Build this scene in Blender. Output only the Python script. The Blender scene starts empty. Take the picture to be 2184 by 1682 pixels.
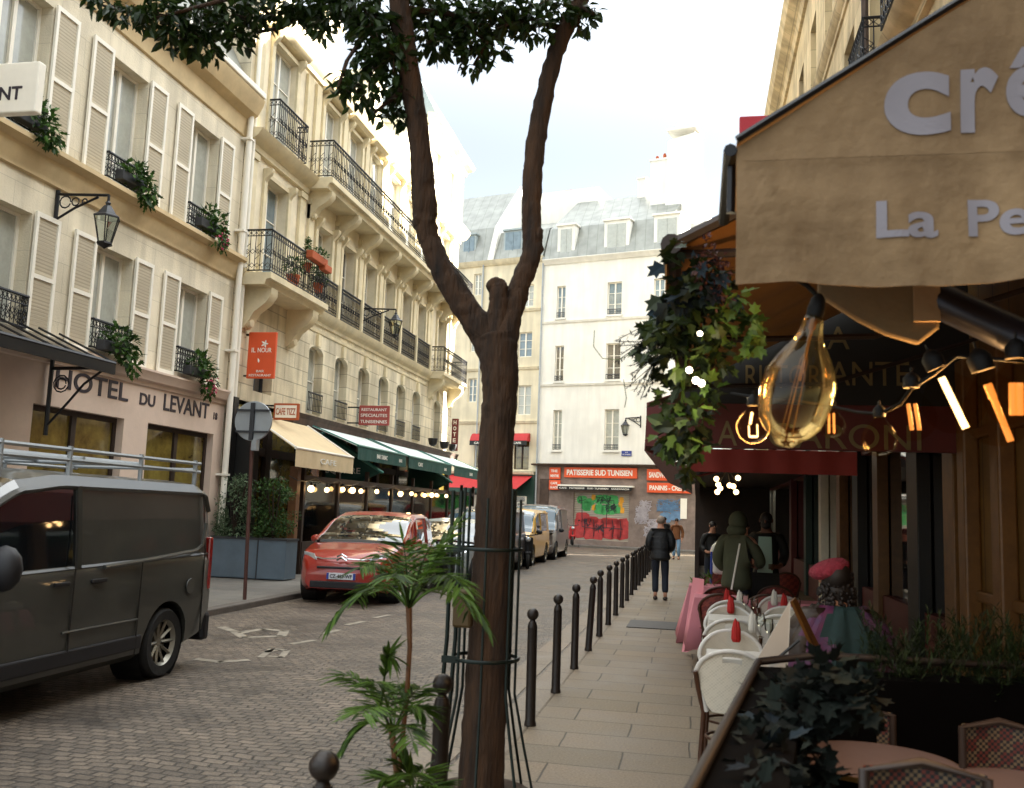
import bpy, bmesh, math, random
from mathutils import Vector, Matrix
random.seed(7)
R = math.radians
sc = bpy.context.scene
# ------------------------------------------------------------------ camera
FPX, PCX, PCY, CAMZ = 2000.0, 1092.0, 841.0, 1.65       # focal length and centre in units of a 2184 px wide picture
Yc = Vector((.1965, -.132, -1.0)).normalized()            # street direction seen by the camera
Uc = Vector((.0365, 1.0, -.1248)); Uc = (Uc - Yc * Uc.dot(Yc)).normalized()
Xc = Yc.cross(Uc)
ROT = Matrix((Xc, Yc, Uc))                                # camera to world
cam_d = bpy.data.cameras.new("camera"); cam = bpy.data.objects.new("camera", cam_d)
sc.collection.objects.link(cam); sc.camera = cam
cam.matrix_world = Matrix.Translation((0, 0, CAMZ)) @ ROT.to_4x4()
cam_d.sensor_width = 36; cam_d.lens = 36 * FPX / 2184; cam_d.clip_end = 600; cam_d.clip_start = .05
cam_d.dof.use_dof = True; cam_d.dof.focus_distance = 24; cam_d.dof.aperture_fstop = 4.2
def at(x, y, ax, val):
    """world point that the picture point (x, y) shows on the plane ax = val"""
    d = ROT @ Vector(((x - PCX) / FPX, (PCY - y) / FPX, -1)); i = 'xyz'.index(ax)
    return Vector((0, 0, CAMZ)) + d * ((val - (0, 0, CAMZ)[i]) / d[i])
# ------------------------------------------------------------------ world and sun
SUN_AZ, SUN_EL = (0.93, 0.36), 16                       # azimuth vector towards the sun, elevation
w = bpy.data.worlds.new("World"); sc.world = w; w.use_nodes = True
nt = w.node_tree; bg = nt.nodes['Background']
sky = nt.nodes.new('ShaderNodeTexSky'); sky.sky_type = 'NISHITA'; sky.sun_disc = False
sky.sun_elevation = R(SUN_EL); sky.sun_rotation = math.atan2(SUN_AZ[0], SUN_AZ[1])
sky.air_density = 1.0; sky.dust_density = .6; sky.ozone_density = 1.0
hs = nt.nodes.new('ShaderNodeHueSaturation'); hs.inputs['Saturation'].default_value = .42
wm = nt.nodes.new('ShaderNodeMix'); wm.data_type = 'RGBA'; wm.blend_type = 'MULTIPLY'; wm.inputs[0].default_value = 1
nt.links.new(sky.outputs[0], hs.inputs['Color']); nt.links.new(hs.outputs[0], wm.inputs[6])
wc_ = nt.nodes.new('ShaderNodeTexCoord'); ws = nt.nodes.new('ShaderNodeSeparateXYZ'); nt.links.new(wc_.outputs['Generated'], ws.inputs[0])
wr_ = nt.nodes.new('ShaderNodeMapRange'); wr_.interpolation_type = 'SMOOTHSTEP'       # sky scaled up overhead and down low, added to balance the facade light
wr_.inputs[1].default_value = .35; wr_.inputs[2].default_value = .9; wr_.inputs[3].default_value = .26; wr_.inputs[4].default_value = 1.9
wt = nt.nodes.new('ShaderNodeMix'); wt.data_type = 'RGBA'; wt.inputs[6].default_value = (.97, .975, .98, 1); wt.inputs[7].default_value = (1.0, .92, .77, 1)  # warm tint added to the upper sky to warm the shaded street
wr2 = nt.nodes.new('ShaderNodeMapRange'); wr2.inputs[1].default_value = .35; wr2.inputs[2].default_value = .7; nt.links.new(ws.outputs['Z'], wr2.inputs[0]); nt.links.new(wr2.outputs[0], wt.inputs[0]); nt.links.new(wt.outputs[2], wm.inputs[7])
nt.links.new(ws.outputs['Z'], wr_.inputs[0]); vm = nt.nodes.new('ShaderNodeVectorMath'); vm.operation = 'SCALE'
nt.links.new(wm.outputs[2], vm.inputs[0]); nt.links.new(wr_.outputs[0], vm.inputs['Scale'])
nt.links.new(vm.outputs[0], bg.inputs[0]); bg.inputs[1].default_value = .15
sd = bpy.data.lights.new("sun", 'SUN'); sun = bpy.data.objects.new("sun", sd); sc.collection.objects.link(sun)
sd.energy = 4.0; sd.angle = R(.5); sd.color = (1, .94, .84)
sun.location = (30, 20, 40)
sv = Vector((SUN_AZ[0], SUN_AZ[1], math.hypot(*SUN_AZ) * math.tan(R(SUN_EL))))
sun.rotation_euler = sv.to_track_quat('Z', 'Y').to_euler()
sc.view_settings.view_transform = 'Standard'; sc.view_settings.look = 'None'
sc.view_settings.exposure = 3.25; sc.view_settings.gamma = 1
# ------------------------------------------------------------------ materials
def srgb(h):
    c = [int(h[i:i + 2], 16) / 255 for i in (0, 2, 4)]
    return tuple(x / 12.92 if x < .04045 else ((x + .055) / 1.055) ** 2.4 for x in c)
def N(nt, t, **k):
    n = nt.nodes.new(t)
    for a, b in k.items(): setattr(n, a, b)
    return n
def mat(name, col, rough=.6, metal=0., var=.12, vs=3., bump=0., bs=20., coat=0., spec=.5, col2=None, thin=False):
    m = bpy.data.materials.new(name); m.use_nodes = True; nt = m.node_tree; b = nt.nodes['Principled BSDF']
    b.inputs['Roughness'].default_value = rough; b.inputs['Metallic'].default_value = metal
    b.inputs['Coat Weight'].default_value = coat; b.inputs['Specular IOR Level'].default_value = spec
    if isinstance(col, str): col = srgb(col)
    tc = N(nt, 'ShaderNodeTexCoord')
    no = N(nt, 'ShaderNodeTexNoise'); no.inputs['Scale'].default_value = vs; no.inputs['Detail'].default_value = 6; no.inputs['Roughness'].default_value = .65
    nt.links.new(tc.outputs['Object'], no.inputs['Vector'])
    cr = N(nt, 'ShaderNodeValToRGB'); e = cr.color_ramp.elements
    e[0].position = .3; e[1].position = .72
    if col2 is None: a = tuple(c * (1 - var) for c in col); z = tuple(min(1, c * (1 + var)) for c in col)
    else: a, z = col, (srgb(col2) if isinstance(col2, str) else col2)
    e[0].color = (*a, 1); e[1].color = (*z, 1)
    nt.links.new(no.outputs[0], cr.inputs[0]); nt.links.new(cr.outputs[0], b.inputs['Base Color'])
    if bump:
        n2 = N(nt, 'ShaderNodeTexNoise'); n2.inputs['Scale'].default_value = bs; n2.inputs['Detail'].default_value = 5
        nt.links.new(tc.outputs['Object'], n2.inputs['Vector'])
        bp = N(nt, 'ShaderNodeBump'); bp.inputs['Strength'].default_value = bump; bp.inputs['Distance'].default_value = .02
        nt.links.new(n2.outputs[0], bp.inputs['Height']); nt.links.new(bp.outputs[0], b.inputs['Normal'])
    return m
def emis(name, col, st):
    m = bpy.data.materials.new(name); m.use_nodes = True; nt = m.node_tree; b = nt.nodes['Principled BSDF']
    b.inputs['Base Color'].default_value = (.1, .05, .02, 1)
    b.inputs['Emission Color'].default_value = (*col, 1); b.inputs['Emission Strength'].default_value = st
    return m
def stone(name, c1, c2, ua='Y', bw=1.1, bh=.42, mort=.012, jd=.6, grime=.35, jc=.62):
    """ashlar wall: courses from a brick texture on (horizontal, height), blotches, rain streaks"""
    m = bpy.data.materials.new(name); m.use_nodes = True; nt = m.node_tree; b = nt.nodes['Principled BSDF']; L = nt.links.new
    b.inputs['Roughness'].default_value = .85; b.inputs['Specular IOR Level'].default_value = .25
    g = N(nt, 'ShaderNodeNewGeometry'); sp = N(nt, 'ShaderNodeSeparateXYZ'); L(g.outputs['Position'], sp.inputs[0])
    cb = N(nt, 'ShaderNodeCombineXYZ'); L(sp.outputs[ua], cb.inputs[0]); L(sp.outputs['Z'], cb.inputs[1])
    br = N(nt, 'ShaderNodeTexBrick'); L(cb.outputs[0], br.inputs['Vector']); br.inputs['Scale'].default_value = 1
    br.inputs['Brick Width'].default_value = bw; br.inputs['Row Height'].default_value = bh; br.inputs['Mortar Size'].default_value = mort; br.inputs['Mortar Smooth'].default_value = .3
    c1 = srgb(c1); c2 = srgb(c2)
    br.inputs['Color1'].default_value = (*c1, 1); br.inputs['Color2'].default_value = (*c2, 1)
    br.inputs['Mortar'].default_value = (*[c * jc for c in c1], 1)
    no = N(nt, 'ShaderNodeTexNoise'); no.inputs['Scale'].default_value = .9; no.inputs['Detail'].default_value = 8; L(g.outputs['Position'], no.inputs['Vector'])
    mp = N(nt, 'ShaderNodeMapping'); mp.inputs['Scale'].default_value = (3.5, 3.5, .35); L(g.outputs['Position'], mp.inputs[0])
    n2 = N(nt, 'ShaderNodeTexNoise'); n2.inputs['Scale'].default_value = 1; n2.inputs['Detail'].default_value = 6; L(mp.outputs[0], n2.inputs['Vector'])
    mu = N(nt, 'ShaderNodeMath', operation='MULTIPLY'); L(no.outputs[0], mu.inputs[0]); L(n2.outputs[0], mu.inputs[1])
    mr = N(nt, 'ShaderNodeMapRange'); mr.inputs[1].default_value = .15; mr.inputs[2].default_value = .36; mr.inputs[3].default_value = 1 - grime; mr.inputs[4].default_value = 1.08; L(mu.outputs[0], mr.inputs[0])
    mx = N(nt, 'ShaderNodeMix', data_type='RGBA', blend_type='MULTIPLY'); mx.inputs[0].default_value = 1
    L(br.outputs['Color'], mx.inputs[6]); L(mr.outputs[0], mx.inputs[7]); L(mx.outputs[2], b.inputs['Base Color'])
    n3 = N(nt, 'ShaderNodeTexNoise'); n3.inputs['Scale'].default_value = 35; n3.inputs['Detail'].default_value = 5; L(g.outputs['Position'], n3.inputs['Vector'])
    ad = N(nt, 'ShaderNodeMath', operation='MULTIPLY_ADD'); ad.inputs[1].default_value = -jd; L(br.outputs['Fac'], ad.inputs[0]); L(n3.outputs[0], ad.inputs[2])
    bp = N(nt, 'ShaderNodeBump'); bp.inputs['Strength'].default_value = .5; bp.inputs['Distance'].default_value = .02
    L(ad.outputs[0], bp.inputs['Height']); L(bp.outputs[0], b.inputs['Normal'])
    return m
def paving(name, c1, c2, joint, bw, bh, mort, rough=.6, bump=.8, rot=0, wob=.02, vary=.5, swap=False, dist=.012, grit=.25):
    m = bpy.data.materials.new(name); m.use_nodes = True; nt = m.node_tree; b = nt.nodes['Principled BSDF']; L = nt.links.new
    g = N(nt, 'ShaderNodeNewGeometry')
    nw = N(nt, 'ShaderNodeTexNoise'); nw.inputs['Scale'].default_value = 1.3; L(g.outputs['Position'], nw.inputs['Vector'])
    wm_ = N(nt, 'ShaderNodeVectorMath', operation='MULTIPLY_ADD'); wm_.inputs[1].default_value = (wob * 6, wob * 6, 0); L(nw.outputs['Color'], wm_.inputs[0]); L(g.outputs['Position'], wm_.inputs[2])
    mp = N(nt, 'ShaderNodeMapping'); mp.inputs['Rotation'].default_value = (0, 0, rot); L(wm_.outputs[0], mp.inputs[0])
    br = N(nt, 'ShaderNodeTexBrick'); L(mp.outputs[0], br.inputs['Vector']); br.inputs['Scale'].default_value = 1
    br.inputs['Brick Width'].default_value = bw; br.inputs['Row Height'].default_value = bh; br.inputs['Mortar Size'].default_value = mort; br.inputs['Mortar Smooth'].default_value = .6; br.inputs['Bias'].default_value = -.1
    br.inputs['Color1'].default_value = (*srgb(c1), 1); br.inputs['Color2'].default_value = (*srgb(c2), 1); br.inputs['Mortar'].default_value = (*srgb(joint), 1)
    no = N(nt, 'ShaderNodeTexNoise'); no.inputs['Scale'].default_value = .8; no.inputs['Detail'].default_value = 9; no.inputs['Roughness'].default_value = .7; L(g.outputs['Position'], no.inputs['Vector'])
    mr = N(nt, 'ShaderNodeMapRange'); mr.inputs[1].default_value = .32; mr.inputs[2].default_value = .68; mr.inputs[3].default_value = 1 - vary * .5; mr.inputs[4].default_value = 1 + vary * .45; L(no.outputs[0], mr.inputs[0])
    mx = N(nt, 'ShaderNodeMix', data_type='RGBA', blend_type='MULTIPLY'); mx.inputs[0].default_value = 1; L(br.outputs['Color'], mx.inputs[6]); L(mr.outputs[0], mx.inputs[7])
    n4 = N(nt, 'ShaderNodeTexNoise'); n4.inputs['Scale'].default_value = 60; n4.inputs['Detail'].default_value = 4; L(g.outputs['Position'], n4.inputs['Vector'])
    m2 = N(nt, 'ShaderNodeMapRange'); m2.inputs[3].default_value = 1 - grit; m2.inputs[4].default_value = 1 + grit; m2.inputs[1].default_value = .3; m2.inputs[2].default_value = .7; L(n4.outputs[0], m2.inputs[0])
    mx2 = N(nt, 'ShaderNodeMix', data_type='RGBA', blend_type='MULTIPLY'); mx2.inputs[0].default_value = 1; L(mx.outputs[2], mx2.inputs[6]); L(m2.outputs[0], mx2.inputs[7]); L(mx2.outputs[2], b.inputs['Base Color'])
    r2 = N(nt, 'ShaderNodeMapRange'); r2.inputs[1].default_value = .35; r2.inputs[2].default_value = .65; r2.inputs[3].default_value = rough - .12; r2.inputs[4].default_value = rough + .15; L(no.outputs[0], r2.inputs[0]); L(r2.outputs[0], b.inputs['Roughness'])
    ad = N(nt, 'ShaderNodeMath', operation='MULTIPLY_ADD'); ad.inputs[1].default_value = -1; L(br.outputs['Fac'], ad.inputs[0]); L(n4.outputs[0], ad.inputs[2])
    bp = N(nt, 'ShaderNodeBump'); bp.inputs['Strength'].default_value = bump; bp.inputs['Distance'].default_value = dist
    L(ad.outputs[0], bp.inputs['Height']); L(bp.outputs[0], b.inputs['Normal'])
    return m
def stripes(name, c1, c2, axis, period, duty=.3, rough=.5, bump=.4, metal=0., vari=.2):
    """ribs along an axis (zinc seams, slats, weave)"""
    m = bpy.data.materials.new(name); m.use_nodes = True; nt = m.node_tree; b = nt.nodes['Principled BSDF']; L = nt.links.new
    b.inputs['Roughness'].default_value = rough; b.inputs['Metallic'].default_value = metal
    tc = N(nt, 'ShaderNodeTexCoord'); sp = N(nt, 'ShaderNodeSeparateXYZ'); L(tc.outputs['Object'], sp.inputs[0])
    a = N(nt, 'ShaderNodeMath', operation='MULTIPLY'); a.inputs[1].default_value = 1 / period; L(sp.outputs[axis], a.inputs[0])
    f = N(nt, 'ShaderNodeMath', operation='FRACT'); L(a.outputs[0], f.inputs[0])
    c = N(nt, 'ShaderNodeMath', operation='LESS_THAN'); c.inputs[1].default_value = duty; L(f.outputs[0], c.inputs[0])
    no = N(nt, 'ShaderNodeTexNoise'); no.inputs['Scale'].default_value = 1.7; no.inputs['Detail'].default_value = 6; L(tc.outputs['Object'], no.inputs['Vector'])
    mx = N(nt, 'ShaderNodeMix', data_type='RGBA'); mx.inputs[6].default_value = (*srgb(c1), 1); mx.inputs[7].default_value = (*srgb(c2), 1); L(c.outputs[0], mx.inputs[0])
    mr = N(nt, 'ShaderNodeMapRange'); mr.inputs[1].default_value = .3; mr.inputs[2].default_value = .7; mr.inputs[3].default_value = 1 - vari; mr.inputs[4].default_value = 1 + vari; L(no.outputs[0], mr.inputs[0])
    m2 = N(nt, 'ShaderNodeMix', data_type='RGBA', blend_type='MULTIPLY'); m2.inputs[0].default_value = 1; L(mx.outputs[2], m2.inputs[6]); L(mr.outputs[0], m2.inputs[7]); L(m2.outputs[2], b.inputs['Base Color'])
    bp = N(nt, 'ShaderNodeBump'); bp.inputs['Strength'].default_value = bump; bp.inputs['Distance'].default_value = .01; L(f.outputs[0], bp.inputs['Height']); L(bp.outputs[0], b.inputs['Normal'])
    return m
def checks(name, cols, sc_, axes=('X', 'Z'), rough=.6):
    m = bpy.data.materials.new(name); m.use_nodes = True; nt = m.node_tree; b = nt.nodes['Principled BSDF']; L = nt.links.new
    b.inputs['Roughness'].default_value = rough
    tc = N(nt, 'ShaderNodeTexCoord'); sp = N(nt, 'ShaderNodeSeparateXYZ'); L(tc.outputs['Object'], sp.inputs[0])
    cb = N(nt, 'ShaderNodeCombineXYZ'); L(sp.outputs[axes[0]], cb.inputs[0]); L(sp.outputs[axes[1]], cb.inputs[1])
    c = N(nt, 'ShaderNodeTexChecker'); c.inputs['Scale'].default_value = sc_; L(cb.outputs[0], c.inputs[0])
    c2 = N(nt, 'ShaderNodeTexChecker'); c2.inputs['Scale'].default_value = sc_ / 4; L(cb.outputs[0], c2.inputs[0])
    c.inputs[1].default_value = (*srgb(cols[0]), 1); c2.inputs[1].default_value = (*srgb(cols[1]), 1); c2.inputs[2].default_value = (*srgb(cols[2]), 1)
    L(c2.outputs[0], c.inputs[2]); L(c.outputs[0], b.inputs['Base Color'])
    return m
def glassmat(name, col, rough=.05, alpha=.25, ior=1.45, refl=1.):
    """thin clear glass: mostly see-through, tinted, with reflections"""
    m = bpy.data.materials.new(name); m.use_nodes = True; nt = m.node_tree; L = nt.links.new
    out = nt.nodes['Material Output']; nt.nodes.remove(nt.nodes['Principled BSDF'])
    tr = N(nt, 'ShaderNodeBsdfTransparent'); tr.inputs[0].default_value = (*col, 1)
    gl = N(nt, 'ShaderNodeBsdfGlossy'); gl.inputs['Roughness'].default_value = rough; gl.inputs[0].default_value = (1, .95, .85, 1)
    lw = N(nt, 'ShaderNodeFresnel'); lw.inputs['IOR'].default_value = ior
    mr_ = N(nt, 'ShaderNodeMath', operation='MULTIPLY'); mr_.inputs[1].default_value = refl; L(lw.outputs[0], mr_.inputs[0])
    mx = N(nt, 'ShaderNodeMixShader'); L(mr_.outputs[0], mx.inputs[0]); L(tr.outputs[0], mx.inputs[1]); L(gl.outputs[0], mx.inputs[2]); L(mx.outputs[0], out.inputs[0])
    return m
def leafmat(name, c1, c2, rough=.45, trans=.25):
    m = bpy.data.materials.new(name); m.use_nodes = True; nt = m.node_tree; b = nt.nodes['Principled BSDF']; L = nt.links.new
    b.inputs['Roughness'].default_value = rough; b.inputs['Specular IOR Level'].default_value = .25
    g = N(nt, 'ShaderNodeNewGeometry'); cr = N(nt, 'ShaderNodeValToRGB'); e = cr.color_ramp.elements
    e[0].color = (*srgb(c1), 1); e[1].color = (*srgb(c2), 1)
    L(g.outputs['Random Per Island'], cr.inputs[0]); L(cr.outputs[0], b.inputs['Base Color'])
    tl = N(nt, 'ShaderNodeBsdfTranslucent'); L(cr.outputs[0], tl.inputs[0])
    ms = N(nt, 'ShaderNodeMixShader'); ms.inputs[0].default_value = trans
    out = nt.nodes['Material Output']; L(b.outputs[0], ms.inputs[1]); L(tl.outputs[0], ms.inputs[2]); L(ms.outputs[0], out.inputs[0])
    return m
# ------------------------------------------------------------------ mesh builder
COL = sc.collection; WLOC = {}
class MB:
    def __init__(s, fr=None): s.v = []; s.f = []; s.m = []; s.fr = fr; s.pc = []
    def T(s, p): return Vector(p) if s.fr is None else s.fr(*p)
    def add(s, vs, fs, m=0):
        k = len(s.v); s.pc.append((k, len(s.f))); s.v += [s.T(p) for p in vs]; s.f += [tuple(i + k for i in f) for f in fs]; s.m += [m] * len(fs)
    def box(s, a0, a1, b0, b1, c0, c1, m=0):
        s.add([(a0, b0, c0), (a1, b0, c0), (a1, b1, c0), (a0, b1, c0), (a0, b0, c1), (a1, b0, c1), (a1, b1, c1), (a0, b1, c1)],
              [(0, 3, 2, 1), (4, 5, 6, 7), (0, 1, 5, 4), (1, 2, 6, 5), (2, 3, 7, 6), (3, 0, 4, 7)], m)
    def quad(s, a, b, c, d, m=0): s.add([a, b, c, d], [(0, 1, 2, 3)], m)
    def slab(s, a, b, c, d, t, m=0):
        """a four-cornered sheet with thickness vector t"""
        t = Vector(t); p = [Vector(q) for q in (a, b, c, d)]; q = [x + t for x in p]
        s.add(p + q, [(0, 1, 2, 3), (7, 6, 5, 4), (0, 4, 5, 1), (1, 5, 6, 2), (2, 6, 7, 3), (3, 7, 4, 0)], m)
    def prism(s, pts, vec, m=0):
        n = len(pts); vec = Vector(vec); p = [Vector(q) for q in pts]
        s.add(p + [q + vec for q in p], [tuple(range(n))[::-1], tuple(range(n, 2 * n))] + [(i, (i + 1) % n, n + (i + 1) % n, n + i) for i in range(n)], m)
    def tube(s, pts, r, n=8, m=0, cap=True):
        pts = [Vector(p) for p in pts]; rr = r if isinstance(r, (list, tuple)) else [r] * len(pts)
        rings = []; prev = None
        for i, p in enumerate(pts):
            d = (pts[min(i + 1, len(pts) - 1)] - pts[max(i - 1, 0)])
            if d.length < 1e-9: d = Vector((0, 0, 1))
            d.normalize()
            if prev is None:
                a = Vector((0, 0, 1)) if abs(d.z) < .9 else Vector((1, 0, 0)); u = d.cross(a).normalized()
            else:
                u = prev - d * prev.dot(d); u = u.normalized() if u.length > 1e-6 else d.orthogonal().normalized()
            prev = u; v_ = d.cross(u)
            rings.append([p + (u * math.cos(2 * math.pi * k / n) + v_ * math.sin(2 * math.pi * k / n)) * rr[i] for k in range(n)])
        vs = [q for rg in rings for q in rg]; fs = []
        for i in range(len(rings) - 1):
            for k in range(n): fs.append((i * n + k, i * n + (k + 1) % n, (i + 1) * n + (k + 1) % n, (i + 1) * n + k))
        if cap: fs.append(tuple(range(n))[::-1]); fs.append(tuple(range((len(rings) - 1) * n, len(rings) * n)))
        s.add(vs, fs, m)
    def lathe(s, prof, c=(0, 0, 0), n=16, m=0, ax='z', cap=True):
        vs = []; fs = []
        for r, h in prof:
            for k in range(n):
                a = 2 * math.pi * k / n; x, y = r * math.cos(a), r * math.sin(a)
                q = {'z': (x, y, h), 'x': (h, x, y), 'y': (x, h, y)}[ax]
                vs.append((c[0] + q[0], c[1] + q[1], c[2] + q[2]))
        for i in range(len(prof) - 1):
            for k in range(n): fs.append((i * n + k, i * n + (k + 1) % n, (i + 1) * n + (k + 1) % n, (i + 1) * n + k))
        if cap and prof[0][0] > 1e-4: fs.append(tuple(range(n))[::-1])
        if cap and prof[-1][0] > 1e-4: fs.append(tuple(range((len(prof) - 1) * n, len(prof) * n)))
        s.add(vs, fs, m)
    def ball(s, c, r, n=12, m=0):
        if not isinstance(r, (tuple, list)): r = (r, r, r)
        k = n // 2; vs = [(c[0], c[1], c[2] - r[2])]; fs = []
        for i in range(1, k):
            t = math.pi * i / k
            for j in range(n):
                a = 2 * math.pi * j / n
                vs.append((c[0] + r[0] * math.sin(t) * math.cos(a), c[1] + r[1] * math.sin(t) * math.sin(a), c[2] - r[2] * math.cos(t)))
        vs.append((c[0], c[1], c[2] + r[2])); z = len(vs) - 1
        for j in range(n):
            fs.append((0, 1 + (j + 1) % n, 1 + j)); fs.append((z, z - n + j, z - n + (j + 1) % n))
            for i in range(k - 2): fs.append((1 + i * n + j, 1 + i * n + (j + 1) % n, 1 + (i + 1) * n + (j + 1) % n, 1 + (i + 1) * n + j))
        s.add(vs, fs, m)
    def build(s, name, mats, parent=None, smooth=None, bevel=0, label=None, cat=None, group=None, kind=None, fixn=True, each=False):
        if not s.v: return None
        if each:                                           # one object per piece
            r = None; ends = s.pc[1:] + [(len(s.v), len(s.f))]
            for (a, fa), (b, fb) in zip(s.pc, ends):
                q = MB(); q.v = s.v[a:b]; q.f = [tuple(i - a for i in f) for f in s.f[fa:fb]]; q.m = s.m[fa:fb]; r = q.build(name, mats, parent, smooth, bevel, label, cat, group, kind, fixn)
            return r
        me = bpy.data.meshes.new(name); o = bpy.data.objects.new(name, me); COL.objects.link(o)
        if parent is not None: off = WLOC[parent.name]; o.parent = parent; WLOC[o.name] = off
        else:
            xs = [p.x for p in s.v]; ys = [p.y for p in s.v]; zs = [p.z for p in s.v]
            off = Vector(((min(xs) + max(xs)) / 2, (min(ys) + max(ys)) / 2, min(zs))); o.location = off; WLOC[o.name] = off.copy()
        me.from_pydata([p - off for p in s.v], [], s.f)
        for mm in (mats if isinstance(mats, (list, tuple)) else [mats]): me.materials.append(mm)
        for p, k in zip(me.polygons, s.m): p.material_index = k
        if fixn:
            bm = bmesh.new(); bm.from_mesh(me); bmesh.ops.recalc_face_normals(bm, faces=bm.faces); bm.to_mesh(me); bm.free()
        if smooth is not None:
            for p in me.polygons: p.use_smooth = True
            me.set_sharp_from_angle(angle=R(smooth))
        if bevel:
            b = o.modifiers.new('bevel', 'BEVEL'); b.width = bevel; b.segments = 2; b.limit_method = 'ANGLE'; b.angle_limit = R(50)
        tag(o, label, cat, group, kind)
        return o
def tag(o, label=None, cat=None, group=None, kind=None):
    for k, v in (('label', label), ('category', cat), ('group', group), ('kind', kind)):
        if v: o[k] = v
    return o
def empty(name, label, cat, loc=(0, 0, 0), group=None):
    o = bpy.data.objects.new(name, None); COL.objects.link(o); o.location = loc; o.empty_display_size = .1
    WLOC[o.name] = Vector(loc); return tag(o, label, cat, group)
def copy_tree(o, parent=None):
    c = o.copy(); COL.objects.link(c)
    if parent is not None: c.parent = parent
    for ch in list(o.children): copy_tree(ch, c)
    return c
def place(o, loc, rz=0, label=None, sc_=None, rx=None):
    o.location = loc; o.rotation_euler = (rx or 0, 0, rz)
    if label: o['label'] = label
    if sc_: o.scale = sc_ if isinstance(sc_, (tuple, list)) else (sc_,) * 3
    return o
def text(name, s, O, rv, uv, height, m, parent, width=None, bold=.0, ext=.004, align='LEFT', shear=0, **tg):
    """lettering as a thin solid mesh; O is the lower left (or centre) point, rv and uv are unit vectors"""
    cu = bpy.data.curves.new('tmp', 'FONT'); cu.body = s; cu.size = 1; cu.extrude = .5; cu.offset = bold; cu.resolution_u = 8 if height > .1 else 3; cu.shear = shear
    o = bpy.data.objects.new('tmp', cu); COL.objects.link(o)
    dg = bpy.context.evaluated_depsgraph_get(); me = bpy.data.meshes.new_from_object(o.evaluated_get(dg))
    bpy.data.objects.remove(o); xs = [v.co.x for v in me.vertices]; ys = [v.co.y for v in me.vertices]
    x0, x1, y0, y1 = min(xs), max(xs), min(ys), max(ys)
    ky = height / (y1 - y0); kx = (width / (x1 - x0)) if width else ky
    rv = Vector(rv).normalized(); uv = Vector(uv).normalized(); nv = rv.cross(uv); O = Vector(O)
    sh = (x1 - x0) * kx * (.5 if align == 'CENTER' else 1 if align == 'RIGHT' else 0)
    mb = MB(); mb.v = [O + rv * ((v.co.x - x0) * kx - sh) + uv * ((v.co.y - y0) * ky) + nv * (v.co.z * ext * 2) for v in me.vertices]
    mb.f = [tuple(p.vertices) for p in me.polygons]; mb.m = [0] * len(mb.f)
    bpy.data.meshes.remove(me)
    return mb.build(name, m, parent, fixn=False, **tg)
def leaf(mb, p, d, up, L, W, m=0, fold=.25, shape='leaf'):
    d = d.normalized(); s_ = d.cross(up)
    if s_.length < 1e-4: s_ = d.orthogonal()
    s_.normalize(); n = s_.cross(d).normalized()
    if shape == 'leaf':
        vs = [p, p + d * L * .35 + s_ * W * .5 + n * fold * W, p + d * L - n * fold * W * .6, p + d * L * .35 - s_ * W * .5 + n * fold * W, p + d * L * .72 + s_ * W * .33 + n * fold * W * .3, p + d * L * .72 - s_ * W * .33 + n * fold * W * .3, p + d * L * .45]
        mb.add(vs, [(0, 6, 1), (1, 6, 4), (4, 6, 2), (2, 6, 5), (5, 6, 3), (3, 6, 0)], m)
    elif shape == 'ivy':
        k = [(0, 0), (.25, .55), (.45, .35), (.75, .5), (.72, .2), (1.05, 0), (.72, -.2), (.75, -.5), (.45, -.35), (.25, -.55)]
        c = len(k); vs = [p + d * L * a + s_ * W * b + n * (fold * W * abs(b)) for a, b in k] + [p + d * L * .45]
        mb.add(vs, [(i, (i + 1) % c, c) for i in range(c)], m)
    else:
        mb.add([p, p + d * L * .5 + s_ * W * .5, p + d * L - n * L * fold, p + d * L * .5 - s_ * W * .5], [(0, 1, 2, 3)], m)
def rv(s=1.): return Vector((random.uniform(-s, s), random.uniform(-s, s), random.uniform(-s, s)))
def cloud(mb, c, r, n, L, W, shape='leaf', m=0, hollow=.0, droop=.0, mm=1):
    c = Vector(c)
    for _ in range(n):
        while True:
            q = rv()
            if hollow <= q.length <= 1: break
        p = c + Vector((q.x * r[0], q.y * r[1], q.z * r[2])); d = (q + rv(.9) + Vector((0, 0, -droop)))
        leaf(mb, p, d, Vector((0, 0, 1)) + rv(.6), L * random.uniform(.65, 1.25), W * random.uniform(.7, 1.2), m + random.randrange(mm), shape=shape)
def skin(name, verts, edges, radii, m, parent, sub=2, root=0, smooth=True):
    """one continuous surface grown round a skeleton"""
    me = bpy.data.meshes.new(name); off = WLOC[parent.name]
    me.from_pydata([Vector(v) - off for v in verts], edges, []); o = bpy.data.objects.new(name, me); COL.objects.link(o); o.parent = parent; WLOC[o.name] = off
    md = o.modifiers.new('skin', 'SKIN'); md.use_smooth_shade = True; md.branch_smoothing = .4
    sv_ = me.skin_vertices[0].data if me.skin_vertices else None
    if sv_ is None:
        bm = bmesh.new(); bm.from_mesh(me); bm.verts.layers.skin.verify(); bm.to_mesh(me); bm.free(); sv_ = me.skin_vertices[0].data
    for i, r in enumerate(radii): sv_[i].radius = r if isinstance(r, tuple) else (r, r); sv_[i].use_root = (i == root)
    if sub: s2 = o.modifiers.new('sub', 'SUBSURF'); s2.levels = sub; s2.render_levels = sub
    me.materials.append(m); return o
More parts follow.
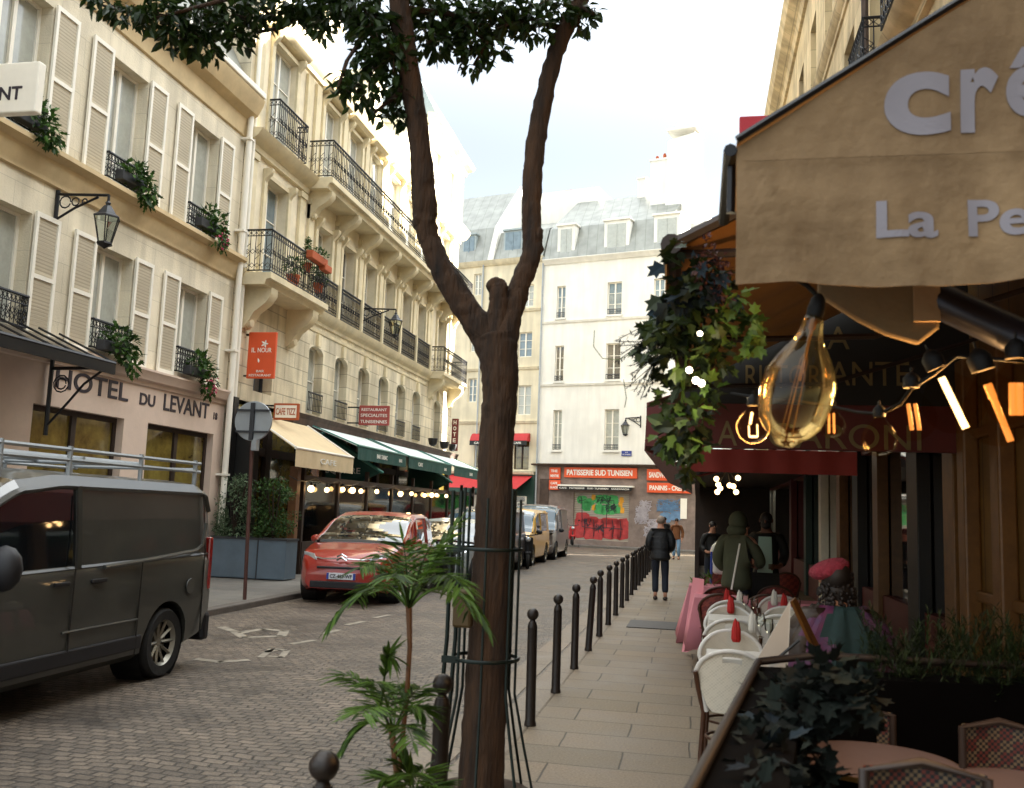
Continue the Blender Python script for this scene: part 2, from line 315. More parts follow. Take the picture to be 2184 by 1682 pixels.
# ------------------------------------------------------------------ palette
M = dict(
 hotel=stone('hotel_stone', 'e0d6be', 'e6dcc5', 'Y', 1.3, .5, .006, .3, .22, .8),
 pink=mat('pink_render', 'd2bdad', .75, var=.06, bump=.1),
 haus=stone('pale_ashlar', 'ded3b8', 'd4c7aa', 'Y', 1.15, .4, .016, .9, .35, .6),
 haus_s=mat('smooth_limestone', 'dfd4ba', .85, var=.16, vs=1.6, bump=.25, bs=18),
 trim=mat('moulded_limestone', 'd6c9a8', .85, var=.2, vs=1.3, bump=.2, bs=14),
 trimh=mat('ochre_moulding', 'cdb78e', .85, var=.16, vs=1.5, bump=.15, bs=14),
 white=stone('white_render', 'e2e0d8', 'dfdcd3', 'X', 30, 30, .0, .0, .07, .9),
 cream=stone('cream_render', 'dcd2b8', 'd8cdb2', 'X', 30, 30, .0, .0, .18, .9),
 right=stone('tan_ashlar', 'cdb891', 'c5ae86', 'Y', 1.2, .45, .012, .6, .4, .65),
 zinc=stripes('zinc_sheet', '888a84', '74776f', 'X', .55, .06, .45, .6, .3),
 zincp=mat('zinc_plain', '9aa4a4', .45, .3, var=.15, vs=2),
 shut=stripes('louvred_shutter_paint', 'e4dcc8', 'd0c6b0', 'Z', .06, .35, .6, .7, vari=.05),
 wpaint=mat('white_paint', 'ece7da', .5, var=.05),
 iron=mat('black_iron', '17171a', .45, .4, var=.2), irong=mat('grey_iron', '3a3c40', .5, .4, var=.2),
 glassd=mat('dark_window_glass', '20242a', .07, var=.3, spec=.9, coat=.5),
 glassc=mat('curtained_glass', 'a9aca4', .12, var=.12, vs=6, coat=.8), glassb=mat('pale_blue_glass', '6f8088', .08, var=.25, coat=.8),
 glassw=mat('amber_shop_glass', '4a3c1c', .1, var=.6, vs=2.5, coat=.8, col2='8a7a3c'),
 terr=mat('terracotta', 'a8532e', .8, var=.15), green=leafmat('window_plants', '1d3616', '4a6b2c'), pinkf=leafmat('geranium', 'b5395f', 'd9607f'),
 letter=mat('dark_lettering', '2b2430', .5, var=.1), wlet=mat('white_lettering', 'e8e4da', .5, var=.03),
 road=paving('granite_setts', '6f6254', '4f453b', '362f28', .135, .09, .010, .5, 1.0, 0, .04, 1.1),
 walk=paving('pavement_slabs', '7a6b57', '6c5f4c', '40372c', .92, .46, .009, .62, .4, 0, .008, .45, dist=.008),
 walkl=paving('left_pavement', '6c6861', '605c57', '3f3c38', 1.1, .55, .008, .6, .3, 0, .004, .3, dist=.008),
 kerb=paving('granite_kerb', '7c6e5e', '6f6353', '453c31', 1.0, 5., .01, .6, .3, R(90), .002, .3), kerbl=mat('dark_kerb', '57504a', .7, var=.25, vs=5, bump=.4),
 mark=mat('worn_road_paint', '6f675a', .7, vs=7, col2='a39a8b'),
 orange=mat('orange_sign_face', 'd9552a', .5, var=.06), redd=mat('dark_red_paint', '5f1613', .55, var=.15), redb=mat('red_awning_cloth', 'b02a2c', .7, var=.12),
 creamc=mat('cream_awning_cloth', 'cdb893', .85, var=.08, bump=.1), greenc=mat('green_awning_cloth', '1d4a42', .8, var=.15), lightc=stripes('pale_awning_top', 'd2dcda', 'bccac6', 'Y', .5, .1, .75, .2),
 greenp=mat('dark_green_paint', '1c3b33', .45, var=.15), teal=mat('teal_bar', '2a6b60', .4, var=.1),
 wood=mat('dark_timber', '2b1c12', .6, var=.3, vs=6), woodm=mat('brown_timber', '6b4526', .55, var=.25, vs=8, bump=.2), black=mat('black_paint', '0d0c0b', .5, var=.2),
 roofd=mat('rusty_fascia', '4a3a30', .8, var=.4, vs=4), brownw=mat('weathered_brown_render', '7b6c64', .8, var=.3, vs=2.5, bump=.3),
 bulbs=emis('small_warm_bulb', (1, .6, .25), 1.1), greyp=mat('galvanised_grey', '9aa0a4', .45, .3, var=.12),
)
def FL(u, v, w): return Vector((-10.5 + w, u, v))
TH = R(-15); EC, ES = math.cos(TH), math.sin(TH)
def FE(u, v, w): return Vector((-6.6 + EC * u + ES * w, 51.4 + ES * u - EC * w, v))
def FR(u, v, w): return Vector((2.6 - w, u, v))
def wall(mb, u0, u1, v0, v1, ops, depth=.28, m=0):
    """a wall face with real openings and their reveals; ops are (u0, u1, v0, v1)"""
    us = sorted({u0, u1, *[o[0] for o in ops], *[o[1] for o in ops]}); vs = sorted({v0, v1, *[o[2] for o in ops], *[o[3] for o in ops]})
    us = [a for a in us if u0 <= a <= u1]; vs = [a for a in vs if v0 <= a <= v1]
    for a, b in zip(us, us[1:]):
        for c, d in zip(vs, vs[1:]):
            if not any(o[0] < (a + b) / 2 < o[1] and o[2] < (c + d) / 2 < o[3] for o in ops):
                mb.quad((a, c, 0), (b, c, 0), (b, d, 0), (a, d, 0), m)
    for a, b, c, d in ops:
        mb.quad((a, c, 0), (a, d, 0), (a, d, -depth), (a, c, -depth), m); mb.quad((b, c, 0), (b, d, 0), (b, d, -depth), (b, c, -depth), m)
        mb.quad((a, d, 0), (b, d, 0), (b, d, -depth), (a, d, -depth), m); mb.quad((a, c, 0), (b, c, 0), (b, c, -depth), (a, c, -depth), m)
def shell(mb, u0, u1, v0, v1, dep=9, m=0, top=True):
    mb.quad((u0, v0, 0), (u0, v1, 0), (u0, v1, -dep), (u0, v0, -dep), m); mb.quad((u1, v0, 0), (u1, v1, 0), (u1, v1, -dep), (u1, v0, -dep), m)
    mb.quad((u0, v0, -dep), (u1, v0, -dep), (u1, v1, -dep), (u0, v1, -dep), m)
    if top: mb.quad((u0, v1, 0), (u1, v1, 0), (u1, v1, -dep), (u0, v1, -dep), m)
def window(par, fr, u0, u1, v0, v1, dep=.26, cols=2, rows=3, fm='wpaint', pm='glassc', fw=.055, name='window'):
    mb = MB(fr); a, b = -dep - .0, -dep + .05
    mb.box(u0, u0 + fw, v0, v1, a, b); mb.box(u1 - fw, u1, v0, v1, a, b); mb.box(u0 + fw, u1 - fw, v0, v0 + fw, a, b); mb.box(u0 + fw, u1 - fw, v1 - fw, v1, a, b)
    for i in range(1, cols):
        x = u0 + (u1 - u0) * i / cols; mb.box(x - fw * .7, x + fw * .7, v0 + fw, v1 - fw, a + .002, b + .012)
    for i in range(1, rows):
        y = v0 + (v1 - v0) * i / rows; mb.box(u0 + fw, u1 - fw, y - .014, y + .014, a + .004, b - .012)
    o = mb.build(name, M[fm], par)
    p = MB(fr); p.box(u0 + .01, u1 - .01, v0 + .01, v1 - .01, a - .03, a + .012); p.build('pane', M[pm], o); return o
def railing(mb, fr_pts, h, step=.11, z0=.06, fancy=True):
    """ironwork along a path of (u, w) corners in a facade frame, foot height from fr"""
    for (ua, wa, va), (ub, wb, vb) in zip(fr_pts, fr_pts[1:]):
        L = math.hypot(ub - ua, wb - wa); n = max(1, int(L / step))
        for hh, r in ((h, .024), (z0, .016), (h - .14, .012)): mb.tube([(ua, va + hh, wa), (ub, vb + hh, wb)], r, 5)
        for i in range(n + 1):
            t = i / n; u = ua + (ub - ua) * t; w_ = wa + (wb - wa) * t; v = va
            mb.tube([(u, v + z0, w_), (u, v + h, w_)], .010, 4, cap=False)
            if fancy and i < n:
                t2 = (i + .5) / n; u2 = ua + (ub - ua) * t2; w2 = wa + (wb - wa) * t2; du = (ub - ua) / n * .45; dw = (wb - wa) / n * .45
                for c in (h - .07, h * .5, z0 + .12):
                    mb.tube([(u2 - du, v + c, w2 - dw), (u2, v + c + .055, w2), (u2 + du, v + c, w2 + dw), (u2, v + c - .055, w2), (u2 - du, v + c, w2 - dw)], .008, 4, cap=False)
                if i % 2: mb.tube([(u2 - du, v + h * .32, w2 - dw), (u2 + du, v + h * .42, w2 + dw), (u2 - du, v + h * .58, w2 - dw), (u2 + du, v + h * .68, w2 + dw)], .008, 4, cap=False)
def mould(mb, u0, u1, prof, m=0):
    """cornice: profile of (v, w) swept along u, closed back to the wall"""
    n = len(prof); vs = [(u0, v, w_) for v, w_ in prof] + [(u1, v, w_) for v, w_ in prof]
    mb.add(vs, [(i, i + 1, n + i + 1, n + i) for i in range(n - 1)] + [tuple(range(n)), tuple(range(n, 2 * n))[::-1]], m)
def bracket(mb, u, v, w1, h=.5, t=.16, m=0):
    pr = [(v, 0), (v, w1), (v - h * .18, w1), (v - h * .38, w1 * .82), (v - h * .6, w1 * .45), (v - h * .8, w1 * .3), (v - h, w1 * .12), (v - h, 0)]
    mould(mb, u - t / 2, u + t / 2, pr, m)
# ------------------------------------------------------------------ the setting
g = MB(); g.quad((-300, -100, -.14), (300, -100, -.14), (300, 400, -.14), (-300, 400, -.14)); g.build('ground', M['walkl'], kind='structure')
g = MB(); g.quad((-7.35, -8, -.1), (-1.6, -8, -.1), (-1.6, 44, -.1), (-7.35, 44, -.1)); g.build('road', M['road'], kind='structure')
g = MB(); g.quad((-40, 44, -.1), (14, 44, -.1), (14, 58, -.1), (-40, 58, -.1)); g.build('cross_street', M['road'], kind='structure')
g = MB(); g.box(-1.25, 2.6, -6, 44, -.13, 0); g.build('pavement_right', M['walk'], kind='structure')
g = MB(); g.box(-10.5, -7.42, -6, 41, -.13, 0); g.build('pavement_left', M['walkl'], kind='structure')
g = MB(); g.box(-1.55, -1.253, -6, 44, -.13, -.003); g.build('kerb_right', M['kerb'], kind='structure', bevel=.02)
g = MB(); g.box(-7.42, -7.22, -6, 41, -.13, .004); g.build('kerb_left', M['kerbl'], kind='structure', bevel=.02)
g = MB(FE); g.box(-16, 14, -.13, .0, .003, 1.5); g.box(-16, 14, -.13, .004, 1.5, 1.7); g.build('pavement_far', M['walkl'], kind='structure')
g = MB(); g.box(-1.95, -1.66, -6, 44, -.105, -.094); g.build('gutter', M['kerb'], kind='structure')
# painted cycle symbol and worn dashes on the setts
g = MB()
def flat(pts, wd):
    for a, b in zip(pts, pts[1:]):
        a = Vector((*a, -.096)); b = Vector((*b, -.096)); d = (b - a).normalized(); n = Vector((-d.y, d.x, 0)) * wd / 2; e = d * wd * .2
        g.quad(a - n - e, b - n + e, b + n + e, a + n - e)
def ring(cx, cy, rx, ry, wd):
    p = [(cx + rx * math.cos(t * .524), cy + ry * math.sin(t * .524)) for t in range(13)]; flat(p, wd)
P2 = lambda x, y: tuple(at(x, y, 'z', -.096)[:2])
flat([P2(472, 1338), P2(500, 1347), P2(520, 1360), P2(600, 1357), P2(607, 1346), P2(560, 1342), P2(515, 1350)], .13)
flat([P2(556, 1402), P2(580, 1384), P2(612, 1388), P2(600, 1402), P2(575, 1400)], .08)
flat([P2(420, 1406), P2(470, 1412), P2(528, 1408)], .12)
for a, b in (((622, 1374), (668, 1366)), ((690, 1352), (722, 1344)), ((740, 1333), (775, 1326)), ((800, 1318), (830, 1312)), ((566, 1391), (590, 1386))): flat([P2(*a), P2(*b)], .1)
g.build('road_marking', M['mark'], kind='structure', fixn=False)
# ------------------------------------------------------------------ hotel on the left
H = empty('hotel_building', 'beige stone hotel with pale louvred shutters and pink ground floor on the left', 'building', (-10.5, 12, 0))
HU0, HU1 = 1.0, 19.45
wc = [14.98 + 2.76 * k for k in range(-5, 2)]            # window centres
ow = .58
op1 = [(c - ow, c + ow, 4.24, 6.1) for c in wc]; op2 = [(c - ow, c + ow, 7.34, 9.62) for c in wc]
mb = MB(FL); wall(mb, HU0, HU1, 4.05, 10.75, op1 + op2, .3); shell(mb, HU0, HU1, 0, 11.0, 8)
mb.build('wall', M['hotel'], H)
gops = [(16.5, 19.05, .9, 3.1), (13.25, 15.72, .9, 3.1), (11.3, 12.45, 0, 3.0), (8.2, 10.4, .9, 3.1), (4.8, 7.4, .9, 3.1)]
mb = MB(FL); wall(mb, HU0, HU1, 0, 4.05, gops, .22); mb.build('shopfront_wall', M['pink'], H)
for i, (a, b, c, d) in enumerate(gops):
    window(H, FL, a, b, c, d, .2, 2, 1, 'wood', 'glassw', .09, 'shop_window')
mb = MB(FL); mould(mb, HU0, HU1, [(3.78, 0), (3.80, .04), (3.86, .05), (3.9, .12), (4.0, .16), (4.06, .2), (4.1, .2), (4.13, 0)]); mb.build('shopfront_cornice', M['pink'], H, smooth=30)
mb = MB(FL); mould(mb, HU0, HU1, [(6.68, 0), (6.7, .06), (6.78, .07), (6.85, .12), (7.05, .16), (7.12, .3), (7.2, .3), (7.24, 0)]); mb.build('string_course', M['trimh'], H, smooth=30)
mb = MB(FL); mould(mb, HU0, HU1, [(10.1, 0), (10.12, .05), (10.22, .06), (10.5, .1), (10.62, .3), (10.85, .42), (10.98, .46), (11.02, 0)]); mb.build('cornice', M['trimh'], H, smooth=30)
mb = MB(FL); mb.box(HU0, HU1, 11.02, 11.16, .32, .48); mb.build('gutter', M['wpaint'], H, bevel=.02)
mb = MB(FL); mb.prism([(HU0, 11.03, .2), (HU0, 13.6, -1.1), (HU0, 14.6, -4), (HU0, 11.03, -8)], (HU1 - HU0, 0, 0)); mb.build('roof', M['zinc'], H)
for c in wc:
    for (z0, z1) in ((4.24, 6.1), (7.34, 9.62)):
        window(H, FL, c - ow, c + ow, z0, z1, .27, 2, 1, 'wpaint', 'glassc')
        for s in (-1, 1):
            mb = MB(FL); a = c + s * (ow + .02); b = a + s * .58; a, b = min(a, b), max(a, b); zb, zt = z0 - .14, z1 + .06
            f = .06; zm = (zb + zt) / 2 - .05
            for x0, x1, y0, y1 in ((a, a + f, zb, zt), (b - f, b, zb, zt), (a + f, b - f, zb, zb + .1), (a + f, b - f, zt - .08, zt), (a + f, b - f, zm, zm + .07)): mb.box(x0, x1, y0, y1, .03, .075)
            o = mb.build('shutter', M['wpaint'], H)
            mb = MB(FL); n = int((zt - zb) / .055)
            for i in range(n):
                z = zb + .02 + i * (zt - zb - .04) / n
                mb.prism([(a + f, z, .036), (a + f, z + .05, .05), (a + f, z + .056, .05), (a + f, z + .008, .036)], (b - a - 2 * f, 0, 0))
            mb.box(a + f, b - f, zb + .02, zt - .02, .028, .036); mb.build('louvres', M['shut'], o)
    for z0, hh in ((4.18, .55), (7.28, .5)):
        mb = MB(FL); railing(mb, [(c - ow + .02, -.02, z0), (c - ow + .02, .1, z0), (c + ow - .02, .1, z0), (c + ow - .02, -.02, z0)], hh, .09); mb.build('window_guard', M['iron'], H)
mb = MB(); mb.tube([(-10.33, 19.36, .2), (-10.33, 19.36, 10.98)], .07, 10); mb.tube([(-10.36, 19.62, .2), (-10.36, 19.62, 12.9)], .05, 8)
for z in (2.2, 5, 7.8, 10): mb.box(-10.5, -10.25, 19.26, 19.46, z, z + .05)
mb.build('drainpipe', M['wpaint'], H, each=True, smooth=40)
# hotel name, painted letters on the pink band (reading left to right as seen from the street)
def ltxt(s, u0, v, h, width, m, par, X=-10.494, **k): return text('lettering', s, (X, u0, v), (0, 1, 0), (0, 0, 1), h, m, par, width, **k)
ltxt('HOTEL', 13.72, 3.42, .34, 2.05, M['letter'], H, bold=.012, ext=.006)
ltxt('DU', 16.15, 3.42, .23, .52, M['letter'], H, bold=.02, ext=.006); ltxt('LEVANT', 16.98, 3.40, .34, 1.78, M['letter'], H, bold=.012, ext=.006)
ltxt('18', 18.98, 3.42, .16, .16, M['letter'], H, bold=.02, ext=.006)
# iron and glass entrance canopy
mb = MB(); y0, y1 = 9.6, 13.6
for i in range(9):
    y = y0 + (y1 - y0) * i / 8; mb.tube([(-10.42, y, 4.3), (-9.35, y, 3.82)], .018, 5)
    mb.tube([(-10.42, y, 4.1), (-9.35, y, 3.72)], .014, 5)
mb.tube([(-9.35, y0, 3.8), (-9.35, y1, 3.8)], .04, 6); mb.box(-9.36, -9.32, y0, y1, 3.62, 3.78)
for y in (y0 + .1, y1 - .1):
    mb.tube([(-9.4, y, 3.72), (-10.42, y, 3.7)], .03, 6); mb.tube([(-10.42, y, 2.6), (-10.42, y, 3.9)], .035, 6); mb.tube([(-10.42, y, 2.75), (-10.1, y, 3.1), (-9.8, y, 3.45), (-9.45, y, 3.7)], .02, 6)
    for r_ in (.09, .14): mb.tube([(-10.22 + r_ * math.cos(t * .6), y, 3.45 + r_ * math.sin(t * .6)) for t in range(11)], .012, 4)
cn = mb.build('entrance_canopy', M['iron'], H)
mb = MB(); mb.slab((-10.42, y0, 4.2), (-9.36, y0, 3.78), (-9.36, y1, 3.78), (-10.42, y1, 4.2), (0, 0, .012)); mb.build('glazing', mat('grimy_canopy_glass', '5a5040', .35, var=.3, coat=.3), cn)
# projecting white sign box high on the hotel
S = empty('projecting_sign', 'white box sign ending in the letters NT high on the hotel, cut by the frame', 'sign', (-9.7, 10.6, 6.6))
ya = 10.6; p0 = at(-70, 140, 'y', ya); p1 = at(74, 238, 'y', ya)
mb = MB(); mb.box(p0.x, p1.x, ya, ya + .14, p1.z, p0.z); mb.build('sign_box', M['wpaint'], S, bevel=.02)
mb = MB(); mb.box(-10.5, p0.x + .3, ya + .05, ya + .09, p1.z + .1, p1.z + .14); mb.box(-10.5, p0.x + .3, ya + .05, ya + .09, p0.z - .14, p0.z - .1); mb.build('bracket', M['iron'], S)
q = at(0, 215, 'y', ya); q2 = at(45, 215, 'y', ya)
text('lettering', 'NT', (q.x - .02, ya - .004, q.z), (1, 0, 0), (0, 0, 1), .19, M['letter'], S, q2.x - q.x + .02, bold=.02)
# flower boxes in the hotel windows
def flowerbox(cu, z, lab, fl, big=1.):
    o = empty('flower_box', lab, 'flower box', FL(cu, z, .2), 'flower boxes in the hotel windows')
    mb = MB(FL); mb.box(cu - .38, cu + .38, z, z + .18, .13, .3); mb.build('trough', M['irong'], o, bevel=.01)
    mb = MB(); cloud(mb, FL(cu + .1, z + .25, .26), (.2, .46, .26 * big), 170, .14, .07, 'ivy'); cloud(mb, FL(cu + .32, z - .05, .36), (.14, .25, .32 * big), 110, .14, .07, 'ivy', droop=1); mb.build('foliage', M['green'], o)
    if fl:
        mb = MB(); cloud(mb, FL(cu + .3, z - .12, .42), (.1, .25, .2), 26, .07, .06); mb.build('flowers', M['pinkf'], o)
flowerbox(wc[5] - .1, 4.2, 'trailing green flower box below the lamp, in the first floor window above the letters HOTEL', False)
flowerbox(wc[6], 4.2, 'pink geranium flower box in the first floor window above the word LEVANT', True)
flowerbox(wc[5], 7.34, 'small green flower box in the second floor window above the wall lantern', False, .8)
flowerbox(wc[6], 7.34, 'pink flowered flower box in the second floor window nearest the drainpipe', True, 1.1)
flowerbox(wc[4], 7.34, 'plant box in the upper window behind the white box sign', False, .7)
# wall lanterns
def lantern(name, lab, base, arm, arml, zt, sc_=1., drop=.12, dirv=(1, 0, 0)):
    """base: point on the wall; arm reaches arml along dirv at height zt; lantern hangs from it"""
    o = empty(name, lab, 'street lamp', base); D = Vector(dirv); B = Vector(base)
    mb = MB(); mb.tube([B + Vector((0, 0, -.32 * sc_)), B + Vector((0, 0, .2 * sc_))], .03 * sc_, 6); E = B + D * arml + Vector((0, 0, .1 * sc_)); top = B + Vector((0, 0, .14 * sc_))
    mb.tube([top, E], .022 * sc_, 6); mb.tube([B + Vector((0, 0, -.25 * sc_)), B + D * arml * .35 + Vector((0, 0, -.08 * sc_)), B + D * arml * .8 + Vector((0, 0, .08 * sc_))], .018 * sc_, 6)
    for k, r in ((.16, .09), (.36, .06), (.54, .04)):
        c = B + D * arml * k + Vector((0, 0, .02 * sc_)); mb.tube([c + D * (r * sc_ * math.cos(t * .6)) + Vector((0, 0, r * sc_ * math.sin(t * .6))) for t in range(11)], .012 * sc_, 4)
    mb.tube([E, E - Vector((0, 0, drop))], .02 * sc_, 6); mb.build('bracket', M['iron'], o)
    c = E - Vector((0, 0, drop)); s = sc_; mb = MB()
    mb.lathe([(.02 * s, .0), (.045 * s, -.03 * s), (.03 * s, -.06 * s), (.06 * s, -.08 * s), (.14 * s, -.2 * s), (.2 * s, -.24 * s), (.2 * s, -.26 * s), (.0, -.255 * s)], c, 6)
    mb.build('hood', M['irong'], o)
    mb = MB()
    for k in range(6):
        a = k * math.pi / 3; mb.tube([c + Vector((.185 * s * math.cos(a), .185 * s * math.sin(a), -.26 * s)), c + Vector((.1 * s * math.cos(a), .1 * s * math.sin(a), -.62 * s))], .011 * s, 4)
    mb.lathe([(.11 * s, -.62 * s), (.12 * s, -.65 * s), (.03 * s, -.7 * s), (.0, -.72 * s)], c, 6); mb.build('cage', M['iron'], o)
    mb = MB(); mb.lathe([(.175 * s, -.262 * s), (.098 * s, -.62 * s)], c, 6); mb.build('glass_panel', glassmat('lantern_glass', (.8, .85, .85)), o)
    return o
lantern('wall_lantern', 'large black lantern on a scrolled bracket on the hotel wall', (-10.47, 13.3, 6.44), None, .95, 0, 1.12, .1)
lantern('wall_lantern', 'black lantern on a long arm in front of the balustrade of the pale stone building', (-10.38, 27.35, 7.62), None, 1.15, 0, 1.15, .08)
q = FE(3.75, 6.72, .02); lantern('wall_lantern', 'small lantern on the white building above the street name plate', q, None, .85, 0, 1.25, .08, (-EC, -ES, 0))
# ------------------------------------------------------------------ pale stone apartment building beyond the hotel
B = empty('apartment_building', 'pale stone apartment building with carved balconies and awnings over its cafe', 'building', (-10.5, 29.5, 0))
BU0, BU1 = 19.5, 39.3
bays = [24.4, 26.32, 28.27, 30.22, 32.15, 34.08]; far = 37.0; first = 21.25
o1 = [(c - .5, c + .5, 4.12, 6.02) for c in bays + [far]] + [(first - .5, first + .5, 4.3, 5.6)]
o2 = [(c - .52, c + .52, 7.0, 9.4) for c in bays] + [(first - .62, first + .62, 7.0, 9.6), (far - .6, far + .6, 7.0, 9.5)]
o3 = [(c - .55, c + .55, 10.5, 13.0) for c in bays] + [(first - .68, first + .68, 10.5, 13.1), (far - .6, far + .6, 10.5, 13.0)]
mb = MB(FL); wall(mb, BU0, BU1, 4.0, 6.78, o1, .32); shell(mb, BU0, BU1, 0, 13.6, 9); mb.build('rusticated_wall', M['haus'], B)
mb = MB(FL); wall(mb, BU0, BU1, 6.78, 13.6, o2 + o3, .32)
for c in bays + [first, far]:                              # curved heads of the tall windows
    for (hw, zt) in (((.5, 6.02),) if c in bays + [far] else ()) :
        for s in (-1, 1):
            pts = [(c + s * hw, zt, -.0)] + [(c + s * hw * math.sin(t * math.pi / 12), zt - .2 * (1 - math.cos(t * math.pi / 12)), 0) for t in range(7)][::-1]
            mb.prism(pts, (0, 0, -.14))
mb.build('upper_wall', M['haus_s'], B)
for c in bays + [far]: window(B, FL, c - .5, c + .5, 4.12, 6.02, .3, 2, 2, 'wpaint', random.choice(['glassc', 'glassc', 'glassb']))
window(B, FL, first - .5, first + .5, 4.3, 5.6, .3, 2, 2, 'irong', 'glassd')
for c in bays: window(B, FL, c - .52, c + .52, 7.0, 9.4, .3, 2, 3, 'wpaint', random.choice(['glassc', 'glassb', 'glassd']))
for c in bays: window(B, FL, c - .55, c + .55, 10.5, 13.0, .2, 2, 3, 'wpaint', 'glassc')
window(B, FL, first - .62, first + .62, 7.0, 9.6, .3, 2, 3, 'wpaint', 'glassb'); window(B, FL, first - .68, first + .68, 10.5, 13.1, .2, 2, 3, 'wpaint', 'glassc')
window(B, FL, far - .6, far + .6, 7.0, 9.5, .3, 2, 3, 'wpaint', 'glassc'); window(B, FL, far - .6, far + .6, 10.5, 13.0, .2, 2, 3, 'wpaint', 'glassc')
mb = MB(FL)                                               # mouldings, architraves and pilasters
mould(mb, BU0, BU1, [(6.62, 0), (6.64, .05), (6.72, .06), (6.8, .16), (6.94, .22), (7.0, .24), (7.0, 0)])
mould(mb, 23.1, 35.2, [(6.4, 0), (6.42, .03), (6.5, .04), (6.5, 0)])
mould(mb, BU0, 23.0, [(9.95, 0), (9.97, .1), (10.1, .12), (10.2, .3), (10.38, .42), (10.42, 0)])
mould(mb, BU0, BU1, [(13.3, 0), (13.32, .08), (13.42, .1), (13.52, .34), (13.7, .48), (13.84, .52), (13.86, 0)])
for c, hw, z0, z1 in [(c, .52, 7, 9.4) for c in bays] + [(c, .55, 10.5, 13.0) for c in bays] + [(first, .62, 7, 9.6), (first, .68, 10.5, 13.1), (far, .6, 7, 9.5), (far, .6, 10.5, 13)]:
    for s in (-1, 1):
        a = c + s * hw; b = c + s * (hw + .16); mb.box(min(a, b), max(a, b), z0, z1 + .1, .002, .07); bracket(mb, c + s * (hw + .08), z1 + .16, .24, .4, .13)
    mb.box(c - hw, c + hw, z1, z1 + .1, .002, .06)
    if z0 > 10: mould(mb, c - hw - .3, c + hw + .3, [(z1 + .18, 0), (z1 + .2, .2), (z1 + .3, .32), (z1 + .34, 0)])
for c in [23.32] + [b + .97 for b in bays] + [38.4, 35.4, 19.85, 22.7]:
    mb.box(c - .16, c + .16, 7.0, 9.75, .003, .09); mb.box(c - .2, c + .2, 9.75, 9.9, .003, .13); mb.box(c - .16, c + .16, 10.5, 13.2, .003, .09)
for c in bays + [far]: mb.box(c - .1, c + .1, 6.02, 6.36, .003, .09)
mb.build('moulding', M['trim'], B, smooth=30)
def balcony(u0, u1, z, dep, h, th=.26, bs=None, bh=.6, bt=.26, swag=False):
    mb = MB(FL); mould(mb, u0, u1, [(z - th, 0), (z - th, dep * .82), (z - th * .55, dep * .88), (z - th * .5, dep), (z, dep), (z, 0)])
    o = mb.build('balcony', M['trim'], B)
    for c in bs or []:
        mb = MB(FL); bracket(mb, c, z - th, dep * .86, bh, bt); mb.ball((c, z - th - bh * .85, dep * .16), (bt * .5, bh * .16, dep * .14), 8); mb.build('bracket', M['trim'], o, smooth=40)
    mb = MB(FL); railing(mb, [(u0 + .05, .0, z), (u0 + .05, dep - .06, z), (u1 - .05, dep - .06, z), (u1 - .05, .0, z)], h, .12); mb.build('railing', M['iron'], o)
    return o
balcony(19.55, 23.0, 6.9, .85, 1.02, .28, [20.05, 22.5], .95, .34)
balcony(35.3, 39.2, 7.0, .7, 1.0, .26, [35.7, 38.7], .8, .3)
balcony(22.9, 39.2, 10.4, .8, 1.05, .3, [23.3] + [b + .97 for b in bays] + [37.0, 38.6], .75, .28)
mb = MB(FL); railing(mb, [(first - .8, 0, 10.45), (first - .8, .34, 10.45), (first + .9, .34, 10.45), (first + .9, 0, 10.45)], 1.05, .1); mb.build('window_guard', M['iron'], B)
for i, c in enumerate(bays):                               # low stone posts and iron panels of the second floor
    mb = MB(FL); railing(mb, [(c - .85, .16, 7.0), (c + .85, .16, 7.0)], .98, .1); mb.build('balustrade', M['iron'], B)
    mb = MB(FL); railing(mb, [(c - .48, .05, 4.14), (c + .48, .05, 4.14)], .55, .1, fancy=False); mb.build('window_guard', M['iron'], B)
mb = MB(FL)
for c in [23.38] + [b + .97 for b in bays]: mb.box(c - .07, c + .07, 7.0, 8.02, .05, .22)
mb.build('balcony_post', M['trim'], B, each=True, bevel=.01)
mb = MB(FL); mb.prism([(BU0, 13.87, .1), (BU0, 16.2, -1.6), (BU0, 17.2, -5), (BU0, 13.87, -9)], (14.4, 0, 0)); rf = mb.build('roof', M['zincp'], B)
for c in [first] + bays[::2]:                             # dormers over the cornice
    mb = MB(FL); mb.box(c - .55, c + .55, 13.88, 15.7, -1.3, -.1); mb.box(c - .7, c + .7, 15.7, 15.85, -1.4, .0); d_ = mb.build('dormer', M['haus_s'], rf, bevel=.02)
mb = MB(FL); mb.box(19.5, 20.3, 13.9, 19.6, -4, -1.6); mb.box(19.45, 20.35, 19.6, 19.75, -4.05, -1.55); mb.box(27.0, 28.0, 14, 18.8, -6, -4); mb.build('chimney', M['haus_s'], rf, each=True)
# taller corner pavilion
oc = [(c - .5, c + .5, 14.5, 16.1) for c in (35.4, 37.6)]
mb = MB(FL); wall(mb, 33.9, BU1 + .35, 13.87, 16.9, oc, .2); shell(mb, 33.9, BU1 + .35, 13.87, 16.9, 7); mb.build('attic_wall', M['haus_s'], B)
for a, b, c, d in oc: window(B, FL, a, b, c, d, .18, 2, 3)
mb = MB(FL); mould(mb, 33.7, BU1 + .5, [(16.6, 0), (16.62, .08), (16.78, .14), (16.85, .4), (17.0, .5), (17.05, 0)]); mb.box(BU1 + .35, BU1 + .48, 16.6, 17.05, -7, 0); mb.build('attic_cornice', M['haus_s'], B)
mb = MB(FL); mb.prism([(33.9, 17.05, .3), (33.9, 18.6, -.5), (33.9, 19.1, -3), (33.9, 17.05, -7)], (BU1 + .35 - 33.9, 0, 0)); mb.build('mansard', M['zincp'], B)
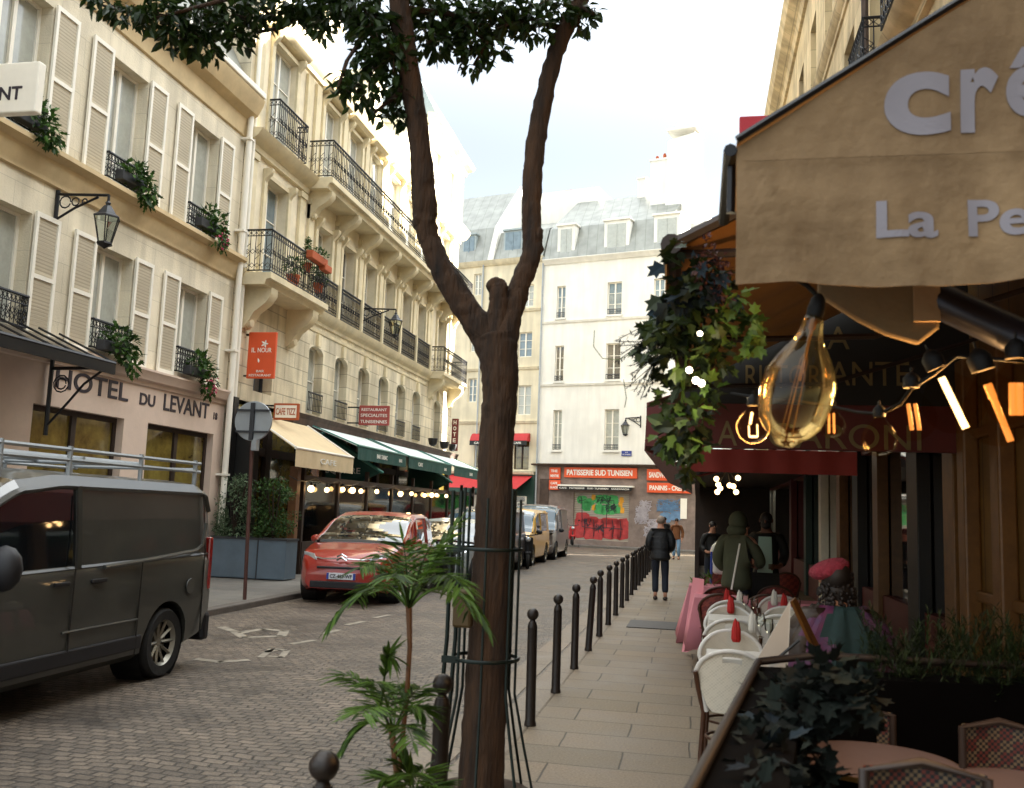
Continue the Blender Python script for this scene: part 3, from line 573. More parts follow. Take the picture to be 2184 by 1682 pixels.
# ground floor of the cafe: dark joinery, fascia
mb = MB(FL); cols = [19.7, 21.6, 23.5, 25.6, 27.7, 29.8, 31.9, 34.0, 36.2, 38.9]
for c in cols: mb.box(c - .14, c + .14, 0, 3.7, .0, .12)
mb.box(BU0, BU1, 0, .5, .003, .08); mb.box(BU0, BU1, 2.75, 2.95, .003, .09); mb.build('shopfront_joinery', M['wood'], B, bevel=.01)
mb = MB(FL); mb.box(BU0 + .02, BU1, .5, 3.9, -.3, -.02); mb.build('shopfront_glass', M['glassw'], B)
mb = MB(FL); mould(mb, 22.4, BU1, [(3.62, 0), (3.62, .3), (3.7, .34), (3.86, .36), (3.98, .42), (4.02, 0)]); mb.build('fascia', M['roofd'], B)
mb = MB(); mb.box(-10.48, -10.3, 19.5, 19.72, 0, 4.0); mb.box(-10.48, -9.9, 19.75, 20.1, 0, 3.3, 0); mb.build('corner_pier', M['black'], B, each=True)
# awnings
def awning(nm, lab, u0, u1, x1, z1, zt=3.75, val=.38, mt='creamc', mv='creamc', x0=-10.1, side=True, txt=None, arms=True, grp='cafe awnings on the pale stone building'):
    o = empty(nm, lab, 'awning', (x0, (u0 + u1) / 2, z1), grp)
    mb = MB(); mb.slab((x0, u0, zt), (x1, u0, z1), (x1, u1, z1), (x0, u1, zt), (0, 0, .015)); mb.build('canopy', M[mt], o)
    mb = MB(); n = 24
    for i in range(n):
        a = u0 + (u1 - u0) * i / n; b = u0 + (u1 - u0) * (i + 1) / n; k = .012 * math.sin(i * 1.7); k2 = .012 * math.sin((i + 1) * 1.7)
        mb.slab((x1 + .02, a, z1), (x1 + .02, b, z1), (x1 + .02 + k2, b, z1 - val), (x1 + .02 + k, a, z1 - val), (.006, 0, 0))
    mb.build('valance', M[mv], o)
    mb = MB(); mb.tube([(x1 + .01, u0, z1 + .02), (x1 + .01, u1, z1 + .02)], .035, 8)
    if arms:
        for u in (u0 + .03, u1 - .03): mb.tube([(x0, u, zt + .02), (x1, u, z1 + .03)], .028, 6)
    mb.build('front_bar', M['wpaint'] if mt == 'creamc' else M['teal'], o)
    if txt:
        for s, uu, wd, hh in txt: text('lettering', s, (x1 + .034, uu, z1 - val * .5 - hh / 2), (0, 1, 0), (0, 0, 1), hh, M['wlet'], o, wd, bold=.01)
    return o
awning('cafe_awning', 'cream awning with a pale front bar, nearest the round sign', 19.6, 23.2, -8.8, 2.86, 3.66, .4, txt=[('CAFE', 21.0, 1.0, .13)])
gl = 'green cafe awning with a pale top '
awning('cafe_awning', gl + 'directly beyond the cream awning', 23.5, 27.7, -8.8, 3.2, 3.7, .34, 'lightc', 'greenc', txt=[('BAR TABAC', 25.0, .9, .12), ('BAR', 27.0, .3, .1)])
awning('cafe_awning', gl + 'second beyond the cream one', 28.0, 33.2, -8.8, 3.2, 3.72, .34, 'lightc', 'greenc', txt=[('CAFE', 29.0, .5, .12), ('BAR', 32.2, .3, .1)])
awning('cafe_awning', gl + 'at the far street corner, beside the tree trunk', 33.6, 38.6, -8.8, 3.2, 3.72, .34, 'lightc', 'greenc', txt=[('BAR', 36.0, .5, .12)])
# green cloth cheeks with bars (terrace sides)
for k, (u, lab, s) in enumerate(((25.6, 'green canvas side screen lettered SQUARE under the first green awning', 'SQUARE'), (33.4, 'green canvas side screen under the middle green awning', None))):
    o = empty('side_screen', lab, 'screen', (-9, u, 2.2)); mb = MB(); mb.slab((-10.3, u - .6, 3.75), (-8.78, u, 2.64), (-9.6, u - .1, 2.2), (-10.3, u - .5, 2.2), (0, .03, 0)); mb.build('cloth', M['greenc'], o)
    mb = MB(); mb.tube([(-10.35, u - 1.3, 3.7), (-8.78, u, 2.6)], .045, 6); mb.build('bar', M['teal'], o)
    if s: text('lettering', s, (-10.3, u - .52, 2.5), (1, .1, 0), (0, 0, 1), .2, M['wlet'], o, 1.0)
# terrace front under the awnings
o = empty('terrace_enclosure', 'dark glazed terrace front under the awnings of the cafe', 'terrace', (-9, 30, 0))
mb = MB()
for y in (21.0, 23.2, 25.4, 27.6, 29.8, 32.0, 34.2, 36.4, 38.4): mb.box(-9.22, -9.12, y - .05, y + .05, 0, 2.6)
mb.box(-9.22, -9.12, 21, 38.4, 2.2, 2.32); mb.box(-9.24, -9.1, 21, 38.4, 0, .75); mb.build('frame', M['wood'], o)
mb = MB(); mb.box(-9.18, -9.16, 21, 38.4, .75, 2.2); mb.build('glazing', glassmat('terrace_glass', (.5, .5, .42)), o)
bl = None
for i, u in enumerate((21.09, 22.07, 23.14, 23.85, 24.5, 25.8, 28.01, 29.17, 30.67, 31.55, 32.14, 33.48)):
    z = 2.0 + .02 * i / 2 + random.uniform(-.02, .03)
    b = empty('hanging_bulb', 'warm glowing bulb in the string under the cafe awnings', 'bulb', (-9.0, u, z), 'warm bulbs strung under the cafe awnings')
    mb = MB(); mb.ball((-9.0, u, z), .065 if i % 3 else .085, 10); mb.build('bulb', M['bulbs'], b, smooth=60)
    mb = MB(); mb.tube([(-9.0, u, z + .06), (-9.0, u, z + .14)], .03, 6); mb.build('socket', M['black'], b)
mb = MB(); pts = [(-9.0, 19.8 + i * .5, 2.2 + .06 * math.cos(i * 2.1)) for i in range(29)]; mb.tube(pts, .012, 4); tag(mb.build('light_cable', M['black']), 'thin black cable the cafe bulbs hang from', 'cable')
for i, (u, lab) in enumerate(((35.2, 'black spotlight on the fascia, left one of three'), (36.9, 'black spotlight on the fascia, middle one of three'), (38.2, 'black spotlight on the fascia, nearest the corner'))):
    mb = MB(); mb.lathe([(.06, 0), (.15, .06), (.2, .28), (.19, .3), (0, .26)], (-10.1, u, 4.05), 10); tag(mb.build('spotlight', M['black'], smooth=40), lab, 'spotlight', 'spotlights on the cafe fascia')
# signs on this building
def flag(name, lab, X0, X1, y, z0, z1, face, lines, frame='iron', lm='wlet', t=.08, grp=None):
    o = empty(name, lab, 'sign', ((X0 + X1) / 2, y, z0), grp); mb = MB(); mb.box(X0, X1, y, y + t, z0, z1); mb.build('panel', M[face], o, bevel=.012)
    mb = MB(); mb.box(-10.5, X0 + .02, y + .02, y + .06, z1 - .08, z1 - .04); mb.box(-10.5, X0 + .02, y + .02, y + .06, z0 + .04, z0 + .08); mb.build('bracket', M[frame], o)
    for s, fx, fz, fw, fh in lines: text('lettering', s, (X0 + (X1 - X0) * fx, y - .003, z0 + (z1 - z0) * fz), (1, 0, 0), (0, 0, 1), (z1 - z0) * fh, M[lm], o, (X1 - X0) * fw, bold=.01)
    return o
of = flag('hanging_sign', 'orange hanging sign with white lettering beside the drainpipe', -10.42, -9.72, 20.2, 4.52, 5.62, 'orange', [('IL', .14, .56, .14, .1), ('NOUR', .36, .56, .5, .1), ('BAR', .36, .13, .28, .05), ('RESTAURANT', .1, .04, .8, .05)])
mb = MB(); c = Vector((-10.0, 20.19, 5.34))
for k in range(5): leaf(mb, c, Vector((math.cos(k * 1.25), 0, math.sin(k * 1.25))), Vector((0, 1, 0)), .1, .05)
leaf(mb, Vector((-10.15, 20.19, 5.0)), Vector((.3, 0, -1)), Vector((0, 1, 0)), .12, .06); mb.build('emblem', M['wlet'], of)
M['dustred'] = mat('faded_red_sign', 'a0473f', .6, var=.12)
flag('hanging_sign', 'faded red hanging sign lettered restaurant specialites', -10.12, -9.16, 27.0, 4.08, 4.68, 'dustred', [('RESTAURANT', .08, .72, .84, .14), ('SPECIALITES', .06, .42, .88, .16), ('TUNISIENNES', .06, .1, .88, .16)])
o = flag('hanging_sign', 'white sign in a rust red frame above the cream awning', -10.0, -9.36, 20.9, 3.62, 4.02, 'terr', [])
mb = MB(); mb.box(-9.95, -9.41, 20.885, 20.898, 3.67, 3.97); mb.build('face', M['wpaint'], o); text('lettering', 'CAFE TIZZ', (-9.93, 20.88, 3.74), (1, 0, 0), (0, 0, 1), .16, M['terr'], o, .5, bold=.01)
o = empty('hanging_sign', 'tall narrow dark red sign reading HOTEL downwards at the street corner', 'sign', (-10.3, 39.45, 4.1)); mb = MB(); mb.box(-10.48, -10.2, 39.4, 39.5, 4.15, 5.55); mb.build('panel', M['redd'], o)
for i, ch in enumerate('HOTEL'): text('lettering', ch, (-10.41, 39.397, 5.3 - i * .26), (1, 0, 0), (0, 0, 1), .17, M['wlet'], o, .13, bold=.02)
# plants on the first balcony
def pot(lab, u, w_, z, r, kind, mt='terr'):
    o = empty('potted_plant', lab, 'plant', FL(u, z, w_), 'plants on the wide first balcony'); c = FL(u, z, w_)
    mb = MB(); mb.lathe([(r * .7, 0), (r, r * 1.5), (r * 1.08, r * 1.5), (r * 1.08, r * 1.8), (r * .9, r * 1.8)], c, 12); mb.build('pot', M[mt], o, smooth=40)
    mb = MB()
    if kind == 'cone':
        for k in range(7): cloud(mb, c + Vector((0, 0, r * 1.8 + .08 + k * .09)), (.2 - k * .025, .2 - k * .025, .07), 60, .07, .03)
    else: cloud(mb, c + Vector((0, 0, r * 1.8 + .2)), (.25, .3, .25), 220, .11, .04, 'blade')
    mb.build('foliage', M['green'], o)
pot('loose leafy plant on the wide first balcony, towards the drainpipe', 21.15, .66, 6.95, .16, 'bush'); pot('small cone shaped conifer standing above the balcony rail', 22.0, .62, 7.55, .12, 'cone'); pot('pale leafy plant at the far end of the first balcony', 22.85, .6, 7.2, .14, 'bush')
mb = MB(FL); mb.box(21.5, 22.5, 7.78, 7.98, .8, .98); mb.box(22.3, 22.75, 7.68, 7.85, .82, 1.0); tag(mb.build('rail_trough', M['terr'], bevel=.015), 'terracotta trough hooked on the rail of the first balcony', 'planter')
mb = MB(FL); cloud(mb, (22.1, 8.05, .9), (.5, .12, .12), 90, .1, .05)
tag(mb.build('trough_plant', M['green']), 'low green plants growing in the terracotta trough', 'plant')
# ------------------------------------------------------------------ white building closing the street
W = empty('white_building', 'white rendered building with slate mansard and graffiti shutter closing the street', 'building', FE(1.5, 0, 0))
wops = []
for a, b in ((-1.38, -.85), (1.68, 2.52), (4.35, 4.95)):
    for c, d in ((12.6, 14.45), (8.97, 11.0), (5.1, 7.35)): wops.append((a, b, c, d))
mb = MB(FE); wall(mb, -2.25, 5.14, 4.35, 15.9, wops, .22); shell(mb, -2.25, 5.14, 0, 15.9, 9); mb.build('wall', M['white'], W)
for i, (a, b, c, d) in enumerate(wops): window(W, FE, a, b, c, d, .18, 2, 3, 'wpaint', ['glassb', 'glassd', 'glassc'][i % 3])
mb = MB(FE)
for a, b, c, d in wops: mb.box(a - .06, b + .06, c - .1, c, .0, .1)
mb.build('sill', M['white'], W, each=True)
for a, b, c, d in wops[:6]:
    mb = MB(FE); railing(mb, [(a + .02, .03, c), (b - .02, .03, c)], .3, .09, fancy=False); mb.build('window_guard', M['irong'], W)
mb = MB(FE)
for z in (12.28, 8.68): mould(mb, -2.2, 5.14, [(z, 0), (z + .02, .06), (z + .14, .1), (z + .16, 0)])
mould(mb, -2.25, 5.2, [(15.72, 0), (15.74, .08), (15.84, .16), (15.98, .3), (16.02, .3), (16.03, 0)]); mb.build('moulding', M['white'], W)
mb = MB(FE); mould(mb, -2.5, 6.6, [(4.24, 0), (4.24, .3), (4.32, .34), (4.37, 0)]); mb.build('shop_ledge', M['roofd'], W)
mb = MB(FE); mb.tube([(-2.25, .1, .12), (-2.25, 16.2, .12)], .05, 6); mb.build('drainpipe', M['greyp'], W, each=True)
mb = MB(FE); mb.prism([(-2.25, 16.03, .1), (-2.25, 18.1, -.75), (-2.25, 18.25, -.95), (-2.25, 21.0, -4.8), (-2.25, 16.03, -9)], (7.3, 0, 0)); rf = mb.build('mansard_roof', M['zinc'], W)
for c, w_ in ((-.95, .42), (2.1, .62), (5.0, .62)):
    mb = MB(FE); mb.box(c - w_ - .12, c + w_ + .12, 16.1, 18.0, -2.2, -.1); mb.box(c - w_ - .2, c + w_ + .2, 18.0, 18.12, -2.3, .0); dm = mb.build('dormer', M['white'], rf, bevel=.02)
    mb = MB(FE); mb.box(c - w_ + .08, c + w_ - .08, 16.35, 17.8, -.1, -.07); mb.box(c - .03, c + .03, 16.35, 17.8, -.07, -.04); mb.build('dormer_window', M['glassc'], dm)
mb = MB(FE); mb.add([(4.1, 16.2, -4.2), (4.1, 20.0, -4.2), (4.2, 23.6, -4.2), (5.8, 23.9, -4.2), (5.95, 20.8, -4.2), (7.0, 16.2, -4.2), (4.1, 16.2, -2.6), (4.1, 19.6, -2.6), (4.2, 23.3, -2.6), (5.8, 23.6, -2.6), (5.95, 20.6, -2.6), (7.0, 16.2, -2.6)],
    [(0, 1, 2, 3, 4, 5), (6, 7, 8, 9, 10, 11)] + [(i, (i + 1) % 6, 6 + (i + 1) % 6, 6 + i) for i in range(6)]); mb.box(4.15, 5.9, 23.85, 24.0, -4.3, -2.5)
mb.box(3.1, 4.1, 18.3, 22.3, -4.2, -2.9); mb.box(3.0, 4.098, 22.3, 22.42, -4.25, -2.85); st = mb.build('chimney_stack', M['white'], rf)
for x, z, h, r in ((4.6, 24.0, .7, .2), (5.4, 24.0, 1.2, .3), (5.0, 24.0, .4, .1), (3.3, 22.42, .4, .1), (3.75, 22.42, .5, .1)):
    mb = MB(); c = FE(x, z, -3.5); mb.lathe([(r * .6, 0), (r * .6, h * .5), (r, h * .55), (r, h * .8), (r * .6, h), (0, h + r * .3)], c, 10); mb.build('chimney_pot', M['terr'] if r < .11 else M['wpaint'], st, smooth=30)
mb = MB(FE); mb.box(1.8, 2.3, 20.0, 21.9, -5.0, -4.4); mb.box(1.75, 2.35, 21.9, 22.0, -5.05, -4.35); mb.build('chimney', M['white'], rf, each=True)
# shop floor of the white building
mb = MB(FE); sops = [(-.01, 3.18, .25, 2.78)]; wall(mb, -2.25, 8.6, 0, 4.24, sops, .15); mb.box(5.14, 8.6, 0, 4.24, -4, -.001); mb.build('shop_wall', M['brownw'], W)
m = bpy.data.materials.new('graffiti_slats'); m.use_nodes = True
M['slat'] = stripes('roller_slats', 'a49c8e', '6f685e', 'Z', .1, .2, .6, .8)
mb = MB(FE); mb.box(-.01, 3.18, .25, 2.78, -.14, -.1); sh = mb.build('roller_shutter', M['slat'], W)
def blob(mb, pts, w_=-.092, t=.006): mb.prism([(x, z, w_) for x, z in pts], (0, 0, t))
M['gred'] = mat('red_spray_paint', 'a83434', .7, var=.3, vs=5); M['ggreen'] = mat('green_spray_paint', '3f9a55', .7, var=.25, vs=5); M['gyel'] = mat('yellow_spray_paint', 'd79a2c', .7, var=.2); M['gwhite'] = mat('white_spray_paint', 'a9a3a8', .8, var=.3, vs=4); M['gblue'] = mat('blue_spray_paint', '5f7f9f', .8, var=.3, vs=4); M['gdark'] = mat('dark_spray_line', '30323a', .8, var=.3)
mb = MB(FE); gl_ = MB(FE)
def bubble(mb, cx, cz, rx, rz, w_=-.092, n=14, sq=.6):
    p = []
    for k in range(n):
        a = 2 * math.pi * k / n; c, s = math.cos(a), math.sin(a); j = random.uniform(.9, 1.08)
        p.append((cx + rx * math.copysign(abs(c) ** sq, c) * j, cz + rz * math.copysign(abs(s) ** sq, s) * j))
    blob(mb, p, w_)
def outl(mb, pts, w_, wd=.035):
    for a, b in zip(pts, pts[1:]):
        mb.tube([(a[0], a[1], w_), (b[0], b[1], w_)], wd / 2, 4)
for x in (.38, .92, 1.45, 1.98, 2.5, 2.84): bubble(mb, x, .86 + random.uniform(-.04, .04), .34, .56, sq=.4)
bubble(mb, .5, 1.45, .42, .26); bubble(mb, 1.1, 1.32, .34, .2); bubble(mb, 2.1, 1.3, .5, .18); mb.build('red_graffiti', M['gred'], sh)
for x, z, rx, rz in ((.45, 2.4, .3, .22), (.72, 2.1, .3, .25), (1.45, 2.44, .27, .25), (1.85, 2.46, .27, .25), (2.28, 2.45, .28, .25), (1.45, 1.93, .27, .27), (1.82, 1.9, .27, .27), (2.18, 1.92, .27, .27), (2.5, 1.96, .2, .24), (.95, 2.3, .24, .2), (.75, 1.95, .22, .16)): bubble(gl_, x, z, rx, rz)
gl_.build('green_graffiti', M['ggreen'], sh)
mb = MB(FE)
for x, z in ((1.16, 2.0), (2.74, 2.45), (2.78, 1.9), (2.68, 2.2), (1.12, 2.55)): bubble(mb, x, z, .12, .16)
mb.build('yellow_graffiti', M['gyel'], sh)
mb = MB(FE)
outl(mb, [(.45, 2.5), (.5, .95), (1.2, .88), (1.9, .95), (2.85, .9)], -.082); outl(mb, [(1.9, .9), (1.9, 2.0), (2.3, 2.0), (2.3, 2.4), (1.5, 2.4)], -.082)
for x in (.62, 1.18, 1.72, 2.26, 2.7): outl(mb, [(x, .45), (x + .04, .9), (x - .03, 1.35)], -.082)
for k in range(44):
    x, z = random.choice([(.45, 2.35), (1.5, 2.4), (1.9, 2.4), (2.3, 2.0), (.8, 1.2), (1.5, .9), (2.2, 1.0), (1.9, 2.0)]); outl(mb, [(x + random.uniform(-.25, .25), z + random.uniform(-.25, .25)) for _ in range(3)], -.082, .03)
mb.build('graffiti_outline', M['gdark'], sh)
mb = MB(FE)                                               # tags on the wall
for k in range(120):
    cx, cz = random.choice([(3.9, 1.9), (3.9, 1.5), (4.1, 2.2), (4.6, 1.2), (-.9, 1.6), (4.4, .8)]); p = [(cx + random.uniform(-.4, .4), cz + random.uniform(-.3, .3)) for _ in range(4)]; outl(mb, p, .012, .035)
mb.build('wall_tags', M['gwhite'], W)
mb = MB(FE); bubble(mb, 5.2, 1.6, .3, .28, .012); bubble(mb, 5.75, 1.7, .28, .25, .02)
for k in range(26): outl(mb, [(5.4 + random.uniform(-.7, .7), 2.2 + random.uniform(-.35, .4)) for _ in range(4)], .012, .03)
mb.build('blue_tags', M['gblue'], W)
mb = MB(FE); mb.box(-2.05, -1.5, .3, 3.5, -.02, .04); mb.build('door', M['roofd'], W)
mb = MB(FE); mb.box(6.0, 6.34, 1.57, 2.62, .01, .04); mb.build('poster', M['wpaint'], W, each=True)
def esign(u0, u1, z0, z1, s, lw, lh, nm='shop_sign'):
    mb = MB(FE); mb.box(u0, u1, z0, z1, .02, .12); o = mb.build(nm, M['orange'], W, bevel=.01)
    for ss, a, b, c, d in s: text('lettering', ss, FE(u0 + (u1 - u0) * a, z0 + (z1 - z0) * b, .123), (EC, ES, 0), (0, 0, 1), (z1 - z0) * d, M['wlet'], o, (u1 - u0) * c, bold=.03)
esign(-.57, 3.63, 3.6, 4.16, [('PATISSERIE SUD TUNISIEN', .04, .22, .9, .56)], 0, 0)
esign(-1.46, -.8, 3.5, 4.14, [('THE', .15, .58, .6, .22), ('MENTHE', .12, .16, .76, .22)], 0, 0); esign(-1.46, -.8, 2.9, 3.44, [('CAFE', .15, .56, .6, .24), ('GLACES', .12, .14, .76, .24)], 0, 0)
esign(4.18, 6.6, 3.52, 4.12, [('SANDWICH TUNISIEN', .05, .24, .9, .5)], 0, 0); esign(4.2, 6.55, 2.88, 3.4, [('PANINIS - CREPES', .06, .24, .88, .5)], 0, 0)
mb = MB(FE); mb.box(-.82, 3.47, 3.12, 3.2, .0, .4); ba = mb.build('blind_box', M['wpaint'], W); mb = MB(FE); mb.box(-.8, 3.45, 2.92, 3.11, .37, .4); mb.build('blind_valance', M['black'], ba)
text('lettering', 'CAFE   PATISSERIE   SUD TUNISIEN   SANDWICH', FE(-.7, 2.97, .402), (EC, ES, 0), (0, 0, 1), .09, M['wlet'], ba, 4.0, bold=.01)
o = MB(FE); o.box(2.72, 3.28, 4.8, 5.08, .02, .05); npl = o.build('street_name_plate', mat('enamel_blue', '2a3f8a', .3), label='blue enamel street name plate on the white building', cat='sign')
text('lettering', 'RUE', FE(2.93, 4.97, .053), (EC, ES, 0), (0, 0, 1), .06, M['wlet'], npl, .14); text('lettering', 'DE LA HARPE', FE(2.77, 4.85, .053), (EC, ES, 0), (0, 0, 1), .07, M['wlet'], npl, .46)
# ------------------------------------------------------------------ cream building to its left
K = empty('cream_building', 'cream building with red window awnings behind the tree trunk', 'building', FE(-8, 0, 0))
kops = [(-3.72, -2.85, 10.45, 11.9), (-3.68, -2.8, 7.1, 8.8), (-3.55, -2.85, 13.4, 14.7), (-3.75, -2.8, 4.0, 6.0), (-6.9, -6.35, 7.9, 9.3), (-6.8, -6.3, 14.3, 15.6), (-6.9, -6.3, 10.9, 12.3), (-6.3, -5.6, 4.1, 6.0)]
mb = MB(FE); wall(mb, -16, -2.31, 3.9, 16.2, kops, .2); shell(mb, -16, -2.31, 0, 16.2, 9); mb.build('wall', M['cream'], K)
for i, (a, b, c, d) in enumerate(kops): window(K, FE, a, b, c, d, .16, 2, 3, 'wpaint' if i not in (3, 7) else 'wood', ['glassb', 'glassc', 'glassc', 'glassw'][i % 4])
mb = MB(FE)
for z in (13.1, 9.7, 6.6): mould(mb, -16, -2.35, [(z, 0), (z + .02, .06), (z + .12, .1), (z + .16, .12), (z + .18, 0)])
mould(mb, -16, -2.3, [(16.0, 0), (16.02, .08), (16.14, .2), (16.3, .3), (16.34, 0)]); mould(mb, -16, -2.4, [(3.7, 0), (3.72, .25), (3.84, .3), (3.88, 0)]); mb.build('moulding', M['cream'], K)
mb = MB(FE); mb.tube([(-6.15, 3.9, .1), (-6.15, 16.3, .1)], .05, 6); mb.build('drainpipe', M['greyp'], K, each=True)
mb = MB(FE); mb.prism([(-16, 16.34, .1), (-16, 18.6, -.7), (-16, 22.0, -4.2), (-16, 16.34, -9)], (10.1, 0, 0)); rf = mb.build('mansard_roof', M['zinc'], K)
mb = MB(FE); mb.prism([(-5.85, 16.34, .2), (-5.85, 18.6, -.6), (-5.85, 22.2, -3.8), (-5.85, 22.0, -9), (-5.85, 16.34, -9)], (.35, 0, 0)); mb.box(-5.5, -1.0, 16.3, 22.0, -9, -5); mb.build('party_wall', M['white'], rf)
mb = MB(FE); mb.prism([(-5.5, 16.34, .1), (-5.5, 18.2, -.75), (-5.5, 19.6, -4), (-5.5, 16.34, -9)], (3.2, 0, 0)); mb.build('lower_roof', M['zinc'], rf)
for c, w_ in ((-7.35, .35), (-4.4, .5)):
    mb = MB(FE); mb.box(c - w_ - .1, c + w_ + .1, 16.4, 18.1, -2, -.2); mb.box(c - w_ - .16, c + w_ + .16, 18.1, 18.2, -2, -.1); dm = mb.build('dormer', M['zincp'], rf)
    mb = MB(FE); mb.box(c - w_, c + w_, 16.6, 18.0, -.2, -.17); mb.box(c - .03, c + .03, 16.6, 18, -.17, -.14); mb.build('dormer_window', M['glassb'], dm)
mb = MB(FE); mb.box(-3.9, -3.1, 22.0, 22.4, -6.5, -6); mb.box(-5.2, -4.9, 22.0, 22.5, -7, -6.6); mb.build('chimney', M['terr'], rf, each=True)
for u0, u1, lab in ((-3.9, -2.75, 'red rounded window awning lettered above the cafe, right of the trunk'), (-6.4, -5.5, 'red rounded window awning left of the trunk on the cream building')):
    o = empty('window_awning', lab, 'awning', FE((u0 + u1) / 2, 5.5, .3), 'red awnings of the cream building'); mb = MB(FE)
    pr = [(6.05, .02), (6.0, .2), (5.85, .36), (5.6, .45)]; mould(mb, u0, u1, pr + [(5.58, .02)]); mb.build('hood', M['redb'], o, smooth=50)
    mb = MB(FE); mb.box(u0, u1, 5.34, 5.6, .44, .46); mb.build('valance', M['black'], o); text('lettering', 'CAFE', FE(u0 + .3, 5.41, .462), (EC, ES, 0), (0, 0, 1), .12, M['wlet'], o, .5, bold=.02)
o = empty('shop_awning', 'long red awning over the green shopfront of the cream building', 'awning', FE(-6, 3.2, .5)); mb = MB(FE)
mb.slab((-10, 3.62, .1), (-2.5, 3.62, .1), (-2.9, 2.85, 1.3), (-10, 2.85, 1.3), (0, .02, 0)); mb.build('cloth', M['redb'], o); mb = MB(FE); mb.box(-10, -2.9, 2.62, 2.86, 1.3, 1.32); mb.build('valance', M['greenp'], o)
mb = MB(FE); mb.box(-16, -2.35, 0, 3.7, .01, .1); mb.build('shopfront', M['greenp'], K)
mb = MB(FE); mb.box(-4.6, -2.8, .6, 2.5, .1, .16); mb.box(-9.5, -5, .5, 2.5, .1, .16); mb.build('shop_window', M['wpaint'], K, each=True)
mb = MB(FE); mb.box(-4.5, -3.95, .8, 2.1, .165, .18); mb.box(-3.85, -3.4, .8, 2.1, .165, .18); mb.box(-3.3, -2.9, .8, 2.1, .165, .18); mb.box(-4.5, -2.9, 2.2, 2.45, .165, .18); mb.build('shop_glass', M['glassd'], K, each=True)
# pale house far right behind the roofs
o = empty('distant_house', 'sunlit pale house with grey roof behind the white building, right', 'building', FE(13, 0, -8)); mb = MB(FE); mb.box(6.7, 26, 0, 16.8, -16, -6); mb.build('wall', M['white'], o)
mb = MB(FE); mb.prism([(6.7, 16.8, -5.9), (6.7, 20.6, -8.5), (6.7, 20.9, -13), (6.7, 16.8, -16)], (19.3, 0, 0)); r_ = mb.build('roof', M['zinc'], o)
for c in (9.2, 11.5): 
    mb = MB(FE); mb.box(c - .5, c + .5, 17.2, 18.9, -8, -6); mb.build('dormer', M['white'], r_)
    mb = MB(FE); mb.box(c - .25, c + .25, 17.5, 18.5, -6, -5.96); mb.build('dormer_window', M['glassb'], r_)
mb = MB(FE); mb.box(11.8, 12.8, 20, 23, -11, -9); mb.build('chimney', M['white'], r_, each=True)
# ------------------------------------------------------------------ right hand building
Rb = empty('stone_building', 'tall sunlit stone building above the crepe awning on the right', 'building', (2.6, 20, 0))
RU0, RU1 = -4, 43
rc = [k * 2.6 + 1.2 for k in range(-1, 16)]
rops = [(c - .55, c + .55, z, z + 2.1) for c in rc for z in (4.6, 8.2, 11.4)]
mb = MB(FR); wall(mb, RU0, RU1, 4.2, 15, rops, .28); shell(mb, RU0, RU1, 0, 15.3, 3.2); mb.build('wall', M['right'], Rb)
for a, b, c, d in rops: window(Rb, FR, a, b, c, d, .25, 2, 3, 'wpaint', random.choice(['glassc', 'glassb', 'glassd']))
mb = MB(FR)
for z, k in ((7.6, 1.), (11.0, .5), (4.2, .7)): mould(mb, RU0, RU1, [(z, 0), (z + .02, .08 * k), (z + .1, .1 * k), (z + .18, .26 * k), (z + .3, .34 * k), (z + .34, 0)])
mould(mb, RU0, RU1, [(14.6, 0), (14.62, .08), (14.8, .14), (15.0, .4), (15.25, .5), (15.3, 0)]); mb.build('moulding', M['right'], Rb, smooth=30)
for c in rc:
    mb = MB(FR); railing(mb, [(c - .65, .3, 8.0), (c + .65, .3, 8.0)], .95, .12); railing(mb, [(c - .65, .02, 8.0), (c - .65, .3, 8.0)], .95, .12); mb.build('balcony_railing', M['iron'], Rb)
mb = MB(FR); mb.tube([(RU1 - .2, .2, .1), (RU1 - .2, 15.2, .1)], .06, 6); mb.tube([(14.6, 4.3, .1), (14.6, 15.2, .1)], .06, 6); mb.build('drainpipe', M['roofd'], Rb, each=True)
mb = MB(FR)
def rblock(u0, u1, h): mb.prism([(u0, 15.3, -.9), (u0, h - .3, -2.4), (u0, h, -4), (u0, h, -9), (u0, 4, -9), (u0, 4, -3.4), (u0, 15.3, -3.4)], (u1 - u0, 0, 0))
rblock(-4, 25.2, 18.9); rblock(27.0, 34.5, 18.4); rblock(25.2, 27.0, 15.6); rblock(34.5, 43, 15.8)  # unseen roofline: heights, dip and far end shaped to steer sunlight onto the facade opposite
mb.build('roof', M['zincp'], Rb)
# shopfronts of the right side: restaurant (beyond y = 9.4) and crepe shop (near)
mb = MB(FR)
cols = [(34.5, .3, 'w'), (26.0, .3, 'r'), (22.6, .2, 'b'), (19.9, .22, 'w'), (17.4, .2, 'o'), (15.6, .3, 'k'), (13.9, .18, 'o'), (11.6, .35, 'k'), (10.0, .2, 'o')]
parts = {'w': MB(FR), 'r': MB(FR), 'b': MB(FR), 'o': MB(FR), 'k': MB(FR)}
for u, wd, k in cols: parts[k].box(u - wd / 2 - .1, u + wd / 2 + .1, 0, 3.9, .01, .16)
M['pier'] = mat('pale_pier_paint', 'e4e0cc', .5, var=.15); M['ochre'] = mat('varnished_ochre_wood', '6b471d', .45, var=.25, vs=7)
for k, mm in (('w', 'pier'), ('r', 'redd'), ('b', 'greenp'), ('o', 'ochre'), ('k', 'black')): parts[k].build('pilaster', M[mm], Rb, bevel=.01, each=True)
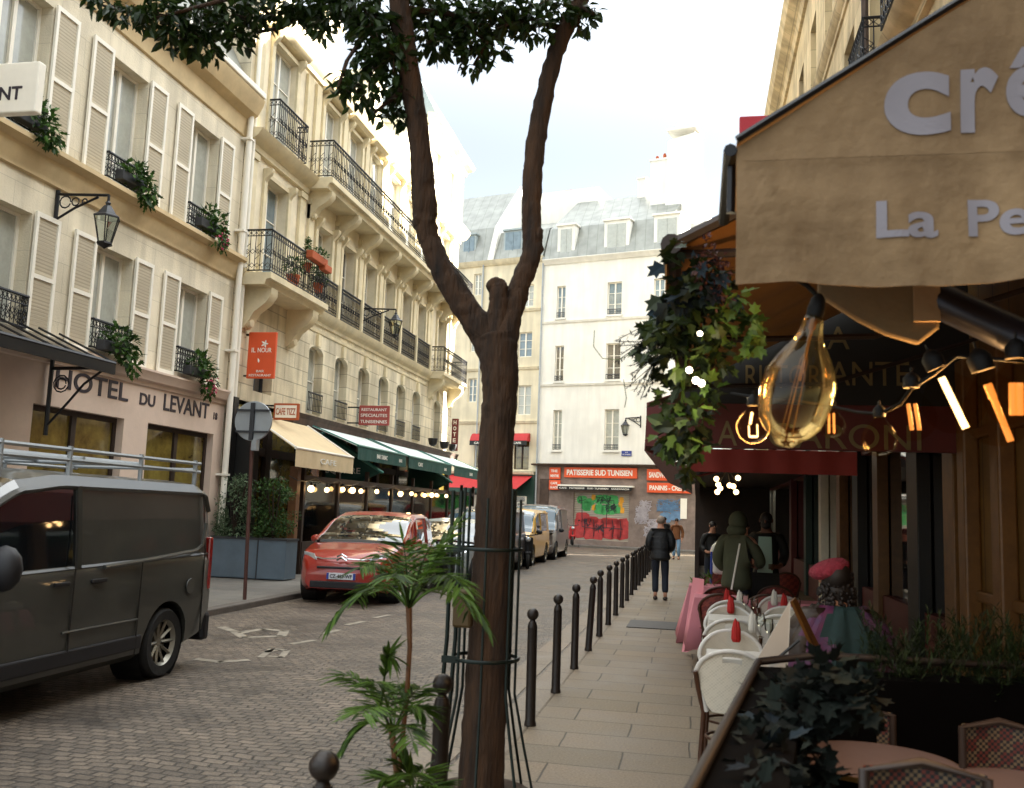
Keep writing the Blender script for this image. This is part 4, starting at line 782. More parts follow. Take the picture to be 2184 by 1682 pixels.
mb = MB(FR); mb.box(9.5, 36, .0, .7, .003, .1); mb.box(9.5, 36, 2.7, 2.95, .003, .1); mb.box(9.5, 36, 2.95, 4.2, .003, .06); mb.build('stall_board', M['redd'], Rb)
mb = MB(FR); mb.box(9.5, 36, .7, 2.7, -.2, .0); mb.build('shop_window', mat('restaurant_glass', '2e2a26', .06, .55, var=.5, vs=2, coat=1, spec=1), Rb)
M['crepe'] = stripes('yellow_boarding', '6b4c1f', '432d10', 'Y', .42, .06, .55, .5, vari=.3)
mb = MB(FR); mb.box(-4, 9.5, 0, 4.2, .003, .08); mb.build('boarded_front', M['crepe'], Rb)
mb = MB(FR)
for u in (9.3, 8.3, 7.2, 5.0): mb.box(u - .12, u + .12, 0, 3.2, .08, .22)
for z in (1.0, 2.45): mb.box(4, 9.4, z, z + .1, .08, .14)
mb.build('timber_post', M['ochre'], Rb, each=True, bevel=.02)
mb = MB(FR); mb.box(5.3, 6.9, 1.1, 2.35, .082, .1); mb.build('dark_hatch', M['wood'], Rb)
# red sign high on the wall
M['rsign'] = mat('bright_red_sign', 'b02030', .45, var=.06); o = empty('projecting_sign', 'red sign box with a cream panel rising behind the crepe awning edge', 'sign', (.8, 9, 5.05))
mb = MB(); mb.box(.37, 1.3, 9.0, 9.08, 5.05, 5.56); mb.build('panel', M['rsign'], o, bevel=.012)
mb = MB(); mb.box(.54, 1.2, 8.985, 8.997, 5.12, 5.48); mb.build('face', M['creamc'], o); mb = MB(); mb.box(1.3, 2.6, 9.03, 9.07, 5.3, 5.35); mb.build('arm', M['iron'], o)
# ------------------------------------------------------------------ crepe awning (nearest)
def clothsheet(mb, f, nu, nv, t):
    """wavy sheet f(a, b) -> point, thickness vector t"""
    t = Vector(t); k = (nu + 1) * (nv + 1); vs = [Vector(f(i / nu, j / nv)) for j in range(nv + 1) for i in range(nu + 1)]; vs += [v + t for v in vs]; fs = []
    for j in range(nv):
        for i in range(nu):
            a = j * (nu + 1) + i; fs += [(a, a + 1, a + nu + 2, a + nu + 1), (k + a, k + a + nu + 1, k + a + nu + 2, k + a + 1)]
    for i in range(nu): fs += [(i, k + i, k + i + 1, i + 1)]; a = nv * (nu + 1) + i; fs += [(a, a + 1, k + a + 1, k + a)]
    for j in range(nv): a = j * (nu + 1); b = a + nu + 1; fs += [(a, b, k + b, k + a)]; a += nu; b += nu; fs += [(a, k + a, k + b, b)]
    mb.add(vs, fs)
M['crc'] = mat('tan_awning_cloth', '6a543a', .9, vs=2.2, bump=.6, bs=14, col2='8f7656'); M['under'] = mat('brown_awning_underside', 'a0713c', .9, var=.12, bump=.2, bs=6)
Aw = empty('crepe_awning', 'tan canvas awning lettered creperie with a broad side flap, nearest on the right', 'awning', (.13, 3.0, 2.4))
XA, SL = .115, .63
def topz(x): return 2.85 + (x - XA) * SL
mb = MB()
def foldy(x, b): return .013 * math.sin(x * 15 + 2 * math.sin(b * 3 + x)) * (1 - b) ** 1.5 + .006 * math.sin(x * 37 + b * 5) * (1 - b) + .009 * math.sin(b * 8 + x * 4) + .012 * math.exp(-((x - .22) / .05) ** 2 - ((b - .5) / .25) ** 2) * math.sin((x + b) * 60)
def cheek(a, b):
    x = XA + a * 2.45; zt = topz(x); zb = 2.385 + .012 * math.sin(x * 7) + .01 * x; z = zb + (zt - zb) * b
    return (x, 3.0 + foldy(x, b), z)
clothsheet(mb, cheek, 90, 22, (0, .006, 0)); mb.build('side_flap', M['crc'], Aw, smooth=60)
mb = MB(); mb.box(XA + .02, 2.5, 2.986, 2.99, 2.795, 2.8); mb.build('hem_line', M['crc'], Aw)
mb = MB(); mb.slab((XA, 2.99, 2.86), (2.6, 2.99, topz(2.6) + .01), (2.6, 3.75, topz(2.6) + .01), (XA, 3.75, 2.86), (0, 0, .012)); mb.build('canopy', M['crc'], Aw)
mb = MB(); mb.tube([(XA - .02, 3.0, 2.84), (XA - .02, 3.75, 2.84)], .022, 8); mb.tube([(XA, 2.99, 2.87), (2.6, 2.99, topz(2.6) + .02)], .012, 5); mb.tube([(XA - .012, 3.1, 2.84), (XA - .014, 3.1, 2.66)], .016, 6); mb.build('front_bar', M['iron'], Aw)
def cl(s, x, y, h, x2, bold, b=.0):
    p = at(x, y, 'y', 2.965); q = at(x2, y, 'y', 2.965); o = text('lettering', s, p, (1, 0, .0), (0, 0, 1), h, M['lilac'], Aw, q.x - p.x, bold=bold, ext=.001)
    bm = bmesh.new(); bm.from_mesh(o.data); bmesh.ops.subdivide_edges(bm, edges=[e for e in bm.edges if e.calc_length() > .02], cuts=3, use_grid_fill=True); bmesh.ops.triangulate(bm, faces=bm.faces); off = WLOC[Aw.name]
    for v in bm.verts:
        x = v.co.x + off.x; z = v.co.z + off.z; zb = 2.385 + .012 * math.sin(x * 7) + .01 * x; b_ = (z - zb) / (topz(x) - zb); v.co.y += foldy(x, b_) + 3.0 - .004 - 2.965
    bm.to_mesh(o.data); bm.free()
M['lilac'] = mat('pale_lilac_letters', '837f86', .7, var=.05)
cl('c', 1892, 282, .205, 2036, .03); cl('r', 2058, 272, .205, 2140, .03); cl('êperie', 2158, 285, .29, 2720, .03)
cl('La', 1872, 505, .118, 2006, .024); cl('Petite', 2072, 500, .118, 2400, .024)
# second awning: brown cloth seen from below, garlanded front bar
A2 = empty('brown_awning', 'brown cloth awning seen from below behind the crepe flap', 'awning', (-.1, 6.5, 2.8))
xf, zf, y0, y1 = -.13, 2.92, 4.35, 9.3
mb = MB()
def roof2(a, b):
    x = xf + a * (2.6 - xf); y = y0 + b * (y1 - y0); return (x, y, zf + (x - xf) * .5 - .05 * math.sin(math.pi * ((b * 6) % 1)) * (1 - .5 * a))
clothsheet(mb, roof2, 16, 60, (0, 0, .008)); mb.build('canopy', M['under'], A2, smooth=50)
mb = MB(); clothsheet(mb, lambda a, b: (xf - .02, y0 + a * (y1 - y0), zf - b * .24 + .02 + .01 * math.sin(a * 90)), 80, 3, (-.006, 0, 0)); mb.build('valance', M['under'], A2, smooth=50)
mb = MB(); mb.tube([(xf, y0 - .02, zf), (xf, y1, zf)], .05, 10); mb.tube([(xf, y0, zf), (2.6, y0, zf + (2.6 - xf) * .5)], .03, 6)
for y in (y0 + .1, 6.7, y1 - .2): mb.tube([(xf, y, zf - .02), (1.2, y + .1, 2.95), (2.6, y, 3.4)], .022, 6)
mb.build('front_bar', M['wood'], A2)
# sign boards and red awning of the restaurant
Sg = empty('restaurant_sign', 'black and red sign board lettered in cream above the restaurant terrace', 'sign', (1.2, 9.45, 2.3))
mb = MB(); mb.box(-.14, 2.58, 9.42, 9.5, 2.78, 4.1); mb.build('black_board', mat('black_sign_board', '1a1a18', .7, var=.15), Sg); mb = MB(); mb.box(-.5, 2.58, 9.40, 9.5, 2.34, 2.775); mb.build('red_board', mat('deep_red_board', '571610', .6, var=.15), Sg)
M['gold'] = mat('cream_gold_letters', '77663f', .6, var=.1)
def sl(s, x, y, x2, h, bold=0.):
    p = at(x, y, 'y', 9.39); q = at(x2, y, 'y', 9.39); text('lettering', s, p, (1, 0, 0), (0, 0, 1), h, M['gold'], Sg, q.x - p.x, bold=bold)
sl('A', 1764, 745, 1812, .22); sl('ANTE', 1768, 822, 1940, .23); sl('RISTOR', 1590, 828, 1752, .23); sl('A', 1530, 950, 1572, .24); sl('CARONI', 1640, 955, 1965, .24)
Ra = empty('red_awning', 'red awning with a straight valance over the restaurant terrace', 'awning', (.6, 9.8, 2.1))
mb = MB(); mb.slab((-.52, 9.5, 2.3), (-.06, 9.5, 2.1), (-.08, 18.5, 2.1), (-.52, 18.5, 2.3), (0, 0, .01)); mb.slab((-.5, 9.5, 2.78), (-.52, 9.5, 2.3), (-.52, 18.5, 2.3), (-.5, 18.5, 2.78), (.01, 0, 0)); mb.slab((-.5, 9.52, 2.78), (2.58, 9.52, 3.9), (2.58, 18.5, 3.9), (-.5, 18.5, 2.78), (0, 0, .01)); mb.build('cloth', M['redd'], Ra)
mb = MB(); clothsheet(mb, lambda a, b: (-.06 + a * 1.55, 9.38 + .012 * math.sin(a * 30), 2.1 + b * .225), 30, 4, (0, .008, 0)); mb.build('valance', mat('red_valance', '741d10', .8, var=.1), Ra, smooth=40)
mb = MB()
for y in (9.9, 12.8, 15.6, 18.3): mb.tube([(-.5, y, 2.3), (1.0, y, 2.7), (2.5, y, 3.3)], .025, 6)
mb.build('folding_arm', M['dustred'], Ra, each=True)
# dark canopy and screens further along the terrace
T = empty('terrace_canopy', 'dark wooden terrace canopy with glazed sides further down the right pavement', 'terrace', (1, 26, 0))
mb = MB(); mb.box(.0, 2.58, 19, 34, 2.75, 2.95); mb.box(-.05, .05, 19, 34, 2.45, 2.75)
for y in (19.0, 23, 27, 31, 34): mb.box(-.02, .06, y - .04, y + .04, 0, 2.6)
mb.box(.06, 2.5, 33.9, 34, .0, 2.8); mb.build('frame', M['wood'], T)
mb = MB(); mb.box(0, .03, 23.1, 33.9, .05, .8); mb.build('screen', M['black'], T, each=True)
# ------------------------------------------------------------------ vehicles (local frame: front towards -y, origin on the road under the middle)
def lerp(tab, y):
    for (a, p), (b, q) in zip(tab, tab[1:]):
        if y <= b: t = max(0, (y - a) / (b - a)); t = t * t * (3 - 2 * t) * .5 + t * .5; return p + (q - p) * t
    return tab[-1][1]
def boolcut(o, cut):
    c = cut.build('cut', M['black']); md = o.modifiers.new('b', 'BOOLEAN'); md.object = c; md.operation = 'DIFFERENCE'; md.solver = 'EXACT'
    dg = bpy.context.evaluated_depsgraph_get(); me = bpy.data.meshes.new_from_object(o.evaluated_get(dg)); o.modifiers.clear(); o.data = me; bpy.data.objects.remove(c)
    for p in me.polygons: p.use_smooth = True
    me.set_sharp_from_angle(angle=R(32))
def vehicle(name, lab, cat, L, Wd, top, belt, roof, wid, paint, wheels, pillars, glass='carglass', tum=.13, zb=.2, wr=.32, grp='vehicles parked along the left kerb', cargo=None, panel=None):
    """top: hood/belt line of the lower body, belt: foot of the glass, roof: upper surface; tables of (y, value)"""
    o = empty(name, lab, cat, (0, 0, 0), grp); n = 56; ys = [-L / 2 + L * (i / n) for i in range(n + 1)]; hw = Wd / 2
    rings = []
    for y in ys:
        w_ = hw * lerp(wid, y); t = lerp(top, y); z0 = zb + .1 * max(0, 1 - (y + L / 2) / .5) + .1 * max(0, 1 - (L / 2 - y) / .5)
        h = t - z0; half = [(0, z0), (w_ * .86, z0), (w_ * .965, z0 + .07), (w_ * .995, z0 + h * .3), (w_, z0 + h * .52), (w_ * .985, z0 + h * .62), (w_ * .99, t - .1), (w_ * .955, t - .02), (w_ * .9, t), (w_ * .5, t + .025), (0, t + .03)]
        rings.append([(x, y, z) for x, z in half] + [(-x, y, z) for x, z in half[-2:0:-1]])
    mb = MB(); k = len(rings[0]); mb.add([p for r in rings for p in r], [(i * k + j, i * k + (j + 1) % k, (i + 1) * k + (j + 1) % k, (i + 1) * k + j) for i in range(n) for j in range(k)] + [tuple(range(k)), tuple(range(n * k, (n + 1) * k))[::-1]])
    body = mb.build('body', M[paint], o, smooth=32)
    cut = MB()
    for wy in wheels:
        for s in (-1, 1): cut.lathe([(wr + .07, s * hw * .62), (wr + .07, s * (hw + .1))], (0, wy, wr), 28, ax='x')
    boolcut(body, cut)
    mb = MB()
    for wy in wheels:
        for s in (-1, 1): mb.lathe([(0, s * hw * .63), (wr + .068, s * hw * .63), (wr + .068, s * hw * .95)], (0, wy, wr), 24, ax='x', cap=False)
    mb.build('wheel_arch', M['black'], o, each=True)
    # greenhouse
    yg = [y for y in ys if lerp(roof, y) > lerp(belt, y) + .03]
    G = []
    for y in yg:
        w_ = hw * lerp(wid, y) * .955; b = lerp(belt, y) - .03; r = lerp(roof, y); h = r - b; wt = w_ - tum * h / .5 * 1.0 if h < .6 else w_ - tum * h / .55
        wt = max(wt, w_ * .55); half = [(w_, b), (w_ + (wt - w_) * .45, b + h * .5), (w_ + (wt - w_) * .9, b + h * .86), (wt * .93, b + h * .97), (wt * .55, r + .015), (0, r + .025)]
        G.append([(x, y, z) for x, z in half] + [(-x, y, z) for x, z in half[-2::-1]])
    k = len(G[0]); wy1 = next((y for y in yg if lerp(roof, y) > max(v for _, v in roof) - .09), yg[0]); wy2 = next((y for y in reversed(yg) if lerp(roof, y) > max(v for _, v in roof) - .09), yg[-1])
    pm = {q: MB() for q in ('windscreen', 'side_window', 'side_window2', 'rear_window', 'roof')}
    for i in range(len(G) - 1):
        yc = (yg[i] + yg[i + 1]) / 2
        for j in range(k - 1):
            side = j < 2 or j > k - 4
            if yc < wy1 and not side: q = 'windscreen'
            elif yc > wy2 and not side: q = 'rear_window'
            elif side: q = 'side_window' if j < 2 else 'side_window2'
            else: q = 'roof'
            a = [G[i][j], G[i][j + 1], G[i + 1][j + 1], G[i + 1][j]]
            if q.startswith('side') and cargo and yc > cargo: q = 'roof'
            pm[q].add(a, [(0, 1, 2, 3)])
    pm['windscreen'].add(G[0], [tuple(range(k))]); pm['rear_window' if not cargo else 'roof'].add(G[-1], [tuple(range(k))])
    for q, m_ in pm.items(): m_.build(q.rstrip('2'), M[paint if q == 'roof' else glass], o, smooth=40)
    # pillars and roof rails follow the glass
    mb = MB()
    for s in (0, 1):
        for py0, py1 in pillars:
            pts = []
            for j in range(3):
                y = py0 + (py1 - py0) * j / 2; i = min(range(len(yg)), key=lambda i: abs(yg[i] - y)); p = G[i][j] if not s else G[i][k - 1 - j]
                pts.append(Vector((p[0] + (.004 if not s else -.004), y, p[2])))
            mb.tube(pts, .034, 5)
        line = [Vector(g_[2] if not s else g_[k - 3]) for g_ in G]; mb.tube(line, .032, 5)
        line = [Vector(g_[0] if not s else g_[k - 1]) for g_ in G]; mb.tube(line, .02, 5, 0)
    mb.build('pillar', M[paint], o, smooth=50)
    for wy in wheels:
        for s in (-1, 1):
            c = (s * (hw - .11), wy, wr); wq = MB(); wq.lathe([(wr * .66, -.09 * 1), (wr * .93, -.1), (wr, -.07), (wr, .07), (wr * .93, .1), (wr * .66, .09)], c, 28, ax='x', cap=False); w_ = wq.build('wheel', M['tyre'], o, smooth=40)
            rm = MB(); rm.lathe([(0, s * .03), (.05, s * .035), (.07, s * .02)], c, 10, ax='x'); rm.lathe([(wr * .58, s * .05), (wr * .66, s * .09), (wr * .68, s * .05)], c, 28, ax='x', cap=False)
            for a in range(10):
                t = a * math.pi / 5; cs, sn = math.cos(t), math.sin(t); rm.tube([(c[0] + s * .03, c[1] + cs * .05, c[2] + sn * .05), (c[0] + s * .06, c[1] + cs * wr * .62, c[2] + sn * wr * .62)], .017, 4)
            rm.lathe([(0, -s * .02), (wr * .64, -s * .02)], c, 20, ax='x', cap=False); rm.build('rim', M['alloy'], w_, smooth=40)
    return o, body
M['carglass'] = mat('car_glass', '14181c', .03, var=.3, coat=1, spec=1); M['tyre'] = mat('tyre_rubber', '141312', .8, var=.2, bump=.2); M['alloy'] = mat('alloy_rim', '8d8a80', .35, .7, var=.1)
M['vanp'] = mat('dark_grey_van_paint', '3b3c38', .42, .15, var=.16, vs=1.6, coat=.45); M['carred'] = mat('orange_red_car_paint', '951d0e', .3, .1, var=.05, coat=1); M['silver'] = mat('pale_silver_paint', 'c4cdd2', .28, .35, coat=.9, var=.04)
M['yellow'] = mat('pale_yellow_paint', 'c79a3c', .35, .0, coat=.7, var=.04); M['grey'] = mat('warm_grey_paint', '5a5557', .35, .3, coat=.7, var=.05); M['chrome'] = mat('chrome_trim', 'c8ccd2', .15, 1, var=.03); M['lamp'] = mat('headlamp_glass', 'b8bcc0', .1, .3, coat=1); M['blackpl'] = mat('black_plastic', '15151a', .55, var=.15); M['rlamp'] = mat('red_tail_lamp', '8f1b16', .2, coat=1, var=.1); M['plate'] = mat('white_plate', 'd8dae0', .4, var=.02); M['pblue'] = mat('plate_blue', '24409a', .4, var=.02)
M['ygl'] = mat('pale_sky_glass', '2c4a5c', .04, coat=1, var=.1)
# dark van driving towards the camera on the left
VL, VW = 4.9, 1.92
van, vb = vehicle('delivery_van', 'large dark grey delivery van with a roof rack, driving past at the left edge', 'van', VL, VW,
    [(-2.45, .75), (-2.3, 1.0), (-1.7, 1.12), (-1.4, 1.16), (2.4, 1.2), (2.45, 1.18)], [(-2.45, 1.1), (-1.7, 1.14), (2.45, 1.2)], [(-1.75, 1.12), (-1.5, 1.3), (-1.0, 1.7), (-.6, 1.88), (-.1, 1.94), (2.2, 1.93), (2.38, 1.88), (2.45, 1.7)],
    [(-2.45, .8), (-2.2, .93), (-1.6, 1), (2.2, 1), (2.45, .96)], 'vanp', (-1.5, 1.55), [(-1.1, -1.15), (.1, .1)], tum=.05, zb=.22, wr=.335, grp=None, cargo=.12)
mb = MB(); x = .963
for pts, r in (([(x, .42, 1.13), (x + .004, 1.2, 1.17), (x, 2.0, 1.22), (x - .012, 2.16, 1.27), (x - .03, 2.24, 1.5)], .02), ([(x + .004, -.1, .62), (x + .004, 1.0, .62)], .012)):
    mb.tube(pts, r, 6)
    mb.tube([(-a, b, c) for a, b, c in pts], r, 6)
mb.build('crease', M['vanp'], van, each=True, smooth=50)
mb = MB(); mb.tube([(.965, -.0, .45), (.96, .02, 1.15), (.885, .06, 1.75)], .008, 4); mb.tube([(.966, 1.0, .3), (.965, 1.02, 1.15)], .007, 4); mb.tube([(.97, 2.2, .35), (.945, 2.24, 1.2), (.87, 2.26, 1.8)], .008, 4); mb.build('door_seam', M['black'], van, each=True)
mb = MB(); mb.ball((1.12, -1.05, 1.2), (.14, .1, .17), 12); mb.tube([(.93, -1.05, 1.13), (1.1, -1.05, 1.12)], .04, 6); mb.build('mirror', M['blackpl'], van, smooth=60)
mb = MB(); mb.box(.84, .93, 2.38, 2.455, .78, 1.35); mb.box(-.93, -.84, 2.38, 2.455, .78, 1.35); mb.build('tail_light', M['rlamp'], van, each=True, bevel=.02)
mb = MB(); mb.box(-.93, .93, 2.36, 2.5, .25, .55); mb.box(-.93, .93, -2.5, -2.3, .25, .6); mb.build('bumper', M['blackpl'], van, each=True, bevel=.04)
mb = MB(); mb.box(.3, .9, -2.43, -2.2, .78, .98); mb.box(-.9, -.3, -2.43, -2.2, .78, .98); mb.build('headlight', M['lamp'], van, each=True, bevel=.03)
mb = MB()
for s in (-1, 1):
    for z in (2.05, 2.14): mb.tube([(s * .75, -.85, z), (s * .75, 2.35, z)], .02, 6)
    for y in (-.75, .1, 1.2, 2.25): mb.tube([(s * .75, y, 1.88), (s * .75, y, 2.17)], .022, 6)
for y in (-.8, .3, 1.2, 2.3): mb.tube([(-.75, y, 2.07), (.75, y, 2.07)], .02, 6)
mb.tube([(-.4, -.6, 2.1), (-.4, 1.9, 2.1)], .03, 6); mb.tube([(.2, -.2, 2.1), (.2, 2.1, 2.1)], .03, 6); mb.build('roof_rack', M['greyp'], van, smooth=40)
mb = MB(); mb.box(.955, .975, -.25, -.05, 1.0, 1.035); mb.box(.955, .975, .25, .47, 1.0, 1.035); mb.build('door_handle', M['blackpl'], van, each=True, bevel=.008)
mb = MB(); mb.box(.93, .972, -1.05, 1.1, .34, .47); mb.build('side_moulding', M['blackpl'], van, bevel=.015)
mb = MB(); mb.lathe([(0, .0), (.075, .0), (.078, -.006)], (.968, 1.95, .86), 18, ax='x'); mb.build('fuel_cap', M['vanp'], van)
place(van, (-6.07, 7.12, -.1), R(1))
# red family car
red, rb = vehicle('family_car', 'orange red family car parked facing the camera with a big windscreen', 'car', 4.4, 1.83,
    [(-2.2, .62), (-2.1, .8), (-1.85, .92), (-1.2, 1.03), (2.1, 1.04), (2.2, .9)], [(-1.5, 1.0), (-1.0, 1.04), (2.2, 1.04)], [(-1.3, 1.0), (-.9, 1.18), (-.2, 1.5), (.3, 1.62), (1.3, 1.62), (1.9, 1.45), (2.12, 1.1)],
    [(-2.2, .72), (-2.05, .86), (-1.7, .96), (-1.2, 1), (1.7, 1), (2.2, .86)], 'carred', (-1.4, 1.38), [(-.62, -.1), (-.05, .05), (1.0, 1.0)], tum=.1, zb=.17, wr=.32)
def face(o, yf, hw, pl, zpl=.42, grille=.9, chev=True):
    mb = MB()
    for s in (-1, 1): mb.tube([(0, yf - .01, .8), (s * hw * .4, yf + .03, .79), (s * hw * .75, yf + .17, .83)], .013, 5)
    if chev: mb.tube([(-.09, yf - .03, .77), (0, yf - .035, .83), (.09, yf - .03, .77)], .016, 5); mb.tube([(-.09, yf - .03, .83), (0, yf - .035, .88), (.09, yf - .03, .83)], .016, 5)
    mb.build('chrome_strip', M['chrome'], o)
    for s in (-1, 1):
        mb = MB(); mb.prism([(s * hw * .52, yf + .07, .76), (s * hw * .84, yf + .25, .8), (s * hw * .86, yf + .27, .9), (s * hw * .6, yf + .12, .87)], (0, -.035, 0)); mb.build('headlight', M['lamp'], o, each=True, bevel=.01)
        mb = MB(); mb.prism([(s * hw * .6, yf + .055, .56), (s * hw * .82, yf + .2, .57), (s * hw * .82, yf + .2, .68), (s * hw * .62, yf + .06, .66)], (0, -.03, 0)); mb.build('fog_light', M['blackpl'], o)
        mb = MB(); mb.ball((s * (hw + .09), -.62, 1.08), (.11, .07, .08), 10); mb.tube([(s * (hw - .05), -.6, 1.02), (s * (hw + .08), -.62, 1.05)], .025, 5); mb.build('mirror', M[pl], o, smooth=60)
    mb = MB(); mb.box(-hw * .5, hw * .5, yf - .022, yf + .1, .62, .66); mb.box(-hw * .62, hw * .62, yf - .018, yf + .1, .28, .4); mb.build('grille', M['blackpl'], o, bevel=.015)
    mb = MB(); mb.box(-.26, .26, yf - .035, yf + .02, .44, .55); p = mb.build('number_plate', M['plate'], o); mb = MB(); mb.box(-.26, -.22, yf - .037, yf - .034, .44, .55); mb.box(.22, .26, yf - .037, yf - .034, .44, .55); mb.build('plate_band', M['pblue'], p)
    return p
pl_ = face(red, -2.2, .915, 'carred'); text('lettering', 'CZ-483-WF', (-.2, -2.238, .462), (1, 0, 0), (0, 0, 1), .065, M['letter'], pl_, .4, bold=.02)
place(red, (-6.35, 18.2, -.1), R(5))
# silver car behind, yellow car, dark van, yellow van, grey van
sil, _ = vehicle('family_car', 'pale silver car parked behind the red one, partly hidden by the tree guard', 'car', 4.1, 1.75,
    [(-2.05, .6), (-1.9, .78), (-1.3, .95), (2.0, .98), (2.05, .9)], [(-1.5, .95), (2.05, .97)], [(-1.35, .93), (-.9, 1.12), (-.2, 1.42), (.4, 1.5), (1.3, 1.46), (1.9, 1.1)],
    [(-2.05, .7), (-1.8, .92), (-1.2, 1), (1.6, 1), (2.05, .86)], 'silver', (-1.3, 1.25), [(-.66, -.15), (0, .1), (1.0, 1.05)], tum=.11, zb=.17, wr=.3)
p_ = face(sil, -2.05, .87, 'silver', chev=False); text('lettering', 'AB-217-KD', (-.2, -2.088, .462), (1, 0, 0), (0, 0, 1), .065, M['letter'], p_, .4, bold=.02); place(sil, (-5.95, 22.8, -.1), R(2))
vt = [(-2.2, .7), (-2.1, .9), (-1.5, 1.08), (-1.2, 1.1), (2.2, 1.12)]
kw = dict(belt=[(-2, 1.05), (2.2, 1.1)], roof=[(-1.5, 1.05), (-1.2, 1.25), (-.75, 1.65), (-.3, 1.8), (.2, 1.83), (2.1, 1.82), (2.2, 1.7)], wid=[(-2.2, .78), (-1.9, .93), (-1.4, 1), (2, 1), (2.2, .96)], pillars=[(-.9, -.75), (.2, .2)], tum=.06, wr=.32)
dk, _ = vehicle('small_van', 'dark purplish van behind the silver car, its side showing right of the trunk', 'van', 4.3, 1.85, vt, paint='grey', wheels=(-1.35, 1.35), cargo=.2, glass='ygl', **kw); face(dk, -2.2, .88, 'blackpl', chev=False); place(dk, (-6.1, 27.0, -.1), 0)
yv, _ = vehicle('small_van', 'pale yellow van with rounded roof and bright blue windscreen beyond the dark van', 'van', 4.2, 1.82, vt, paint='yellow', wheels=(-1.35, 1.35), cargo=1.6, glass='ygl', **kw); face(yv, -2.2, .87, 'blackpl', chev=False); place(yv, (-6.1, 31.9, -.1), 0)
kw['roof'] = [(-1.5, 1.1), (-1.2, 1.35), (-.75, 1.85), (-.3, 2.0), (.2, 2.03), (2.1, 2.0), (2.2, 1.85)]
gv, _ = vehicle('delivery_van', 'tall grey van parked last in the row with a pale blue windscreen', 'van', 4.6, 1.95, vt, paint='grey', wheels=(-1.4, 1.4), cargo=.3, glass='ygl', **kw); face(gv, -2.2, .93, 'blackpl', chev=False); place(gv, (-6.1, 36.7, -.1), 0)
# scooters
def scooter(lab, loc, rz, paint, grp='scooters parked along the street'):
    o = empty('scooter', lab, 'scooter', (0, 0, 0), grp)
    for y in (-.62, .62):
        mb = MB(); mb.lathe([(.15, -.05), (.24, -.05), (.26, 0), (.24, .05), (.15, .05)], (0, y, .26), 16, ax='x', cap=False); w_ = mb.build('wheel', M['tyre'], o, smooth=40)
        mb = MB(); mb.lathe([(0, -.03), (.15, -.03), (.15, .03), (0, .03)], (0, y, .26), 12, ax='x'); mb.build('rim', M['alloy'], w_)
    mb = MB(); mb.prism([(-.16, -.2, .3), (-.16, .45, .34), (-.16, .85, .6), (-.16, .8, .75), (-.16, .1, .7), (-.16, .05, .42), (-.16, -.25, .36), (-.16, -.45, .95), (-.16, -.56, .98), (-.16, -.5, .5)], (.32, 0, 0)); mb.box(-.1, .1, -.78, -.45, .44, .54); mb.build('body', M[paint], o, bevel=.04)
    mb = MB(); mb.prism([(-.15, .05, .72), (-.15, .8, .77), (-.15, .82, .86), (-.15, .1, .82)], (.3, 0, 0)); mb.build('seat', M['black'], o, bevel=.03)
    mb = MB(); mb.tube([(0, -.62, .26), (0, -.45, 1.02)], .03, 8); mb.tube([(-.32, -.34, 1.06), (-.1, -.45, 1.02), (.1, -.45, 1.02), (.32, -.34, 1.06)], .018, 6)
    for s in (-1, 1): mb.tube([(s * .22, -.42, 1.05), (s * .3, -.46, 1.25)], .008, 4); mb.ball((s * .31, -.46, 1.3), (.06, .015, .04), 8)
    mb.build('handlebar', M['blackpl'], o); mb = MB(); mb.ball((0, -.58, .9), (.09, .06, .08), 10); mb.build('headlight', M['lamp'], o, each=True, smooth=60)
    place(o, loc, rz); return o
scooter('dark scooter standing between the dark van and the yellow van', (-5.2, 29.4, -.1), R(12), 'black')
q = FE(.75, 0, 1.9); scooter('red scooter parked in front of the graffiti roller shutter', (q.x, q.y, .0), R(10), 'redb')
scooter('dark motor scooter between the red car and the silver car', (-5.5, 20.6, -.1), R(-10), 'blackpl')
# ------------------------------------------------------------------ bollards
def bollard():
    o = empty('bollard', 'slim brown black bollard with a ball top on the pavement edge', 'bollard', (0, 0, 0), 'bollards along the right kerb')
    mb = MB(); mb.lathe([(.047, 0), (.047, .02), (.041, .04), (.039, .74), (.041, .75), (.033, .775), (.03, .79)], n=16); mb.build('post', M['bol'], o, smooth=40)
    mb = MB(); mb.lathe([(.028, .785), (.02, .80), (.022, .806)], n=12); mb.ball((0, 0, .848), .048, 14); mb.build('ball_top', M['bol'], o, smooth=60); return o
M['bol'] = mat('brown_black_bollard_paint', '241c17', .42, .2, var=.35, vs=9, bump=.15, bs=40)
b0 = bollard(); ybs = [2.86, 4.31] + [7.46 + 1.408 * k for k in range(17)]
nms = ['nearest bollard, only its ball top shows at the bottom edge left of the palm', 'bollard just left of the tree guard, second nearest', 'first bollard right of the tree trunk', 'second bollard right of the tree trunk', 'third bollard right of the tree trunk', 'fourth bollard right of the trunk, leaning slightly to the right']
for i, y in enumerate(ybs):
    b = b0 if i == 0 else copy_tree(b0)
    place(b, (-1.13 if i < 2 else -1.25 - .007 * (i - 2), y, 0), random.uniform(0, 3), nms[i] if i < len(nms) else 'slim dark bollard in the far part of the row beside the walking man'); 
    b.rotation_euler = (random.uniform(-.012, .012), R(3) if i == 5 else random.uniform(-.01, .014), 0)
